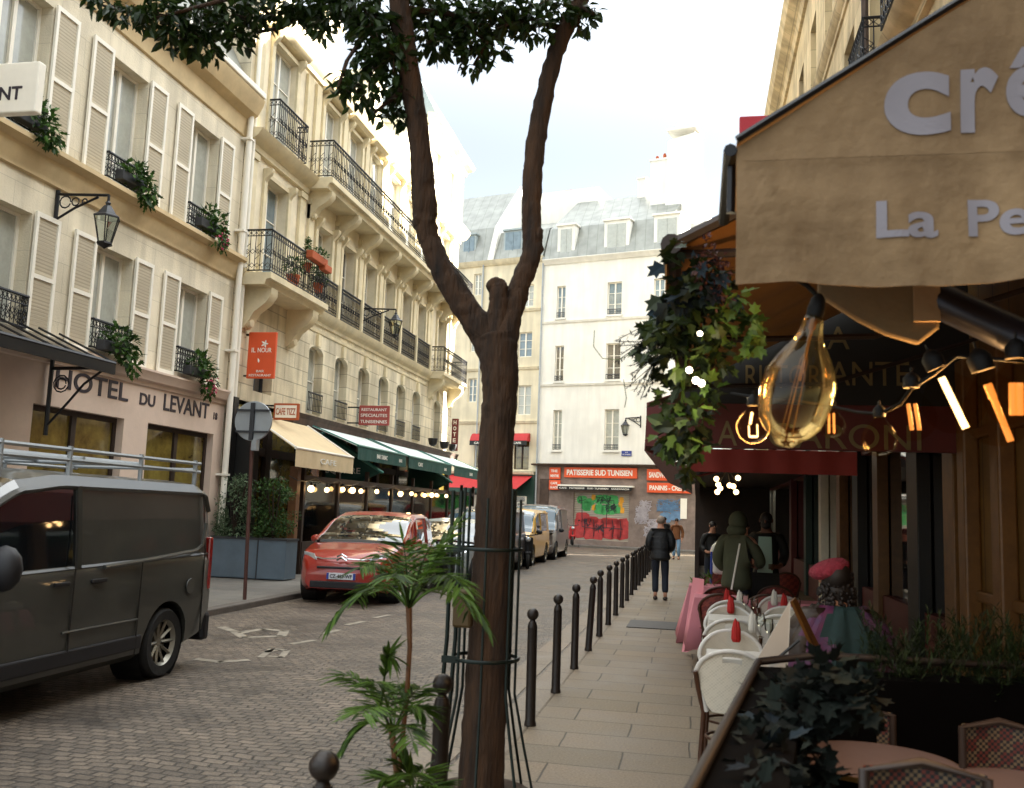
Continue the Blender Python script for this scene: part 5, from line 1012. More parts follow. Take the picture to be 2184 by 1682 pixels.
# ------------------------------------------------------------------ round sign seen from behind, hedge planter
o = empty('road_sign', 'grey back of a round road sign on a rusty brown post', 'sign', (-7.55, 15, 0)); dx = -7.52
mb = MB(); mb.tube([(-7.48, 15.02, 0), (-7.56, 15.02, 3.3)], .033, 8); mb.build('post', mat('rusty_brown_post', '4a2a22', .6, var=.3, vs=8), o)
mb = MB(); mb.lathe([(0, 0), (.34, 0), (.345, .01), (.345, .03), (.33, .035), (.325, .012), (0, .012)], (dx, 14.95, 3.03), 40, ax='y'); mb.build('disc', M['greyp'], o, smooth=40)
mb = MB(); mb.box(dx - .3, dx + .3, 14.91, 14.95, 3.2, 3.23); mb.box(dx - .3, dx + .3, 14.91, 14.95, 2.83, 2.86); mb.box(dx - .04, dx + .03, 14.9, 14.94, 2.7, 3.34); mb.build('clamp', M['irong'], o)
mb = MB(); mb.box(dx - .0, dx + .1, 14.93, 15.05, 2.52, 2.72); mb.build('bracket', M['greyp'], o, bevel=.01)
o = empty('hedge_planter', 'blue grey metal trough planter on the left pavement holding tall shrubs', 'planter', (-9.6, 19.4, 0)); 
mb = MB(); mb.box(-10.9 + .45, -8.55, 18.9, 19.5, .02, .86); mb.build('trough', mat('blue_grey_metal', '5f6f7c', .5, .3, var=.15, vs=2), o, bevel=.015); mb = MB(); mb.box(-9.2, -9.18, 18.88, 18.9, .02, .86); mb.box(-10.45, -8.53, 18.88, 19.52, .84, .88); mb.build('rim', M['irong'], o)
M['hedge'] = leafmat('hedge_leaves', '21371c', '4f6f38'); M['hedge2'] = leafmat('grey_green_leaves', '3c5238', '7d9070')
for i, (cx, mm, h, lab) in enumerate(((-9.95, 'hedge2', 2.05, 'grey green feathery shrub in the left half of the metal trough'), (-9.0, 'hedge', 2.0, 'darker green bushy shrub in the right half of the metal trough'))):
    t = empty('shrub', lab, 'shrub', (cx, 19.2, .85)); mb = MB()
    for k in range(8): mb.tube([(cx, 19.2, .8), (cx + random.uniform(-.3, .3), 19.2 + random.uniform(-.15, .15), h)], .014, 4)
    mb.build('stem', M['wood'], t); mb = MB()
    for k in range(46):
        c = (cx + random.uniform(-.42, .42), 19.2 + random.uniform(-.26, .26), random.uniform(.9, h + .12)); cloud(mb, c, (.14, .14, .14), 48, .07, .03, mm=1)
    mb.build('foliage', M[mm], t)
o = MB(); o.box(-9.5, -9.35, 18.3, 18.45, 0, 0); 
mb = MB(); mb.box(-9.3, -9.1, 20.5, 20.7, 0, 2.5); tag(mb.build('timber_post', M['woodm'], bevel=.01), 'weathered wooden post at the corner of the cafe terrace', 'post')
mb = MB(); mb.box(-1.0, .0, 14.3, 15.3, .001, .012); tag(mb.build('pavement_grate', mat('dark_grate', '3f3a36', .6, var=.3, vs=14)), 'dark rectangular grate set in the right pavement beyond the walking line', 'grate')
# ------------------------------------------------------------------ street tree with its iron guard
M['bark'] = mat('street_tree_bark', '160e08', .9, var=.45, vs=5, bump=1.0, bs=22, col2='4d331c')
nt = M['bark'].node_tree                                    # vertical furrows: stretch both noises along the trunk
for nd in [n for n in nt.nodes if n.type == 'TEX_NOISE']:
    mp = nt.nodes.new('ShaderNodeMapping'); mp.inputs['Scale'].default_value = (2.6, 2.6, .35); nt.links.new(nt.nodes['Texture Coordinate'].outputs['Object'], mp.inputs[0]); nt.links.new(mp.outputs[0], nd.inputs['Vector'])
YT = 5.6
Tr = empty('street_tree', 'street tree with a forked trunk and dark leafy crown, standing in an iron guard', 'tree', (-1.2, YT, 0))
def tp(x, y, dy=0.): return at(x, y, 'y', YT + dy)
def limb(mb, pts, n=14, sub=5, knob=.04):
    """pts: (x, y, width in picture units, depth offset); smooth path with slightly irregular girth"""
    P_ = [(tp(a, b, d), w_ / FPX * (YT + d) / 2) for a, b, w_, d in pts]; out = []; rr = []
    for i in range(len(P_) - 1):
        p0 = P_[max(i - 1, 0)]; p1 = P_[i]; p2 = P_[i + 1]; p3 = P_[min(i + 2, len(P_) - 1)]
        for k in range(sub):
            t = k / sub; q = .5 * ((2 * p1[0]) + (p2[0] - p0[0]) * t + (2 * p0[0] - 5 * p1[0] + 4 * p2[0] - p3[0]) * t * t + (3 * p1[0] - p0[0] - 3 * p2[0] + p3[0]) * t ** 3)
            out.append(q); rr.append((p1[1] + (p2[1] - p1[1]) * t) * random.uniform(1 - knob, 1 + knob))
    out.append(P_[-1][0]); rr.append(P_[-1][1]); mb.tube(out, rr, n)
mb = MB()
limb(mb, [(1020, 1760, 100, 0), (1030, 1600, 96, 0), (1040, 1400, 88, 0), (1052, 1150, 82, 0), (1058, 950, 76, 0), (1066, 850, 78, 0), (1064, 760, 88, 0), (1058, 715, 92, 0)], 18)
limb(mb, [(1066, 790, 66, 0), (1036, 720, 70, 0), (1000, 668, 62, -.02), (948, 585, 56, -.05), (912, 500, 50, -.08), (905, 440, 60, -.1), (898, 330, 52, -.14), (880, 200, 50, -.2), (858, 60, 52, -.25), (846, -60, 48, -.3), (830, -260, 40, -.4), (800, -480, 30, -.5)])
limb(mb, [(1056, 800, 56, .0), (1074, 720, 70, .0), (1094, 650, 56, .04), (1116, 590, 46, .08), (1136, 535, 44, .1), (1133, 480, 46, .12), (1136, 380, 46, .16), (1152, 250, 44, .2), (1190, 100, 40, .26), (1244, -20, 40, .3), (1280, -200, 34, .4), (1300, -420, 26, .5)])
limb(mb, [(1066, 735, 66, 0), (1062, 680, 52, -.02), (1064, 640, 46, -.03), (1062, 612, 44, -.03), (1062, 596, 26, -.03)], 14)
mb.ball(tp(1057, 612, -.03), (.06, .06, .065), 12); mb.ball(tp(898, 470, -.1), (.06, .07, .07), 12)
mb.ball(tp(1147, 505, .1), (.035, .05, .07), 10); mb.ball(tp(1036, 900), (.035, .08, .09), 10)
rt = mb.build('trunk', M['bark'], Tr, smooth=70)
tx = bpy.data.textures.new('bark_relief', 'CLOUDS'); tx.noise_scale = .05; sb = rt.modifiers.new('sub', 'SUBSURF'); sb.levels = sb.render_levels = 1
dm_ = rt.modifiers.new('relief', 'DISPLACE'); dm_.texture = tx; dm_.strength = .03; dm_.mid_level = .5
def bough(mb, pts, r0):
    for i, (a, b) in enumerate(zip(pts, pts[1:])): mb.tube([tp(*a), tp(*b)], [r0 * (1 - .8 * i / len(pts)), r0 * (1 - .8 * (i + 1) / len(pts))], 6)
tw = MB(); lf = MB()
M['leafd'] = leafmat('dark_glossy_tree_leaves', '16260f', '33481c', .35, .22)
L_, W_ = .088, .044
def sprig(x, y, dy, rx, ry, n, L=L_):
    """twigs with leaves round a picture position, rx, ry in picture units"""
    c = tp(x, y, dy); s = (YT + dy) / FPX
    for _ in range(n):
        while True:
            q = rv()
            if q.length <= 1: break
        p = c + Vector((q.x * rx * s, q.y * max(rx, ry) * s * 1.1, q.z * ry * s)); d = Vector((q.x * .7, q.y * .5, -.55)) + rv(.75)
        leaf(lf, p, d, Vector((0, 0, 1)) + rv(.7), L * random.uniform(.7, 1.25), W_ * random.uniform(.7, 1.2) * L / L_)
    for _ in range(max(2, n // 14)):
        tw.tube([c, c + Vector((random.uniform(-1, 1) * rx * s, random.uniform(-1, 1) * rx * s, random.uniform(-1, 1) * ry * s))], .0035, 4, cap=False)
boughs = [[(848, -40, -.25), (760, -70, -.4), (620, -40, -.5), (480, 0, -.55), (330, 40, -.6), (210, 10, -.6)], [(860, 40, -.25), (800, 40, -.3), (740, 130, -.4), (720, 190, -.45)], [(875, 150, -.2), (850, 200, -.25), (800, 240, -.3)],
          [(870, 20, -.25), (960, 30, -.1), (1040, 90, 0), (1010, 140, 0)], [(1190, 60, .26), (1130, 40, .1), (1060, 60, 0)], [(1225, 0, .3), (1265, 30, .2)], [(848, -60, -.3), (700, 0, -.2), (600, 60, -.1), (440, 90, -.2)]]
for b in boughs: bough(tw, b, .022)
for x, y, dy, rx, ry, n in [(215, 8, -.6, 40, 16, 40), (270, 30, -.6, 42, 24, 60), (340, 30, -.6, 55, 45, 120), (380, 75, -.5, 45, 42, 110), (440, 95, -.4, 34, 40, 90), (430, 35, -.4, 60, 50, 130), (500, 30, -.4, 60, 55, 130), (560, 20, -.3, 55, 40, 100), (510, 80, -.4, 30, 28, 45),
    (640, 8, -.3, 42, 34, 80), (620, 30, -.3, 16, 22, 24), (700, 14, -.3, 42, 40, 90), (690, 62, -.3, 26, 24, 34), (655, 40, -.2, 24, 26, 30), (760, 20, -.3, 50, 60, 150), (800, 60, -.3, 52, 66, 190), (840, 120, -.3, 48, 54, 150), (790, 130, -.3, 36, 30, 60), (745, 165, -.35, 34, 26, 34), (735, 190, -.35, 28, 22, 26), (770, 215, -.35, 34, 26, 24), (800, 190, -.3, 40, 34, 40), (855, 185, -.2, 26, 50, 60), (850, 240, -.2, 24, 22, 26), (815, 245, -.2, 26, 18, 12), (860, 262, -.15, 18, 14, 10),
    (930, 20, -.1, 62, 55, 190), (930, 80, -.1, 50, 44, 120), (1000, 50, 0, 60, 60, 200), (1060, 30, 0, 60, 44, 150), (1010, 110, 0, 42, 30, 60), (1050, 100, 0, 34, 30, 40), (1014, 140, 0, 22, 14, 9), (985, 148, 0, 14, 8, 3), (1120, 20, .1, 60, 34, 110), (1140, 60, .1, 46, 22, 46), (1190, 20, .2, 40, 40, 70), (1235, 40, .25, 34, 32, 50), (1262, 18, .25, 16, 18, 14), (1180, 78, .2, 20, 12, 9)]:
    sprig(x, y, dy, rx, ry, int(n * .96))
for _ in range(60):                                        # crown above the frame
    sprig(random.uniform(250, 1500), random.uniform(-560, -150), random.uniform(-1.4, 1.4), 110, 80, 46, .1)
k = len(lf.v); lf.v += tw.v; lf.f += [tuple(i + k for i in f) for f in tw.f]; lf.m += [1] * len(tw.f); lf.build('crown', [M['leafd'], M['bark']], Tr, fixn=False)
G_ = empty('tree_guard', 'dark green iron guard of upright bars round the tree trunk', 'tree guard', (-1.22, YT, 0)); M['guard'] = mat('dark_green_guard_iron', '14201c', .4, .4, var=.3, vs=8)
cx, cy = -1.225, YT
def gbar(a, r, m=.011, top=1.75):
    c, s = math.cos(a), math.sin(a); mb = MB(); mb.tube([(cx + c * (r + .13), cy + s * (r + .13), 0), (cx + c * (r + .06), cy + s * (r + .06), .3), (cx + c * r, cy + s * r, .58), (cx + c * r, cy + s * r, top)], m, 8); return mb
for k in range(8):
    a = 2 * math.pi * k / 8 + .13; gbar(a, .2 if k % 2 else .185, .009 if k % 2 else .008, 1.78 if k % 2 else 1.72).build('bar', M['guard'], G_, smooth=50)
for z in (.78, 1.42):
    mb = MB(); mb.tube([(cx + .2 * math.cos(t * .2618), cy + .2 * math.sin(t * .2618), z) for t in range(25)], .012, 6, cap=False); mb.build('hoop', M['guard'], G_, smooth=60)
# extra doubled bars with a band box hanging on the left of the guard
for dx in (-.20, -.15):
    mb = MB(); mb.tube([(cx + dx * 1.35, cy - .14, 0), (cx + dx * 1.12, cy - .14, .5), (cx + dx, cy - .14, .9), (cx + dx, cy - .14, 1.76)], .013, 8); mb.build('bar', M['guard'], G_, smooth=50)
mb = MB(); mb.box(cx - .225, cx - .125, cy - .155, cy - .125, .76, .80); mb.box(cx - .225, cx - .125, cy - .155, cy - .125, 1.40, 1.44); mb.build('clasp', M['guard'], G_, each=True)
mb = MB(); mb.box(-1.36, -1.25, 5.3, 5.38, .98, 1.2); tag(mb.build('lantern_box', mat('dull_brass_box', '4a3b22', .4, .4, var=.3), bevel=.015), 'small brass box strapped to the tree guard behind the palm leaves', 'box')
mb = MB(); mb.lathe([(.0, 0), (.14, 0), (.30, 0), (.30, .02)], (cx, cy, .001), 24); mb.build('tree_base_soil', mat('tree_pit_soil', '3b2c1e', .95, var=.4, bump=.6), kind='structure')
# ------------------------------------------------------------------ palms in front
M['palm'] = leafmat('palm_leaves', '223510', '5b7a2c', .4, .3)
def frond(lf, st, base, tip, sag, n=15, L=.145, W=.017):
    B_ = Vector(base); T_ = Vector(tip); mid = (B_ + T_) / 2 + Vector((0, 0, sag)); pts = [((1 - t) ** 2) * B_ + 2 * t * (1 - t) * mid + t * t * T_ for t in [i / 12 for i in range(13)]]
    st.tube(pts, [.006 * (1 - .7 * i / 12) for i in range(13)], 5)
    for i in range(n):
        t = .28 + .72 * i / (n - 1); k = min(11, int(t * 12)); p = pts[k].lerp(pts[k + 1], t * 12 - k) if k < 12 else pts[-1]; d = (pts[min(k + 1, 12)] - pts[k]).normalized(); sd_ = d.cross(Vector((0, 0, 1))).normalized()
        for s in (-1, 1):
            l = L * (1 - .35 * abs(t - .55)) * random.uniform(.85, 1.1); dd = (d * .75 + sd_ * s * .8 + Vector((0, 0, random.uniform(-.45, -.05)))).normalized(); leaf(lf, p, dd, Vector((0, 0, 1)), l, W * random.uniform(.9, 1.2), fold=.35)
    leaf(lf, pts[-1], (pts[-1] - pts[-2]), Vector((0, 0, 1)), L * .8, W)
def palm(name, lab, stem, fr):
    o = empty(name, lab, 'palm', stem[0], 'small palms in front of the tree'); mb = MB(); mb.tube(stem, [.013] + [.011] * (len(stem) - 2) + [.015], 8)
    for a in range(1, 12): p = Vector(stem[0]).lerp(Vector(stem[-1]), a / 12)
    mb.build('stem', M['woodm'], o, smooth=50); lf = MB(); st = MB()
    for b, t, s in fr: frond(lf, st, b, t, s)
    st.build('frond_stalk', M['palm'], o, fixn=False); lf.build('fronds', M['palm'], o, fixn=False)
def pp(x, y, d=4.0): return at(x, y, 'y', d)
top = pp(872, 1300)
fr = [(top, pp(x, y, d), s) for x, y, d, s in ((712, 1320, 3.9, .22), (1035, 1330, 4.05, .24), (770, 1210, 3.7, .16), (950, 1190, 4.3, .14), (968, 1128, 4.1, .05), (860, 1160, 3.9, .06), (810, 1180, 4.4, .1), (920, 1165, 3.6, .08), (760, 1275, 4.4, .18), (985, 1250, 3.7, .18), (890, 1170, 4.4, .08), (835, 1230, 3.5, .12), (1000, 1300, 4.45, .2))]
palm('potted_palm', 'tall small palm with spreading fronds in front of the red car and tree trunk', [pp(840, 1760), pp(852, 1640), pp(868, 1480), pp(874, 1380), pp(872, 1290)], fr)
t2 = pp(838, 1570, 3.85)
fr = [(t2, pp(x, y, d), s) for x, y, d, s in ((735, 1590, 3.8, .16), (740, 1440, 3.9, .1), (905, 1520, 3.8, .12), (800, 1455, 3.6, .1), (850, 1460, 4.1, .1), (895, 1470, 4.0, .08), (770, 1520, 3.4, .12), (880, 1580, 3.5, .1), (820, 1480, 4.2, .06))]
fr.append((pp(812, 1510, 3.9), pp(832, 1400, 3.9), .15))
palm('potted_palm', 'shorter bushy palm at the foot of the tall one', [pp(846, 1760, 3.85), pp(845, 1650, 3.85), pp(836, 1560, 3.85)], fr)
t3 = pp(880, 1720, 3.8); palm('potted_palm', 'lowest palm tuft at the bottom edge between the stem and the trunk', [pp(880, 1800, 3.8), pp(880, 1715, 3.8)], [(t3, pp(x, y, d), .06) for x, y, d in ((820, 1660, 3.7), (905, 1640, 3.9), (940, 1680, 3.7), (860, 1630, 3.8), (880, 1650, 3.5))])
# ------------------------------------------------------------------ people
M['skinm'] = mat('skin', 'b98468', .55, var=.06); M['skind'] = mat('brown_skin', '6b4330', .55, var=.08)
def person(name_lab, loc, rz, h, coat, legs, hair, skinm='skinm', pose=None, hood=None, extra=None, shoes='wood', group=None, coatlen=.46, beard=None, bulk=1.16):
    """standing figure facing +y in its own frame; heights are fractions of h"""
    o = empty('person', name_lab, 'person', (0, 0, 0), group); P_ = dict(hip=(0, 0, .52), waist=(0, .0, .60), chest=(0, .0, .72), sh=(0, -.0, .80), neck=(0, .01, .855), head=(0, .03, .925), crown=(0, .025, .965),
        hl=(-.055, 0, .50), kl=(-.06, .05, .28), al=(-.06, -.02, .05), tl=(-.065, .08, .015), hr=(.055, 0, .50), kr=(.06, -.0, .28), ar=(.065, -.06, .05), tr=(.07, .03, .015),
        sl=(-.115, 0, .80), el=(-.15, -.03, .63), wl=(-.14, .05, .49), fl=(-.135, .07, .45), sr=(.115, 0, .80), er=(.15, -.03, .63), wr=(.14, .05, .49), fr=(.135, .07, .45))
    P_.update(pose or {}); Q = {k: Vector(v) * h for k, v in P_.items()}
    names = list(Q); idx = {k: i for i, k in enumerate(names)}; E_ = [('hip', 'waist'), ('waist', 'chest'), ('chest', 'sh'), ('sh', 'neck'), ('neck', 'head'), ('head', 'crown'), ('hip', 'hl'), ('hl', 'kl'), ('kl', 'al'), ('al', 'tl'), ('hip', 'hr'), ('hr', 'kr'), ('kr', 'ar'), ('ar', 'tr'), ('sh', 'sl'), ('sl', 'el'), ('el', 'wl'), ('wl', 'fl'), ('sh', 'sr'), ('sr', 'er'), ('er', 'wr'), ('wr', 'fr')]
    rad = dict(hip=(.085, .065), waist=(.07, .055), chest=(.085, .06), sh=(.06, .045), neck=.032, head=(.042, .052), crown=(.03, .036), hl=.05, kl=.033, al=.022, tl=.02, hr=.05, kr=.033, ar=.022, tr=.02, sl=.036, el=.026, wl=.018, fl=.02, sr=.036, er=.026, wr=.018, fr=.02)
    rr = [tuple(x * h for x in rad[k]) if isinstance(rad[k], tuple) else (rad[k] * h,) * 2 for k in names]
    rr = [tuple(x * (.72 if k in ('hip', 'waist', 'chest', 'sh') else 1) for x in r_) for k, r_ in zip(names, rr)]; skin('body', [Q[k] for k in names], [(idx[a], idx[b]) for a, b in E_], rr, M[skinm], o, root=0)
    def sub(nm, keys, edges, scale, add, m):
        ks = keys; ii = {k: i for i, k in enumerate(ks)}; r2 = [tuple(x * h * scale + add for x in (rad[k] if isinstance(rad[k], tuple) else (rad[k],) * 2)) for k in ks]
        return skin(nm, [Q[k] for k in ks], [(ii[a], ii[b]) for a, b in edges], r2, M[m], o)
    Q['ankl'] = Q['al'] + (Q['kl'] - Q['al']) * .12; Q['ankr'] = Q['ar'] + (Q['kr'] - Q['ar']) * .12; rad['ankl'] = rad['ankr'] = .03
    sub('trousers', ['waist', 'hip', 'hl', 'kl', 'ankl', 'hr', 'kr', 'ankr'], [('waist', 'hip'), ('hip', 'hl'), ('hl', 'kl'), ('kl', 'ankl'), ('hip', 'hr'), ('hr', 'kr'), ('kr', 'ankr')], 1.12, .012, legs)
    Q['hem'] = Vector((0, 0, coatlen)) * h; rad['hem'] = (.098, .075); rad['shn'] = (.045, .04); Q['shn'] = Q['sh'].lerp(Q['neck'], .55); Q['cufl'] = Q['el'].lerp(Q['wl'], .85); Q['cufr'] = Q['er'].lerp(Q['wr'], .85); rad['cufl'] = rad['cufr'] = .026
    sub('coat', ['chest', 'sh', 'shn', 'waist', 'hip', 'hem', 'sl', 'el', 'cufl', 'sr', 'er', 'cufr'], [('chest', 'sh'), ('sh', 'shn'), ('chest', 'waist'), ('waist', 'hip'), ('hip', 'hem'), ('sh', 'sl'), ('sl', 'el'), ('el', 'cufl'), ('sh', 'sr'), ('sr', 'er'), ('er', 'cufr')], bulk, .014, coat)
    for s, k in ((-1, 'l'), (1, 'r')):
        mb = MB(); a = Q['a' + k]; mb.ball(a + Vector((0, .05 * h * .5, -.028 * h)), (.03 * h, .075 * h, .024 * h), 12); mb.build('shoe', M[shoes], o, smooth=60)
        f = Q['f' + k]; w_ = Q['w' + k]; d = (f - w_).normalized(); u = d.orthogonal().normalized() if abs(d.x) > .9 else d.cross(Vector((1, 0, 0))).normalized(); mb = MB()
        for j in range(4): b_ = f + u * (.018 * h * (j - 1.5) * .55); mb.tube([b_, b_ + d * .025 * h, b_ + d * .042 * h + Vector((-s * .008 * h, 0, 0))], [.0058 * h, .005 * h, .004 * h], 6)
        mb.tube([f - d * .01 * h, f + u * .02 * h + d * .006 * h, f + u * .024 * h + d * .024 * h], .0055 * h, 6); mb.build('fingers', M[skinm], o, smooth=60)
    hd = Q['head']; mb = MB()
    if hood: mb.ball(hd + Vector((0, -.012 * h, .008 * h)), (.068 * h, .078 * h, .078 * h), 18); mb.ball(Q['neck'] + Vector((0, -.02 * h, .01 * h)), (.075 * h, .065 * h, .05 * h), 14); hm = mb.build('hood', M[hood], o, smooth=60)
    else: mb.ball(hd + Vector((0, -.014 * h, .014 * h)), (.05 * h, .058 * h, .055 * h), 16); mb.build('hair', M[hair], o, smooth=60)
    mb = MB(); fz = hd.z; mb.ball((hd.x, hd.y + .055 * h, fz - .008 * h), (.008 * h, .012 * h, .014 * h), 8); mb.ball((hd.x - .05 * h, hd.y, fz), (.006 * h, .012 * h, .017 * h), 8); mb.ball((hd.x + .05 * h, hd.y, fz), (.006 * h, .012 * h, .017 * h), 8); mb.build('nose_and_ears', M[skinm], o, smooth=60)
    mb = MB()
    for s in (-1, 1): mb.ball((hd.x + s * .02 * h, hd.y + .048 * h, fz + .008 * h), (.007 * h, .005 * h, .004 * h), 8)
    mb.box(hd.x - .016 * h, hd.x + .016 * h, hd.y + .049 * h, hd.y + .054 * h, fz - .032 * h, fz - .029 * h); mb.build('eyes_and_mouth', M['wood'], o)
    if beard: mb = MB(); mb.ball(hd + Vector((0, .025 * h, -.035 * h)), (.04 * h, .035 * h, .035 * h), 12); mb.build('beard', M[beard], o, smooth=60)
    if extra: extra(o, Q, h)
    place(o, loc, rz); return o
M['navy'] = mat('black_padded_jacket', '15171a', .55, var=.25, vs=8, bump=.5, bs=10); M['jean'] = mat('dark_jeans', '171d2a', .85, var=.2); M['bjean'] = mat('light_blue_jeans', '7fa3c4', .85, var=.1); M['olive'] = mat('olive_green_parka', '474a34', .8, var=.2, bump=.3, bs=12); M['brownj'] = mat('tan_brown_jacket', '7a4c2a', .8, var=.15); M['ghair'] = mat('grey_hair', '8a7a6c', .8, var=.2, vs=30); M['dhair'] = mat('dark_hair', '1a120d', .6, var=.2, vs=30); M['mint'] = mat('pale_mint_shirt', 'a3bfae', .8, var=.06); M['apron'] = mat('black_waistcoat', '15140f', .7, var=.2)
arms_front = dict(el=(-.142, -.02, .65), wl=(-.11, .08, .57), fl=(-.07, .12, .57), er=(.142, -.02, .65), wr=(.11, .08, .57), fr=(.07, .12, .57))
def pad(o, Q, h):                                          # quilted seams across the jacket back
    mb = MB(); 
    for z in (.5, .56, .62, .68, .74): mb.tube([((.137 * math.cos(t)) * h, (.108 * math.sin(t)) * h, z * h) for t in [i * math.pi / 10 for i in range(21)]], .004, 4)
    mb.build('jacket_seam', M['black'], o)
person('man in a black padded jacket and dark jeans walking away along the bollards', (-.70, 19.3, 0), R(2), 1.68, 'navy', 'jean', 'ghair', pose={**arms_front, 'tl': (-.065, .06, .015), 'kl': (-.055, .03, .28), 'al': (-.05, -.03, .05)}, extra=pad, coatlen=.45, bulk=1.42)
person('dark coated person facing the camera behind the walking man', tuple(at(1416, 1190, 'z', 0))[:2] + (0,), R(180), 1.66, 'navy', 'jean', 'dhair')
def bag(o, Q, h): mb = MB(); mb.ball((.24 * h, .0, .6 * h), (.09 * h, .05 * h, .12 * h), 10); mb.tube([(.2 * h, 0, .68 * h), (.06 * h, .05 * h, .82 * h)], .012, 5); mb.build('shoulder_bag', M['black'], o, smooth=50)
person('distant person in a tan brown jacket and pale blue jeans carrying a dark bag', tuple(at(1442, 1194, 'z', 0))[:2] + (0,), R(175), 1.62, 'brownj', 'bjean', 'dhair', extra=bag)
person('person in an olive green hooded parka standing with back turned beside the tables', (.52, 12.6, 0), R(-25), 1.74, 'olive', 'jean', 'dhair', hood='olive', pose={'er': (.17, .04, .64), 'wr': (.11, .13, .62), 'fr': (.08, .16, .63), 'el': (-.16, .0, .64), 'wl': (-.12, .1, .56), 'fl': (-.08, .14, .57)}, coatlen=.40, bulk=1.35)
def shirt(o, Q, h): mb = MB(); mb.prism([(-.05 * h, .096 * h, .80 * h), (.05 * h, .096 * h, .80 * h), (.06 * h, .1 * h, .5 * h), (-.06 * h, .1 * h, .5 * h)], (0, .012, 0)); mb.build('shirt_front', M['mint'], o, bevel=.01); mb = MB(); mb.prism([(-.11 * h, .1 * h, .52 * h), (.11 * h, .1 * h, .52 * h), (.12 * h, .11 * h, .22 * h), (-.12 * h, .11 * h, .22 * h)], (0, .012, 0)); mb.build('apron', M['apron'], o)
person('bearded waiter in a black waistcoat over a pale shirt facing the hooded person', (.98, 13.9, 0), R(170), 1.78, 'apron', 'jean', 'dhair', 'skind', pose=arms_front, extra=shirt, beard='dhair')
for i, (x, y, lab) in enumerate(((.35, 21.5, 'seated customer in dark clothes in the shade of the far terrace, left'), (1.0, 20.6, 'seated customer in dark clothes in the shade of the far terrace, right'))):
    person(lab, (x, y, 0), R(200), 1.6, 'apron', 'jean', 'dhair', pose=arms_front)
# ------------------------------------------------------------------ terrace furniture
M['rattan'] = mat('brown_rattan_frame', '4a2c1a', .45, var=.25, vs=12); M['wov'] = checks('white_woven_back', ('d0c8b6', 'c2baa8', 'cac2b0'), 90); M['wovr'] = checks('red_woven_back', ('7d2c22', '4f1a16', '8a3a2a'), 70); M['wtape'] = mat('white_chair_edge', 'd8d4cc', .5, var=.05)
def bistro(lab, kind='w', handle=False):
    """bistro chair facing +y (its back towards -y)"""
    o = empty('bistro_chair', lab, 'chair', (0, 0, 0), 'bistro chairs of the terrace'); fm = M['rattan']; bm_ = M['wov'] if kind == 'w' else M['wovr']
    for x, y in ((-.18, .2), (.18, .2)): mb = MB(); mb.tube([(x * 1.1, y * 1.05, 0), (x, y * .95, .45)], .014, 8); mb.build('leg', fm, o, smooth=50)
    for s in (-1, 1): mb = MB(); mb.tube([(s * .19, -.25, 0), (s * .17, -.2, .45), (s * .2, -.235, .62), (s * .215, -.26, .74)], .015, 8); mb.build('leg', fm, o, smooth=50)
    mb = MB(); mb.lathe([(0, .445), (.2, .445), (.215, .455), (.2, .47), (0, .472)], n=24); mb.build('seat', bm_, o, smooth=50)
    mb = MB(); mb.tube([(.175 * math.cos(t * .5236), .175 * math.sin(t * .5236), .25) for t in range(13)], .010, 6); mb.build('stretcher', fm, o, smooth=60)
    def arc(t, r=1., k=0): a = math.pi * t; x = .215 * r * math.cos(a); return (x, -.225 - .05 * (1 - (x / .215) ** 2) + k - .02 * math.sin(a), .70 + .2 * math.sin(a) * r)
    pts = [(.15, -.205, .46)] + [arc(i / 14) for i in range(15)] + [(-.15, -.205, .46)]
    mb = MB(); mb.tube(pts, .016, 8); mb.build('back_frame', M['wtape'] if kind == 'w' else fm, o, smooth=60)
    mb = MB(); n = 14
    for i in range(n):                                     # woven panel between seat and arch, with a hand hole near the top
        x0 = -.2 + .4 * i / n; x1 = -.2 + .4 * (i + 1) / n
        def zt(x): return .70 + .2 * math.sqrt(max(0, 1 - (x / .215) ** 2)) - .008
        def zb(x): return .47 + max(0, abs(x) - .13) * 2.6
        def yy(x): return -.222 - .055 * (1 - (x / .215) ** 2)
        gaps = [(zb, lambda x: zt(x) - .075), (lambda x: zt(x) - .035, zt)] if handle and abs(x0 + x1) / 2 < .065 else [(zb, zt)]
        for lo, hi in gaps: mb.slab((x0, yy(x0), lo(x0)), (x1, yy(x1), lo(x1)), (x1, yy(x1) - .01, hi(x1)), (x0, yy(x0) - .01, hi(x0)), (0, .008, 0))
    mb.build('back_panel', bm_, o, smooth=40)
    return o
protos = {('w', True): bistro('x', 'w', True), ('w', False): bistro('x', 'w', False), ('r', False): bistro('x', 'r', False)}; used = set()
def chair(px, py, kind, h, rz, lab, zc=.905):
    zc *= .91; p = at(px, py, 'z', zc); k = (kind, h); c = protos[k] if k not in used else copy_tree(protos[k]); used.add(k)
    off = Vector((0, .275, 0)) if abs(rz) < 90 else Vector((0, -.275, 0)); place(c, (p.x + off.x, p.y + off.y, 0), R(rz), lab, (1.08, 1, .91)); return c
chair(1572, 1388, 'w', True, -6, 'nearest white woven bistro chair with a hand hole in its rounded back')
chair(1562, 1345, 'w', False, 182, 'white woven chair second from the front in the left row, facing the camera')
chair(1560, 1320, 'w', True, 2, 'white woven chair with a hand hole third from the front in the left row')
chair(1560, 1293, 'w', False, 184, 'white woven chair fourth from the front in the left row, behind the first red napkins')
chair(1556, 1281, 'w', False, 3, 'white woven chair furthest back in the left row before the red chairs')
chair(1668, 1312, 'w', True, -3, 'front white woven chair of the right row beside the menu stand')
chair(1672, 1295, 'w', False, 178, 'second white woven chair of the right row, above the menu stand')
chair(1660, 1270, 'w', False, 4, 'third white woven chair of the right row, by the white napkin')
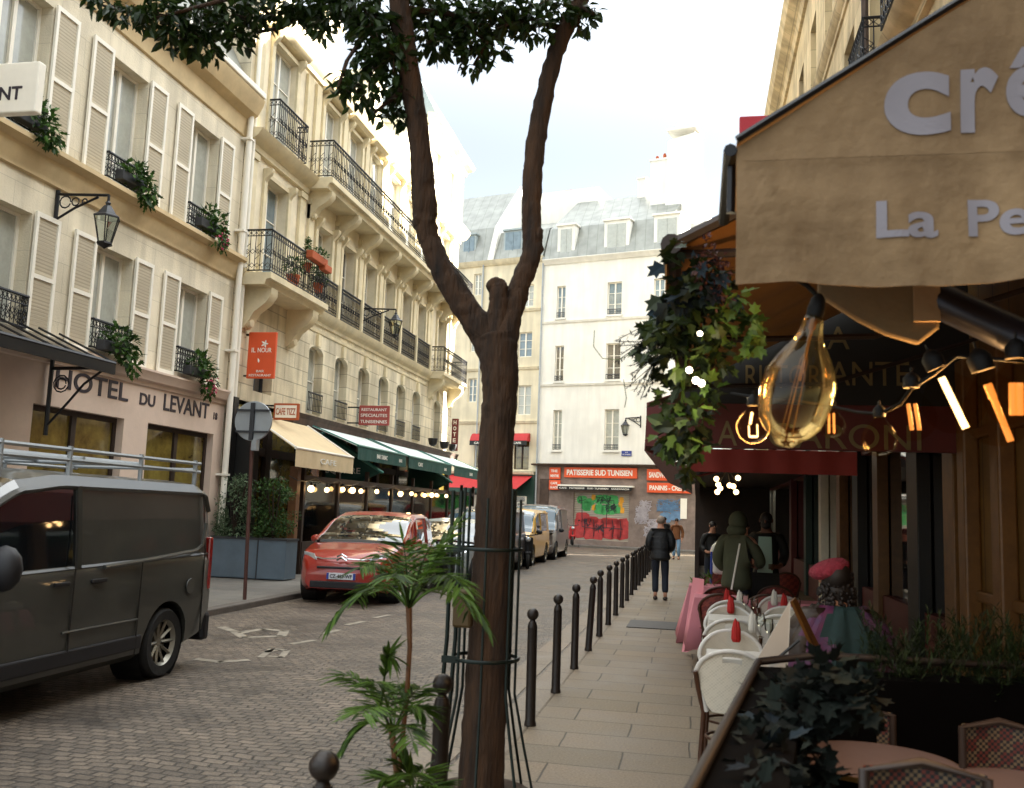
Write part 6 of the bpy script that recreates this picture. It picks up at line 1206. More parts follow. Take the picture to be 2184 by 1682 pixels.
chair(1535, 1262, 'r', False, 2, 'red woven chair directly behind the last white chair of the left row', .93); chair(1540, 1248, 'r', False, 0, 'second red woven chair of the left row', .93); chair(1528, 1215, 'r', False, 5, 'red woven chair with rounded back beside the pink cloth, in front of the stroller', .95)
chair(1640, 1264, 'r', False, -4, 'red woven chair behind the right row of white chairs', .93); chair(1655, 1246, 'r', False, 0, 'second red woven chair of the right row', .93); chair(1672, 1216, 'r', False, 8, 'brown red chair with a round back in front of the pale pilaster', .95)
M['pinkc'] = mat('pink_tablecloth', 'd98a94', .85, var=.06); M['whitec'] = mat('white_tablecloth', 'd5d0c6', .85, var=.05); M['nap'] = mat('red_napkin', 'b3201c', .75, var=.1); M['wnap'] = mat('white_napkin', 'ddd8cc', .75, var=.04); M['marble'] = mat('dark_table_leg', '1c1a18', .5, .5)
def cloth_table(x, y, w_, d, mt, lab, drop=.28, cat='table', slant=0.):
    o = empty('covered_table', lab, cat, (x, y, 0), 'terrace tables with cloths'); mb = MB(); mb.box(x - .03, x + .03, y - .03, y + .03, 0, .72); mb.box(x - .2, x + .2, y - .03, y + .03, 0, .03); mb.box(x - .03, x + .03, y - .2, y + .2, .0, .028); mb.build('leg', M['marble'], o)
    mb = MB(); mb.box(x - w_ / 2 + .004, x + w_ / 2 - .004, y - d / 2 + .004, y + d / 2 - .004, .72, .745); mb.build('tabletop', M['wood'], o)
    mb = MB(); per = [(-w_ / 2, -d / 2), (w_ / 2, -d / 2), (w_ / 2, d / 2), (-w_ / 2, d / 2)]; ring0 = []
    for (a, b), (c, e) in zip(per, per[1:] + per[:1]):
        for i in range(14): t = i / 14; ring0.append((a + (c - a) * t, b + (e - b) * t))
    n = len(ring0); vs = [(x + a, y + b, .75) for a, b in ring0]
    for j, z in enumerate((.5, 1.)):
        for i, (a, b) in enumerate(ring0):
            k = 1 + z * (.05 + .06 * math.sin(i * 1.35)) * .6; dz = drop * z * (1 + .22 * (abs(a) / (w_ / 2) * abs(b) / (d / 2)) ** 3); vs.append((x + a * k - slant * z * (1 if a < -w_ / 2 + .01 else 0), y + b * k, .75 - dz))
    fs = [tuple(range(n))] + [(j * n + i, j * n + (i + 1) % n, (j + 1) * n + (i + 1) % n, (j + 1) * n + i) for j in range(2) for i in range(n)]
    mb.add(vs, fs); c_ = mb.build('tablecloth', M[mt], o, smooth=50); sdm = c_.modifiers.new('t', 'SOLIDIFY'); sdm.thickness = .004; return o
cloth_table(.33, 6.62, .5, .44, 'whitec', 'white covered table between the two nearest white chairs'); cloth_table(.38, 9.0, .52, .6, 'whitec', 'white covered table in the middle of the left row of chairs'); cloth_table(.95, 8.9, .5, .5, 'whitec', 'white covered table of the right row beside the menu stand'); cloth_table(1.1, 11.2, .6, .5, 'pinkc', 'pink covered table of the right row behind the white chairs')
cloth_table(.3, 11.4, .62, .6, 'pinkc', 'pink covered table behind the white chairs, its cloth hanging to the street side', .5, slant=.1); cloth_table(.22, 13.2, .6, .6, 'pinkc', 'furthest pink covered table with a cloth hanging low beside the pavement', .62, slant=.16)
# the long pink cloth corner hanging towards the pavement
mb = MB(); a0, a1, b0_, b1_ = at(1478, 1232, 'y', 12.0), at(1502, 1236, 'y', 11.6), at(1454, 1392, 'y', 11.8), at(1492, 1385, 'y', 11.6)
clothsheet(mb, lambda a, b: (a0.lerp(a1, a)).lerp(b0_.lerp(b1_, a), b) + Vector((0, .05 * math.sin(a * 9 + b * 2) * b, 0)), 16, 14, (0, .004, 0)); tag(mb.build('hanging_cloth', M['pinkc'], smooth=60), 'long pink cloth falling almost to the ground at the pavement side of the tables', 'tablecloth')
def napkin(px, py, z, mt, lab, y=None, hh=.17):
    p = at(px, py + 20, 'z', z); c = (p.x, p.y, z); o = empty('folded_napkin', lab, 'napkin', c, 'standing folded napkins'); mb = MB(); n = 14
    for k, (sx, r0) in enumerate(((0, .03), (.018, .024))): mb.lathe([(r0 * .6, 0), (r0, .02), (r0 * .95, hh * .5), (r0 * .5, hh * .85), (.004, hh * (1 - .12 * k))], (c[0] + sx, c[1], c[2]), 9)
    mb.build('napkin_fold', M[mt], o, smooth=30)
for px, py, m_, lab in ((1568, 1350, 'nap', 'red folded napkin standing on the nearest white table'), (1557, 1289, 'nap', 'red folded napkin on the middle table of the left row'), (1549, 1270, 'nap', 'red folded napkin furthest back in the left row'), (1671, 1282, 'nap', 'red folded napkin at the tip of the menu stand'), (1604, 1330, 'wnap', 'white folded napkin beside the nearest red napkin'), (1576, 1274, 'wnap', 'white folded napkin beside the furthest red napkin'), (1650, 1272, 'wnap', 'white folded napkin on the right row of tables'), (1872, 1352, 'nap', 'red folded napkin on the right near the fern')):
    napkin(px, py, .755, m_, lab)
M['gls'] = glassmat('wine_glass', (.92, .95, .93), .03)
for i, (px, py) in enumerate(((1622, 1338), (1640, 1352), (1590, 1292), (1610, 1300), (1700, 1300))):
    p = at(px, py, 'z', .83); mb = MB(); mb.lathe([(.03, 0), (.005, .006), (.004, .07), (.03, .1), (.034, .14), (.028, .18)], (p.x, p.y, .755), 14); tag(mb.build('wine_glass', M['gls'], smooth=60), ['wine glass on the nearest white table, left', 'wine glass on the nearest white table, right', 'wine glass on the middle table, left', 'wine glass on the middle table, right', 'wine glass on the table behind the menu stand'][i], 'glass', 'wine glasses on the tables')
# menu stand
S_ = empty('menu_stand', 'folding wooden menu stand with a pale sheet, seen edge on by the tables', 'menu stand', (.6, 5.2, 0)); yb = 5.2
A_, B_, C_ = at(1684, 1284, 'y', yb), at(1612, 1412, 'y', yb), at(1742, 1400, 'y', yb + .1)
low = Vector((B_.x - (A_.x - B_.x) * .9, yb - .02, B_.z - (A_.z - B_.z) * .9))
mb = MB(); mb.slab(A_, B_ + (B_ - A_) * 1.0, C_ + (B_ - A_) * 1.05 + Vector((.02, .0, 0)), A_ + Vector((.006, 0, -.002)), (0, .01, 0)); mb.build('menu_sheet', M['whitec'], S_)
mb = MB(); mb.slab(A_ + Vector((0, -.01, 0)), C_ + (C_ - A_) * 1.2 + Vector((-.03, -.01, 0)), C_ + (C_ - A_) * 1.2 + Vector((.03, .14, 0)), A_ + Vector((.03, .12, .01)), (.014, 0, .006)); mb.build('back_leg', M['ochre'], S_)
mb = MB(); mb.tube([at(1655, 1408, 'y', yb - .05), at(1704, 1366, 'y', yb - .05)], .008, 6); mb.build('stay', M['black'], S_)
# seated woman with a pink beret and a coloured shawl, back to the camera
M['rose'] = mat('pink_knit', '93303f', .9, var=.3, vs=40, bump=1.0, bs=60); M['leather'] = mat('dark_brown_leather', '2e2116', .5, var=.35, vs=6, bump=.5, bs=14); M['mag'] = mat('magenta_silk', '5f1c40', .6, vs=14, col2='40294f'); M['tealc'] = mat('dark_teal_cloth', '16302f', .8, var=.3, vs=9); M['pks'] = mat('dusty_pink_silk', '5f3344', .6, vs=9, col2='46305a')
def seated(o, Q, h):
    hd = Q['head']; mb = MB(); c = hd + Vector((-.03, .0, .055)); q = Matrix.Rotation(-.35, 3, 'Y')
    mb.lathe([(.0, .062), (.05, .060), (.1, .045), (.122, .018), (.118, -.008), (.098, -.03), (.09, -.035)], (0, 0, 0), 30); mb.v = [q @ Vector((p.x * (1 + .05 * math.sin(9 * math.atan2(p.y, p.x))), p.y * (1 + .05 * math.sin(9 * math.atan2(p.y, p.x))), p.z)) + c for p in mb.v]; mb.build('beret', M['rose'], o, smooth=60)
    mb = MB()
    mb.ball(hd + Vector((.015, -.02, -.07)), (.095, .08, .11), 16)
    for k in range(190):
        a = random.uniform(math.pi * .9, math.pi * 2.3); z = random.uniform(-.18, .04); r = .088 + .018 * (z < -.05); mb.ball(hd + Vector((r * math.cos(a) + .01, r * math.sin(a) * .9 - .01, z)), random.uniform(.009, .019), 6)
    mb.build('curls', M['dhair'], o, smooth=60)
    mb = MB(); n = 40; rows = 14
    for v in range(rows + 1):
        t = v / rows
        for u in range(n + 1):
            a = math.radians(178 + 184 * u / n); r = 1 + .05 * math.sin(u * 1.1 + t * 3) + .03 * math.sin(u * 2.7); z = (.615 - .31 * t - .05 * t * math.sin(math.radians(184 * u / n) * 2)) * h
            rx = (.085 + .085 * min(1, t * 3.2) + .02 * t) * h * r; ry = (.07 + .045 * min(1, t * 3) + .02 * t) * h * r; mb.v.append(Vector((rx * math.cos(a), ry * math.sin(a) + .0, z)))
    for v in range(rows):
        for u in range(n):
            a = v * (n + 1) + u; mb.f.append((a, a + 1, a + n + 2, a + n + 1)); k = u / n + .06 * math.sin(v * .8); mb.m.append(3 if k < .2 and v < 7 else 0 if k < .36 else 1 if k < .68 else 2)
    sh = mb.build('shawl', [M['mag'], M['tealc'], M['pks'], M['leather']], o, smooth=60, fixn=False); sl_ = sh.modifiers.new('t', 'SOLIDIFY'); sl_.thickness = .006; sl_.offset = 0
pz = at(1790, 1240, 'y', 6.15); sit = dict(hip=(0, 0, .29), waist=(0, -.01, .37), chest=(0, -.01, .49), sh=(0, 0, .575), neck=(0, .01, .63), head=(-.005, .025, .70), crown=(-.005, .02, .74), hl=(-.06, .02, .285), kl=(-.08, .27, .30), al=(-.08, .28, .06), tl=(-.085, .35, .02), hr=(.06, .02, .285), kr=(.08, .27, .30), ar=(.08, .28, .06), tr=(.085, .35, .02),
    sl=(-.12, 0, .57), el=(-.17, .05, .44), wl=(-.12, .17, .44), fl=(-.09, .21, .45), sr=(.12, 0, .57), er=(.17, .05, .44), wr=(.12, .17, .44), fr=(.09, .21, .45))
person('seated woman in a pink knitted beret with a teal and magenta shawl, back turned', (pz.x - .01, 6.12, .06), R(8), 1.78, 'leather', 'jean', 'dhair', pose=sit, extra=seated, coatlen=.28, bulk=1.3)
c_ = copy_tree(protos[('r', False)]); place(c_, (pz.x + .0, 6.3, 0), R(4), 'dark red woven chair the woman in the pink beret sits on', (1, 1, .95))
# beige rod and stroller
mb = MB(); mb.tube([at(1560, 1258, 'y', 11.5), at(1578, 1160, 'y', 11.6)], .012, 6); tag(mb.build('umbrella_pole', M['wpaint']), 'thin white slanting pole beside the hooded person', 'pole')
o = empty('stroller', 'pushchair with a pale blue and white hood in front of the far terrace', 'stroller', (.3, 13.6, 0)); mb = MB(); c = at(1545, 1170, 'y', 13.6); 
mb.lathe([(0, .17), (.1, .15), (.17, .08), (.2, 0)], (c.x, c.y, c.z - .05), 14); mb.build('hood', M['silver'], o, smooth=50); mb = MB(); mb.box(c.x - .16, c.x + .16, c.y - .25, c.y + .25, c.z - .35, c.z - .12); mb.build('seat', M['whitec'], o, bevel=.04)
mb = MB()
for s in (-1, 1): mb.tube([(c.x + s * .2, c.y - .3, .1), (c.x + s * .17, c.y + .3, c.z)], .014, 6); mb.tube([(c.x + s * .2, c.y + .3, .1), (c.x + s * .17, c.y - .2, c.z - .2)], .014, 6)
mb.build('frame', M['pblue'], o); 
for s in (-1, 1):
    for d in (-.3, .3): mb = MB(); mb.lathe([(.07, -.02), (.1, -.02), (.1, .02), (.07, .02)], (c.x + s * .2, c.y + d, .1), 14, ax='x'); mb.build('wheel', M['tyre'], o)
o = empty('potted_plant', 'spiky green plant in a pot at the far end of the tables', 'plant', (at(1512, 1215, 'z', 0).x, 14.2, 0)); c = Vector((at(1510, 1190, 'y', 13.2).x, 13.2, 0)); mb = MB(); mb.lathe([(.1, 0), (.14, .35), (.15, .36), (.15, .4), (.12, .4)], c, 14); mb.build('pot', M['whitec'], o)
mb = MB(); cloud(mb, c + Vector((0, 0, .62)), (.14, .14, .24), 110, .2, .03); mb.build('foliage', M['palm'], o)
# chandelier of bulbs deep under the red awning
o = empty('chandelier', 'cluster of bright bulbs hanging under the restaurant awning above the hooded person', 'lamp', at(1550, 1030, 'y', 15)); mb = MB()
for k, (x, y) in enumerate(((1528, 1022), (1532, 1034), (1536, 1042), (1530, 1050), (1556, 1036), (1564, 1038), (1574, 1020), (1570, 1050))): mb.ball(at(x, y, 'y', 15 + .1 * math.sin(k * 2)), .042, 10)
mb.build('bulbs', M['bulbs'], o, each=True); mb = MB(); 
for x in (1528, 1534, 1556, 1572): mb.tube([at(x, 1030, 'y', 15), at(1552, 1000, 'y', 15)], .008, 4)
mb.tube([at(1552, 1000, 'y', 15), at(1552, 960, 'y', 15)], .01, 4); mb.build('frame', M['iron'], o)
# ------------------------------------------------------------------ garland on the brown awning corner
Ga = empty('ivy_garland', 'artificial ivy and fern garland hanging from the corner of the brown awning', 'garland', (-.1, 4.4, 1.85)); YG = 4.25
def gp(x, y, d=0.): return at(x, y, 'y', YG + d)
M['ivy'] = leafmat('ivy_leaves', '0d150b', '323f1a', .5, .1); M['ivyb'] = leafmat('blue_grey_ivy', '10181e', '26343c', .9, .05); M['ivyy'] = leafmat('bright_ivy', '2c4216', '55692a', .5, .25); M['berry'] = leafmat('dark_fern', '0a0c08', '161e18', .9, .05); M['dried'] = leafmat('dried_pink_sprays', '351c20', '5a3a34', .6, .1)
mi, mbv, my, mf, md_ = MB(), MB(), MB(), MB(), MB()
def blobs(mb, L, items, shape='ivy', Wk=.8):
    for x, y, rx, ry, n in items: s = YG / FPX; cloud(mb, gp(x, y), (rx * s, .2, ry * s), n, L, L * Wk, shape, droop=.6)
blobs(mi, .074, [(1475, 600, 36, 30, 34), (1490, 640, 60, 36, 60), (1490, 690, 64, 40, 80), (1420, 720, 46, 30, 44), (1385, 735, 26, 20, 14), (1375, 760, 24, 20, 12), (1400, 700, 26, 22, 14), (1450, 780, 50, 36, 56), (1520, 760, 44, 36, 44), (1440, 850, 34, 30, 30), (1470, 905, 44, 30, 36), (1450, 930, 40, 24, 28), (1500, 860, 26, 40, 16), (1480, 960, 34, 20, 18), (1470, 1005, 16, 14, 9), (1530, 590, 36, 22, 20), (1446, 540, 16, 16, 10)])
blobs(mbv, .1, [(1500, 590, 40, 40, 14), (1440, 660, 30, 30, 8), (1520, 620, 50, 30, 12), (1470, 640, 30, 30, 8)])
blobs(my, .07, [(1600, 700, 18, 44, 22), (1570, 660, 30, 40, 20), (1600, 740, 30, 20, 18), (1530, 700, 30, 40, 14), (1510, 830, 30, 14, 12), (1440, 940, 50, 30, 26), (1480, 880, 40, 30, 16), (1560, 650, 30, 12, 8), (1500, 960, 30, 30, 12)])
for x, y in ((1402, 570), (1396, 640), (1404, 660), (1392, 690), (1380, 700), (1436, 656)): leaf(mbv if x > 1400 else mi, gp(x + 14, y - 4), Vector((-.8, 0, -.5)) + rv(.2), Vector((0, -1, .3)), .09, .08, shape='ivy')
for k in range(26):
    x1, y1 = 1420 + random.uniform(-10, 50), 700 + random.uniform(-20, 60); x2, y2 = random.uniform(1305, 1390), random.uniform(700, 850); a, b = gp(x1, y1), gp(x2, y2, random.uniform(-.15, .15)); mf.tube([a, (a + b) / 2 + Vector((0, 0, .02)), b], .002, 4)
    for j in range(26): t = j / 26; p = a.lerp(b, t); leaf(mf, p, (b - a).normalized() + rv(.9), Vector((0, 0, 1)), .028, .008)
for k in range(14): p = gp(random.uniform(1480, 1560), random.uniform(520, 640), -.15); cloud(md_, p, (.03, .03, .05), 16, .03, .015)
for (x, y) in ((1418, 905), (1440, 912), (1428, 918)): leaf(mi, gp(x, y, -.2), Vector((-.6, 0, .1)) + rv(.2), Vector((0, -1, .2)), .09, .06)
mi.build('ivy_leaves', M['ivy'], Ga, fixn=False); mbv.build('blue_leaves', M['ivyb'], Ga, fixn=False); my.build('bright_leaves', M['ivyy'], Ga, fixn=False); mf.build('fern_sprays', M['berry'], Ga, fixn=False); md_.build('dried_flowers', M['dried'], Ga, fixn=False)
mb = MB()
for a, b in (((1300, 700), (1330, 770)), ((1270, 700), (1310, 770))): pass
mb.tube([gp(1268, 705), gp(1266, 740), gp(1285, 765), gp(1320, 768), gp(1345, 756)], .0018, 4); mb.tube([gp(1430, 690), gp(1450, 800), gp(1462, 860)], .004, 4); mb.tube([gp(1500, 560), gp(1470, 700), gp(1450, 900), gp(1470, 1000)], .006, 5); mb.tube([gp(1330, 810), gp(1336, 850), gp(1332, 870)], .0018, 4); mb.build('stems', M['ivyy'], Ga)
for i, (x, y, r) in enumerate(((1493, 712, .012), (1470, 790, .015), (1484, 812, .016), (1496, 818, .016))):
    o = empty('fairy_light', 'tiny bright light glowing inside the ivy garland', 'light', gp(x, y, -.25), 'fairy lights in the ivy garland'); mb = MB(); mb.ball(gp(x, y, -.25), r, 8); mb.build('bulb', emis('fairy', (1, .85, .6), 1.6) if i == 0 else bpy.data.materials['fairy'], o)
ld = bpy.data.lights.new('lamp_garland', 'POINT'); lo = bpy.data.objects.new('lamp_garland', ld); COL.objects.link(lo); lo.location = gp(1486, 812, -.3); ld.energy = .7; ld.color = (1, .85, .55); ld.shadow_soft_size = .03
# ------------------------------------------------------------------ filament bulbs in the foreground
YB = 3.32; M['amber'] = glassmat('amber_glass', (.97, .82, .52), .02, ior=1.5, refl=.55); M['clear'] = glassmat('clear_warm_glass', (.98, .9, .76), .05, ior=1.2, refl=.08); M['faint'] = glassmat('faint_glass', (.97, .9, .8), .1, refl=.0); M['fil'] = emis('orange_filament', (1, .3, .05), .14); M['filh'] = emis('hot_filament', (1, .6, .24), .7); M['sock'] = mat('black_socket', '050505', .6, var=.1, spec=.2)
def bp_(x, y, d=0.): return at(x, y, 'y', YB + d)
def filbulb(lab, x, y, r, up=.05, tilt=0., glass='clear', bars=(), hot=False, d=0.):
    r *= 1.3; c = bp_(x, y, d); o = empty('filament_bulb', lab, 'bulb', c, 'filament bulbs under the crepe awning'); mb = MB(); n = 14
    pr = [(0, -r)] + [(r * math.sin(math.pi * k / n), -r * math.cos(math.pi * k / n)) for k in range(1, n - 2)] + [(r * .34, r * 1.12), (r * .3, r * 1.35)]; mb.lathe(pr, (0, 0, 0), 28); q = Matrix.Rotation(tilt, 3, 'Y'); mb.v = [q @ p + c for p in mb.v]; mb.build('glass', M[glass], o, smooth=60)
    mb = MB(); mb.lathe([(r * .33, r * 1.3), (r * .36, r * 1.7), (r * .2, r * 1.9), (.004, r * 2.0)], (0, 0, 0), 14); mb.v = [q @ p + c for p in mb.v]; mb.tube([c + q @ Vector((0, 0, r * 1.9)), c + q @ Vector((0, 0, r * 2.2))], .004, 5); mb.build('socket', M['sock'], o, smooth=50)
    for a, b, w_ in bars: mb = MB(); mb.tube([bp_(*a, d), bp_(*b, d)], w_ * 1.0, 8); mb.build('filament', M['filh' if hot else 'fil'], o)
    return o
filbulb('small round clear bulb with a bright filament left of the giant amber bulb', 1606, 912, .044, bars=[((1604, 880), (1600, 905), .004), ((1598, 932), (1616, 932), .0035), ((1597, 908), (1598, 932), .002), ((1615, 906), (1616, 932), .002)], d=-.02, hot=True)
filbulb('round bulb with a short orange filament right of the giant bulb', 1774, 908, .040, bars=[((1768, 882), (1768, 925), .0045), ((1778, 882), (1779, 925), .0045)], d=.4)
filbulb('unlit round clear bulb hanging in front of the shop window', 1876, 938, .046, bars=[], d=.05)
filbulb('round bulb with two upright orange filament bars', 1945, 892, .060, glass='faint', bars=[((1937, 862), (1945, 918), .0062), ((1952, 862), (1961, 918), .0062)], d=.0)
filbulb('bulb with one long white hot slanting filament', 2034, 862, .075, tilt=-.4, glass='faint', bars=[((2008, 806), (2060, 914), .0115)], hot=True, d=-.05)
filbulb('bulb with a twisted orange filament near the right edge', 2130, 880, .085, tilt=-.3, glass='faint', bars=[((2106, 820), (2118, 850), .014), ((2118, 848), (2156, 942), .011)], d=-.05)
filbulb('bulb with two thick orange filaments cut by the right edge', 2170, 850, .075, glass='faint', bars=[((2160, 818), (2161, 886), .0125), ((2174, 818), (2175, 886), .0125)], d=-.1)
Bg = empty('giant_bulb', 'giant amber glass decorative bulb hanging on a black socket, nearest of all', 'bulb', bp_(1700, 820, -.25)); YQ = -.22
ax0, ax1 = bp_(1738, 672, YQ), bp_(1672, 955, YQ); axd = (ax1 - ax0); LB = axd.length; axd.normalize(); q = Vector((0, 0, 1)).rotation_difference(axd).to_matrix(); k = FPX / (YB + YQ)
mb = MB(); mb.lathe([(r / k, t * LB) for r, t in ((19, 0), (21, .05), (23, .1), (26, .16), (33, .21), (43, .26), (54, .32), (64, .39), (71, .46), (75, .53), (76, .6), (74, .67), (71, .74), (66, .8), (56, .86), (44, .905), (34, .925), (27, .945), (24, .97), (18, .99), (0, 1.0))], (0, 0, 0), 40); mb.v = [q @ p + ax0 for p in mb.v]; gm = mb.build('glass', M['amber'], Bg, smooth=60); gm.modifiers.new('s', 'SUBSURF').render_levels = 1
mb = MB(); mb.lathe([(.008, .0), (.012, .1 * LB), (.005, .12 * LB), (.004, .5 * LB)], (0, 0, 0), 10); mb.v = [q @ p + ax0 for p in mb.v]
for a in range(5): t = a * 1.2566; f = lambda r, z: q @ Vector((r * math.cos(t), r * math.sin(t), z * LB)) + ax0; mb.tube([f(.006, .3), f(.012, .35), f(.02, .9)], .0012, 4)
mb.build('stem', M['ochre'], Bg, smooth=50)
mb = MB(); mb.lathe([(.026, .03 * LB), (.028, -.04 * LB), (.022, -.12 * LB), (.008, -.16 * LB)], (0, 0, 0), 16); mb.v = [q @ p + ax0 for p in mb.v]; mb.build('socket', M['sock'], Bg, smooth=50)
mb = MB(); mb.tube([bp_(1740, 655, YQ), bp_(1742, 630, YQ), bp_(1722, 610, YQ), bp_(1700, 596, YQ)], .009, 8); mb.build('flex', M['sock'], Bg)
mb = MB(); cp = [(1560, 840, .2), (1600, 846, .1), (1650, 850, .1), (1700, 856, .1), (1774, 868, .2), (1830, 880, .1), (1876, 884, .05), (1920, 862, 0), (1945, 828, 0), (1990, 800, -.05), (2040, 760, -.05), (2110, 765, -.05), (2184, 772, -.1), (2300, 760, -.1)]
mb.tube([bp_(x, y, d) for x, y, d in cp], .006, 6); tag(mb.build('bulb_cable', M['sock'], smooth=60), 'black drooping cable that carries the filament bulbs', 'cable')
for x, y, e, d in ((1606, 915, .2, .1), (1945, 892, .9, .1), (2034, 870, 1.4, .1), (2140, 880, 1.2, .1)):
    ld = bpy.data.lights.new('lamp_bulb', 'POINT'); lo = bpy.data.objects.new('lamp_bulb', ld); COL.objects.link(lo); lo.location = bp_(x, y, d); ld.energy = e; ld.color = (1, .55, .2); ld.shadow_soft_size = .03
# hanging brown flap and steel tube behind the bulbs
o = empty('rolled_flap', 'brown canvas flap gathered under the crepe awning above the bulbs', 'awning flap', at(1880, 650, 'y', 3.5)); mb = MB()
pa, pb, pc, pd, pe = [at(x, y, 'y', 3.4) for x, y in ((1745, 590), (2006, 580), (2004, 700), (1960, 735), (1890, 715))]; pf, pg = at(1760, 640, 'y', 3.4), at(1745, 625, 'y', 3.4)
mb.prism([pa, pb, pc, pd, pe, at(1830, 685, 'y', 3.4), pf, pg], (0, .03, 0)); mb.build('canvas', mat('olive_brown_canvas', '5e4d33', .9, var=.15, bump=.2), o, bevel=.01); mb = MB(); mb.box(at(1948, 600, 'y', 3.39).x, at(2004, 600, 'y', 3.39).x, 3.385, 3.397, pc.z + .02, pb.z + .03); mb.build('stitched_patch', M['crc'], o)
mb = MB(); a = at(2000, 640, 'y', 3.45); b = at(2260, 760, 'y', 3.2); mb.tube([a, b], .062, 20); tag(mb.build('awning_tube', mat('bluish_dark_tube', '1c1b21', .35, .6, var=.1), smooth=60), 'dark shiny awning roller tube at the upper right of the bulbs', 'tube')
# ------------------------------------------------------------------ planter screen, foreground tables
o = empty('terrace_screen', 'waist high dark wooden planter screen with a brown rim enclosing the crepe terrace', 'planter', (.25, 3.4, 0))
mb = MB(); pA = Vector((-.17, 1.2, 0)); pB = Vector((.29, 4.6, 0)); dr = (pB - pA).normalized(); nn = Vector((dr.y, -dr.x, 0))
mb.slab(pA, pB, pB + nn * .22, pA + nn * .22, (0, 0, .98)); pC = pB + Vector((1.5, .2, 0)); mb.slab(pB + nn * .22 + dr * -.2, pC + Vector((0, -.2, 0)), pC, pB, (0, 0, .979)); mb.build('box', mat('matt_black_board', '050404', .9, var=.3, spec=.05), o)
mb = MB(); mb.tube([pA + Vector((0, 0, .99)), pB + Vector((0, 0, 1.0)), pB + Vector((.25, .03, 1.04)), pC + Vector((0, 0, 1.03))], .018, 8); mb.build('rim', mat('dark_varnished_rim', '1c1009', .6, var=.3), o, smooth=50)
Iv = empty('planter_ivy', 'dark bluish ivy spilling over the near planter screen at the bottom right', 'plant', (.3, 3.2, .9)); mb = MB(); m2 = MB()
for t in range(9):
    c = pA.lerp(pB, t / 9) + nn * .14 + Vector((0, 0, .98)); cloud(mb, c + Vector((0, 0, -.03)), (.12, .2, .06), 40, .06, .05, 'ivy'); cloud(m2, c + Vector((.02, 0, .0)), (.1, .16, .05), 3, .07, .06, 'ivy')
for x, y in ((1760, 1440), (1800, 1470), (1740, 1480), (1830, 1500), (1690, 1530), (1640, 1590), (1700, 1600), (1690, 1650), (1640, 1650), (1730, 1660)): cloud(mb, at(x, y, 'y', 3.3), (.08, .1, .07), 40, .07, .06, 'ivy')
mb.build('ivy_leaves', M['berry'], Iv, fixn=False); m2.build('blue_leaves', M['ivyb'], Iv, fixn=False)
fl_ = empty('fern_plants', 'dark green feathery ferns along the boarded wall behind the pink tables', 'plant', (1.2, 5.2, .9)); mb = MB()
for k in range(210):
    c = at(random.uniform(1830, 2260), random.uniform(1350, 1500), 'y', random.uniform(4.5, 5.3)); a = c - Vector((0, 0, .12)); b = c + Vector((random.uniform(-.15, .15), random.uniform(-.15, .15), random.uniform(.02, .14)))
    for j in range(34): t = j / 34; p = a.lerp(b, t); leaf(mb, p, (b - a).normalized() + rv(1.), Vector((0, 0, 1)), .05, .007)
mb.build('fronds', leafmat('dark_feathery_green', '0f190b', '243313', .6, .1), fl_, fixn=False); mb = MB(); mb.box(.95, 2.2, 4.95, 5.2, .001, .9); mb.build('trough', M['black'], fl_)
M['rosew'] = mat('pink_laminate_top', '66534d', .5, var=.08, vs=6); M['chk'] = checks('red_white_check_weave', ('0a0c0f', '5a2216', '65523a'), 90); M['chkn'] = checks('near_check_weave', ('0a0c0f', '5a2216', '65523a'), 80, ('X', 'Z'))
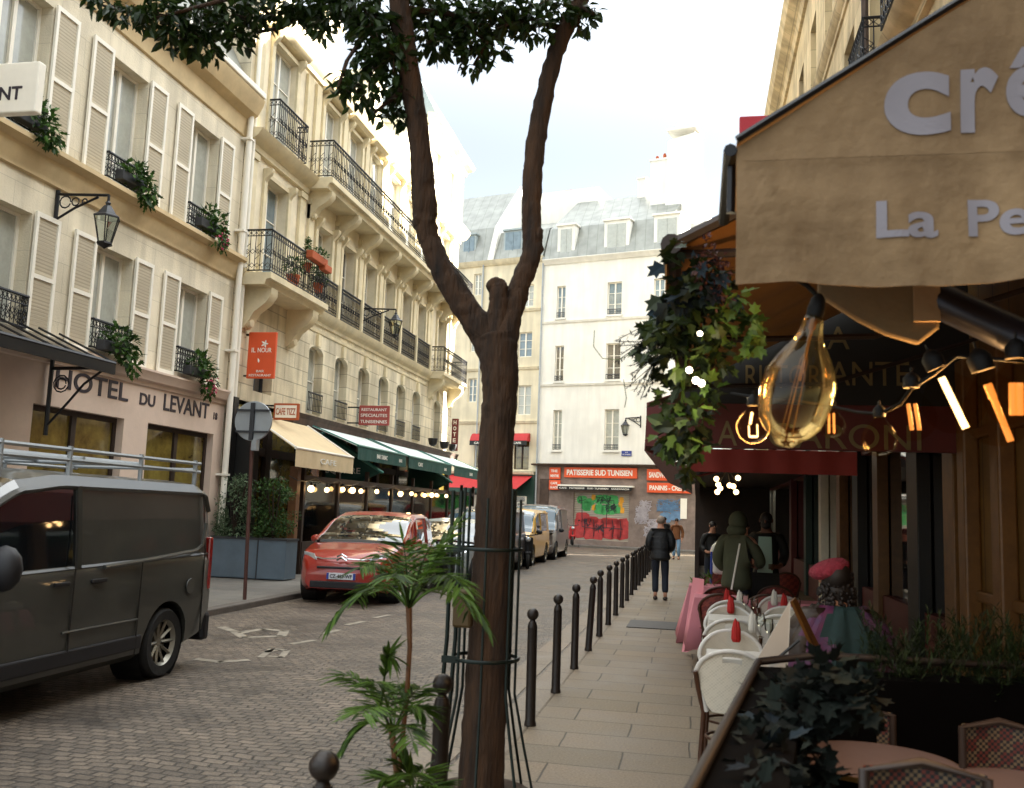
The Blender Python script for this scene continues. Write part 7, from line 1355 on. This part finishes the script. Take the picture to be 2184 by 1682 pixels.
for x, y, z, r, lab in ((1868, 1622, .74, .31, 'round pink bistro table with a pale metal edge beside the ivy'), (2245, 1672, .74, .29, 'round pink bistro table cut by the bottom right corner')):
    c = at(x, y, 'z', z); o = empty('round_table', lab, 'table', (c.x, c.y, 0), 'round pink bistro tables'); mb = MB(); mb.lathe([(0, .0), (r, .0), (r, .012), (0, .012)], (c.x, c.y, z - .012), 48); mb.build('tabletop', M['rosew'], o, smooth=40)
    mb = MB(); mb.lathe([(r, -.018), (r + .006, -.018), (r + .006, -.001), (r, -.001)], (c.x, c.y, z), 48, cap=False); mb.build('metal_edge', mat('brass_edge', 'b58a4c', .3, .9) if 'brass_edge' not in bpy.data.materials else bpy.data.materials['brass_edge'], o, smooth=40)
    mb = MB(); mb.tube([(c.x, c.y, 0), (c.x, c.y, z - .02)], .03, 10); mb.lathe([(.2, 0), (.2, .012), (.03, .05)], (c.x, c.y, 0), 20); mb.build('pedestal', M['sock'], o, smooth=40)
def weave_chair(lab, x0, x1, yt, yb_, d, face_=-1):
    """chair whose checked back panel shows; picture rectangle x0..x1, yt..yb_ at depth d"""
    a = at(x0, yt, 'y', d); b = at(x1, yb_, 'y', d); o = empty('woven_chair', lab, 'chair', ((a.x + b.x) / 2, d, 0), 'checked woven chairs of the crepe terrace'); zt, zb = a.z, min(b.z, a.z - .26)
    mb = MB(); clothsheet(mb, lambda s, t: (a.x + (b.x - a.x) * s, d + .04 * math.sin(math.pi * s), zb + (zt - zb) * t), 12, 4, (0, .01, 0)); mb.build('back_panel', M['chk'], o, smooth=60)
    mb = MB(); mb.tube([(a.x, d, .0), (a.x, d, zt - .01), ((a.x + b.x) / 2, d + .045, zt + .012), (b.x, d, zt - .01), (b.x, d, 0)], .015, 8); mb.tube([(a.x, d + .36, 0), (a.x, d + .36, .45), (a.x, d, .45)], .013, 6); mb.tube([(b.x, d + .36, 0), (b.x, d + .36, .45), (b.x, d, .45)], .013, 6); mb.build('frame', M['wood'], o, smooth=50)
    mb = MB(); mb.box(a.x, b.x, d, d + .38, .445, .46); mb.build('seat', M['chk'], o, bevel=.006)
weave_chair('checked woven chair behind the first pink table', 1745, 1905, 1510, 1600, 4.4); weave_chair('checked woven chair at the right edge behind the second pink table', 2052, 2230, 1545, 1650, 4.0); weave_chair('checked woven chair with a thick dark top rail at the bottom edge', 1842, 2110, 1634, 1800, 2.9)
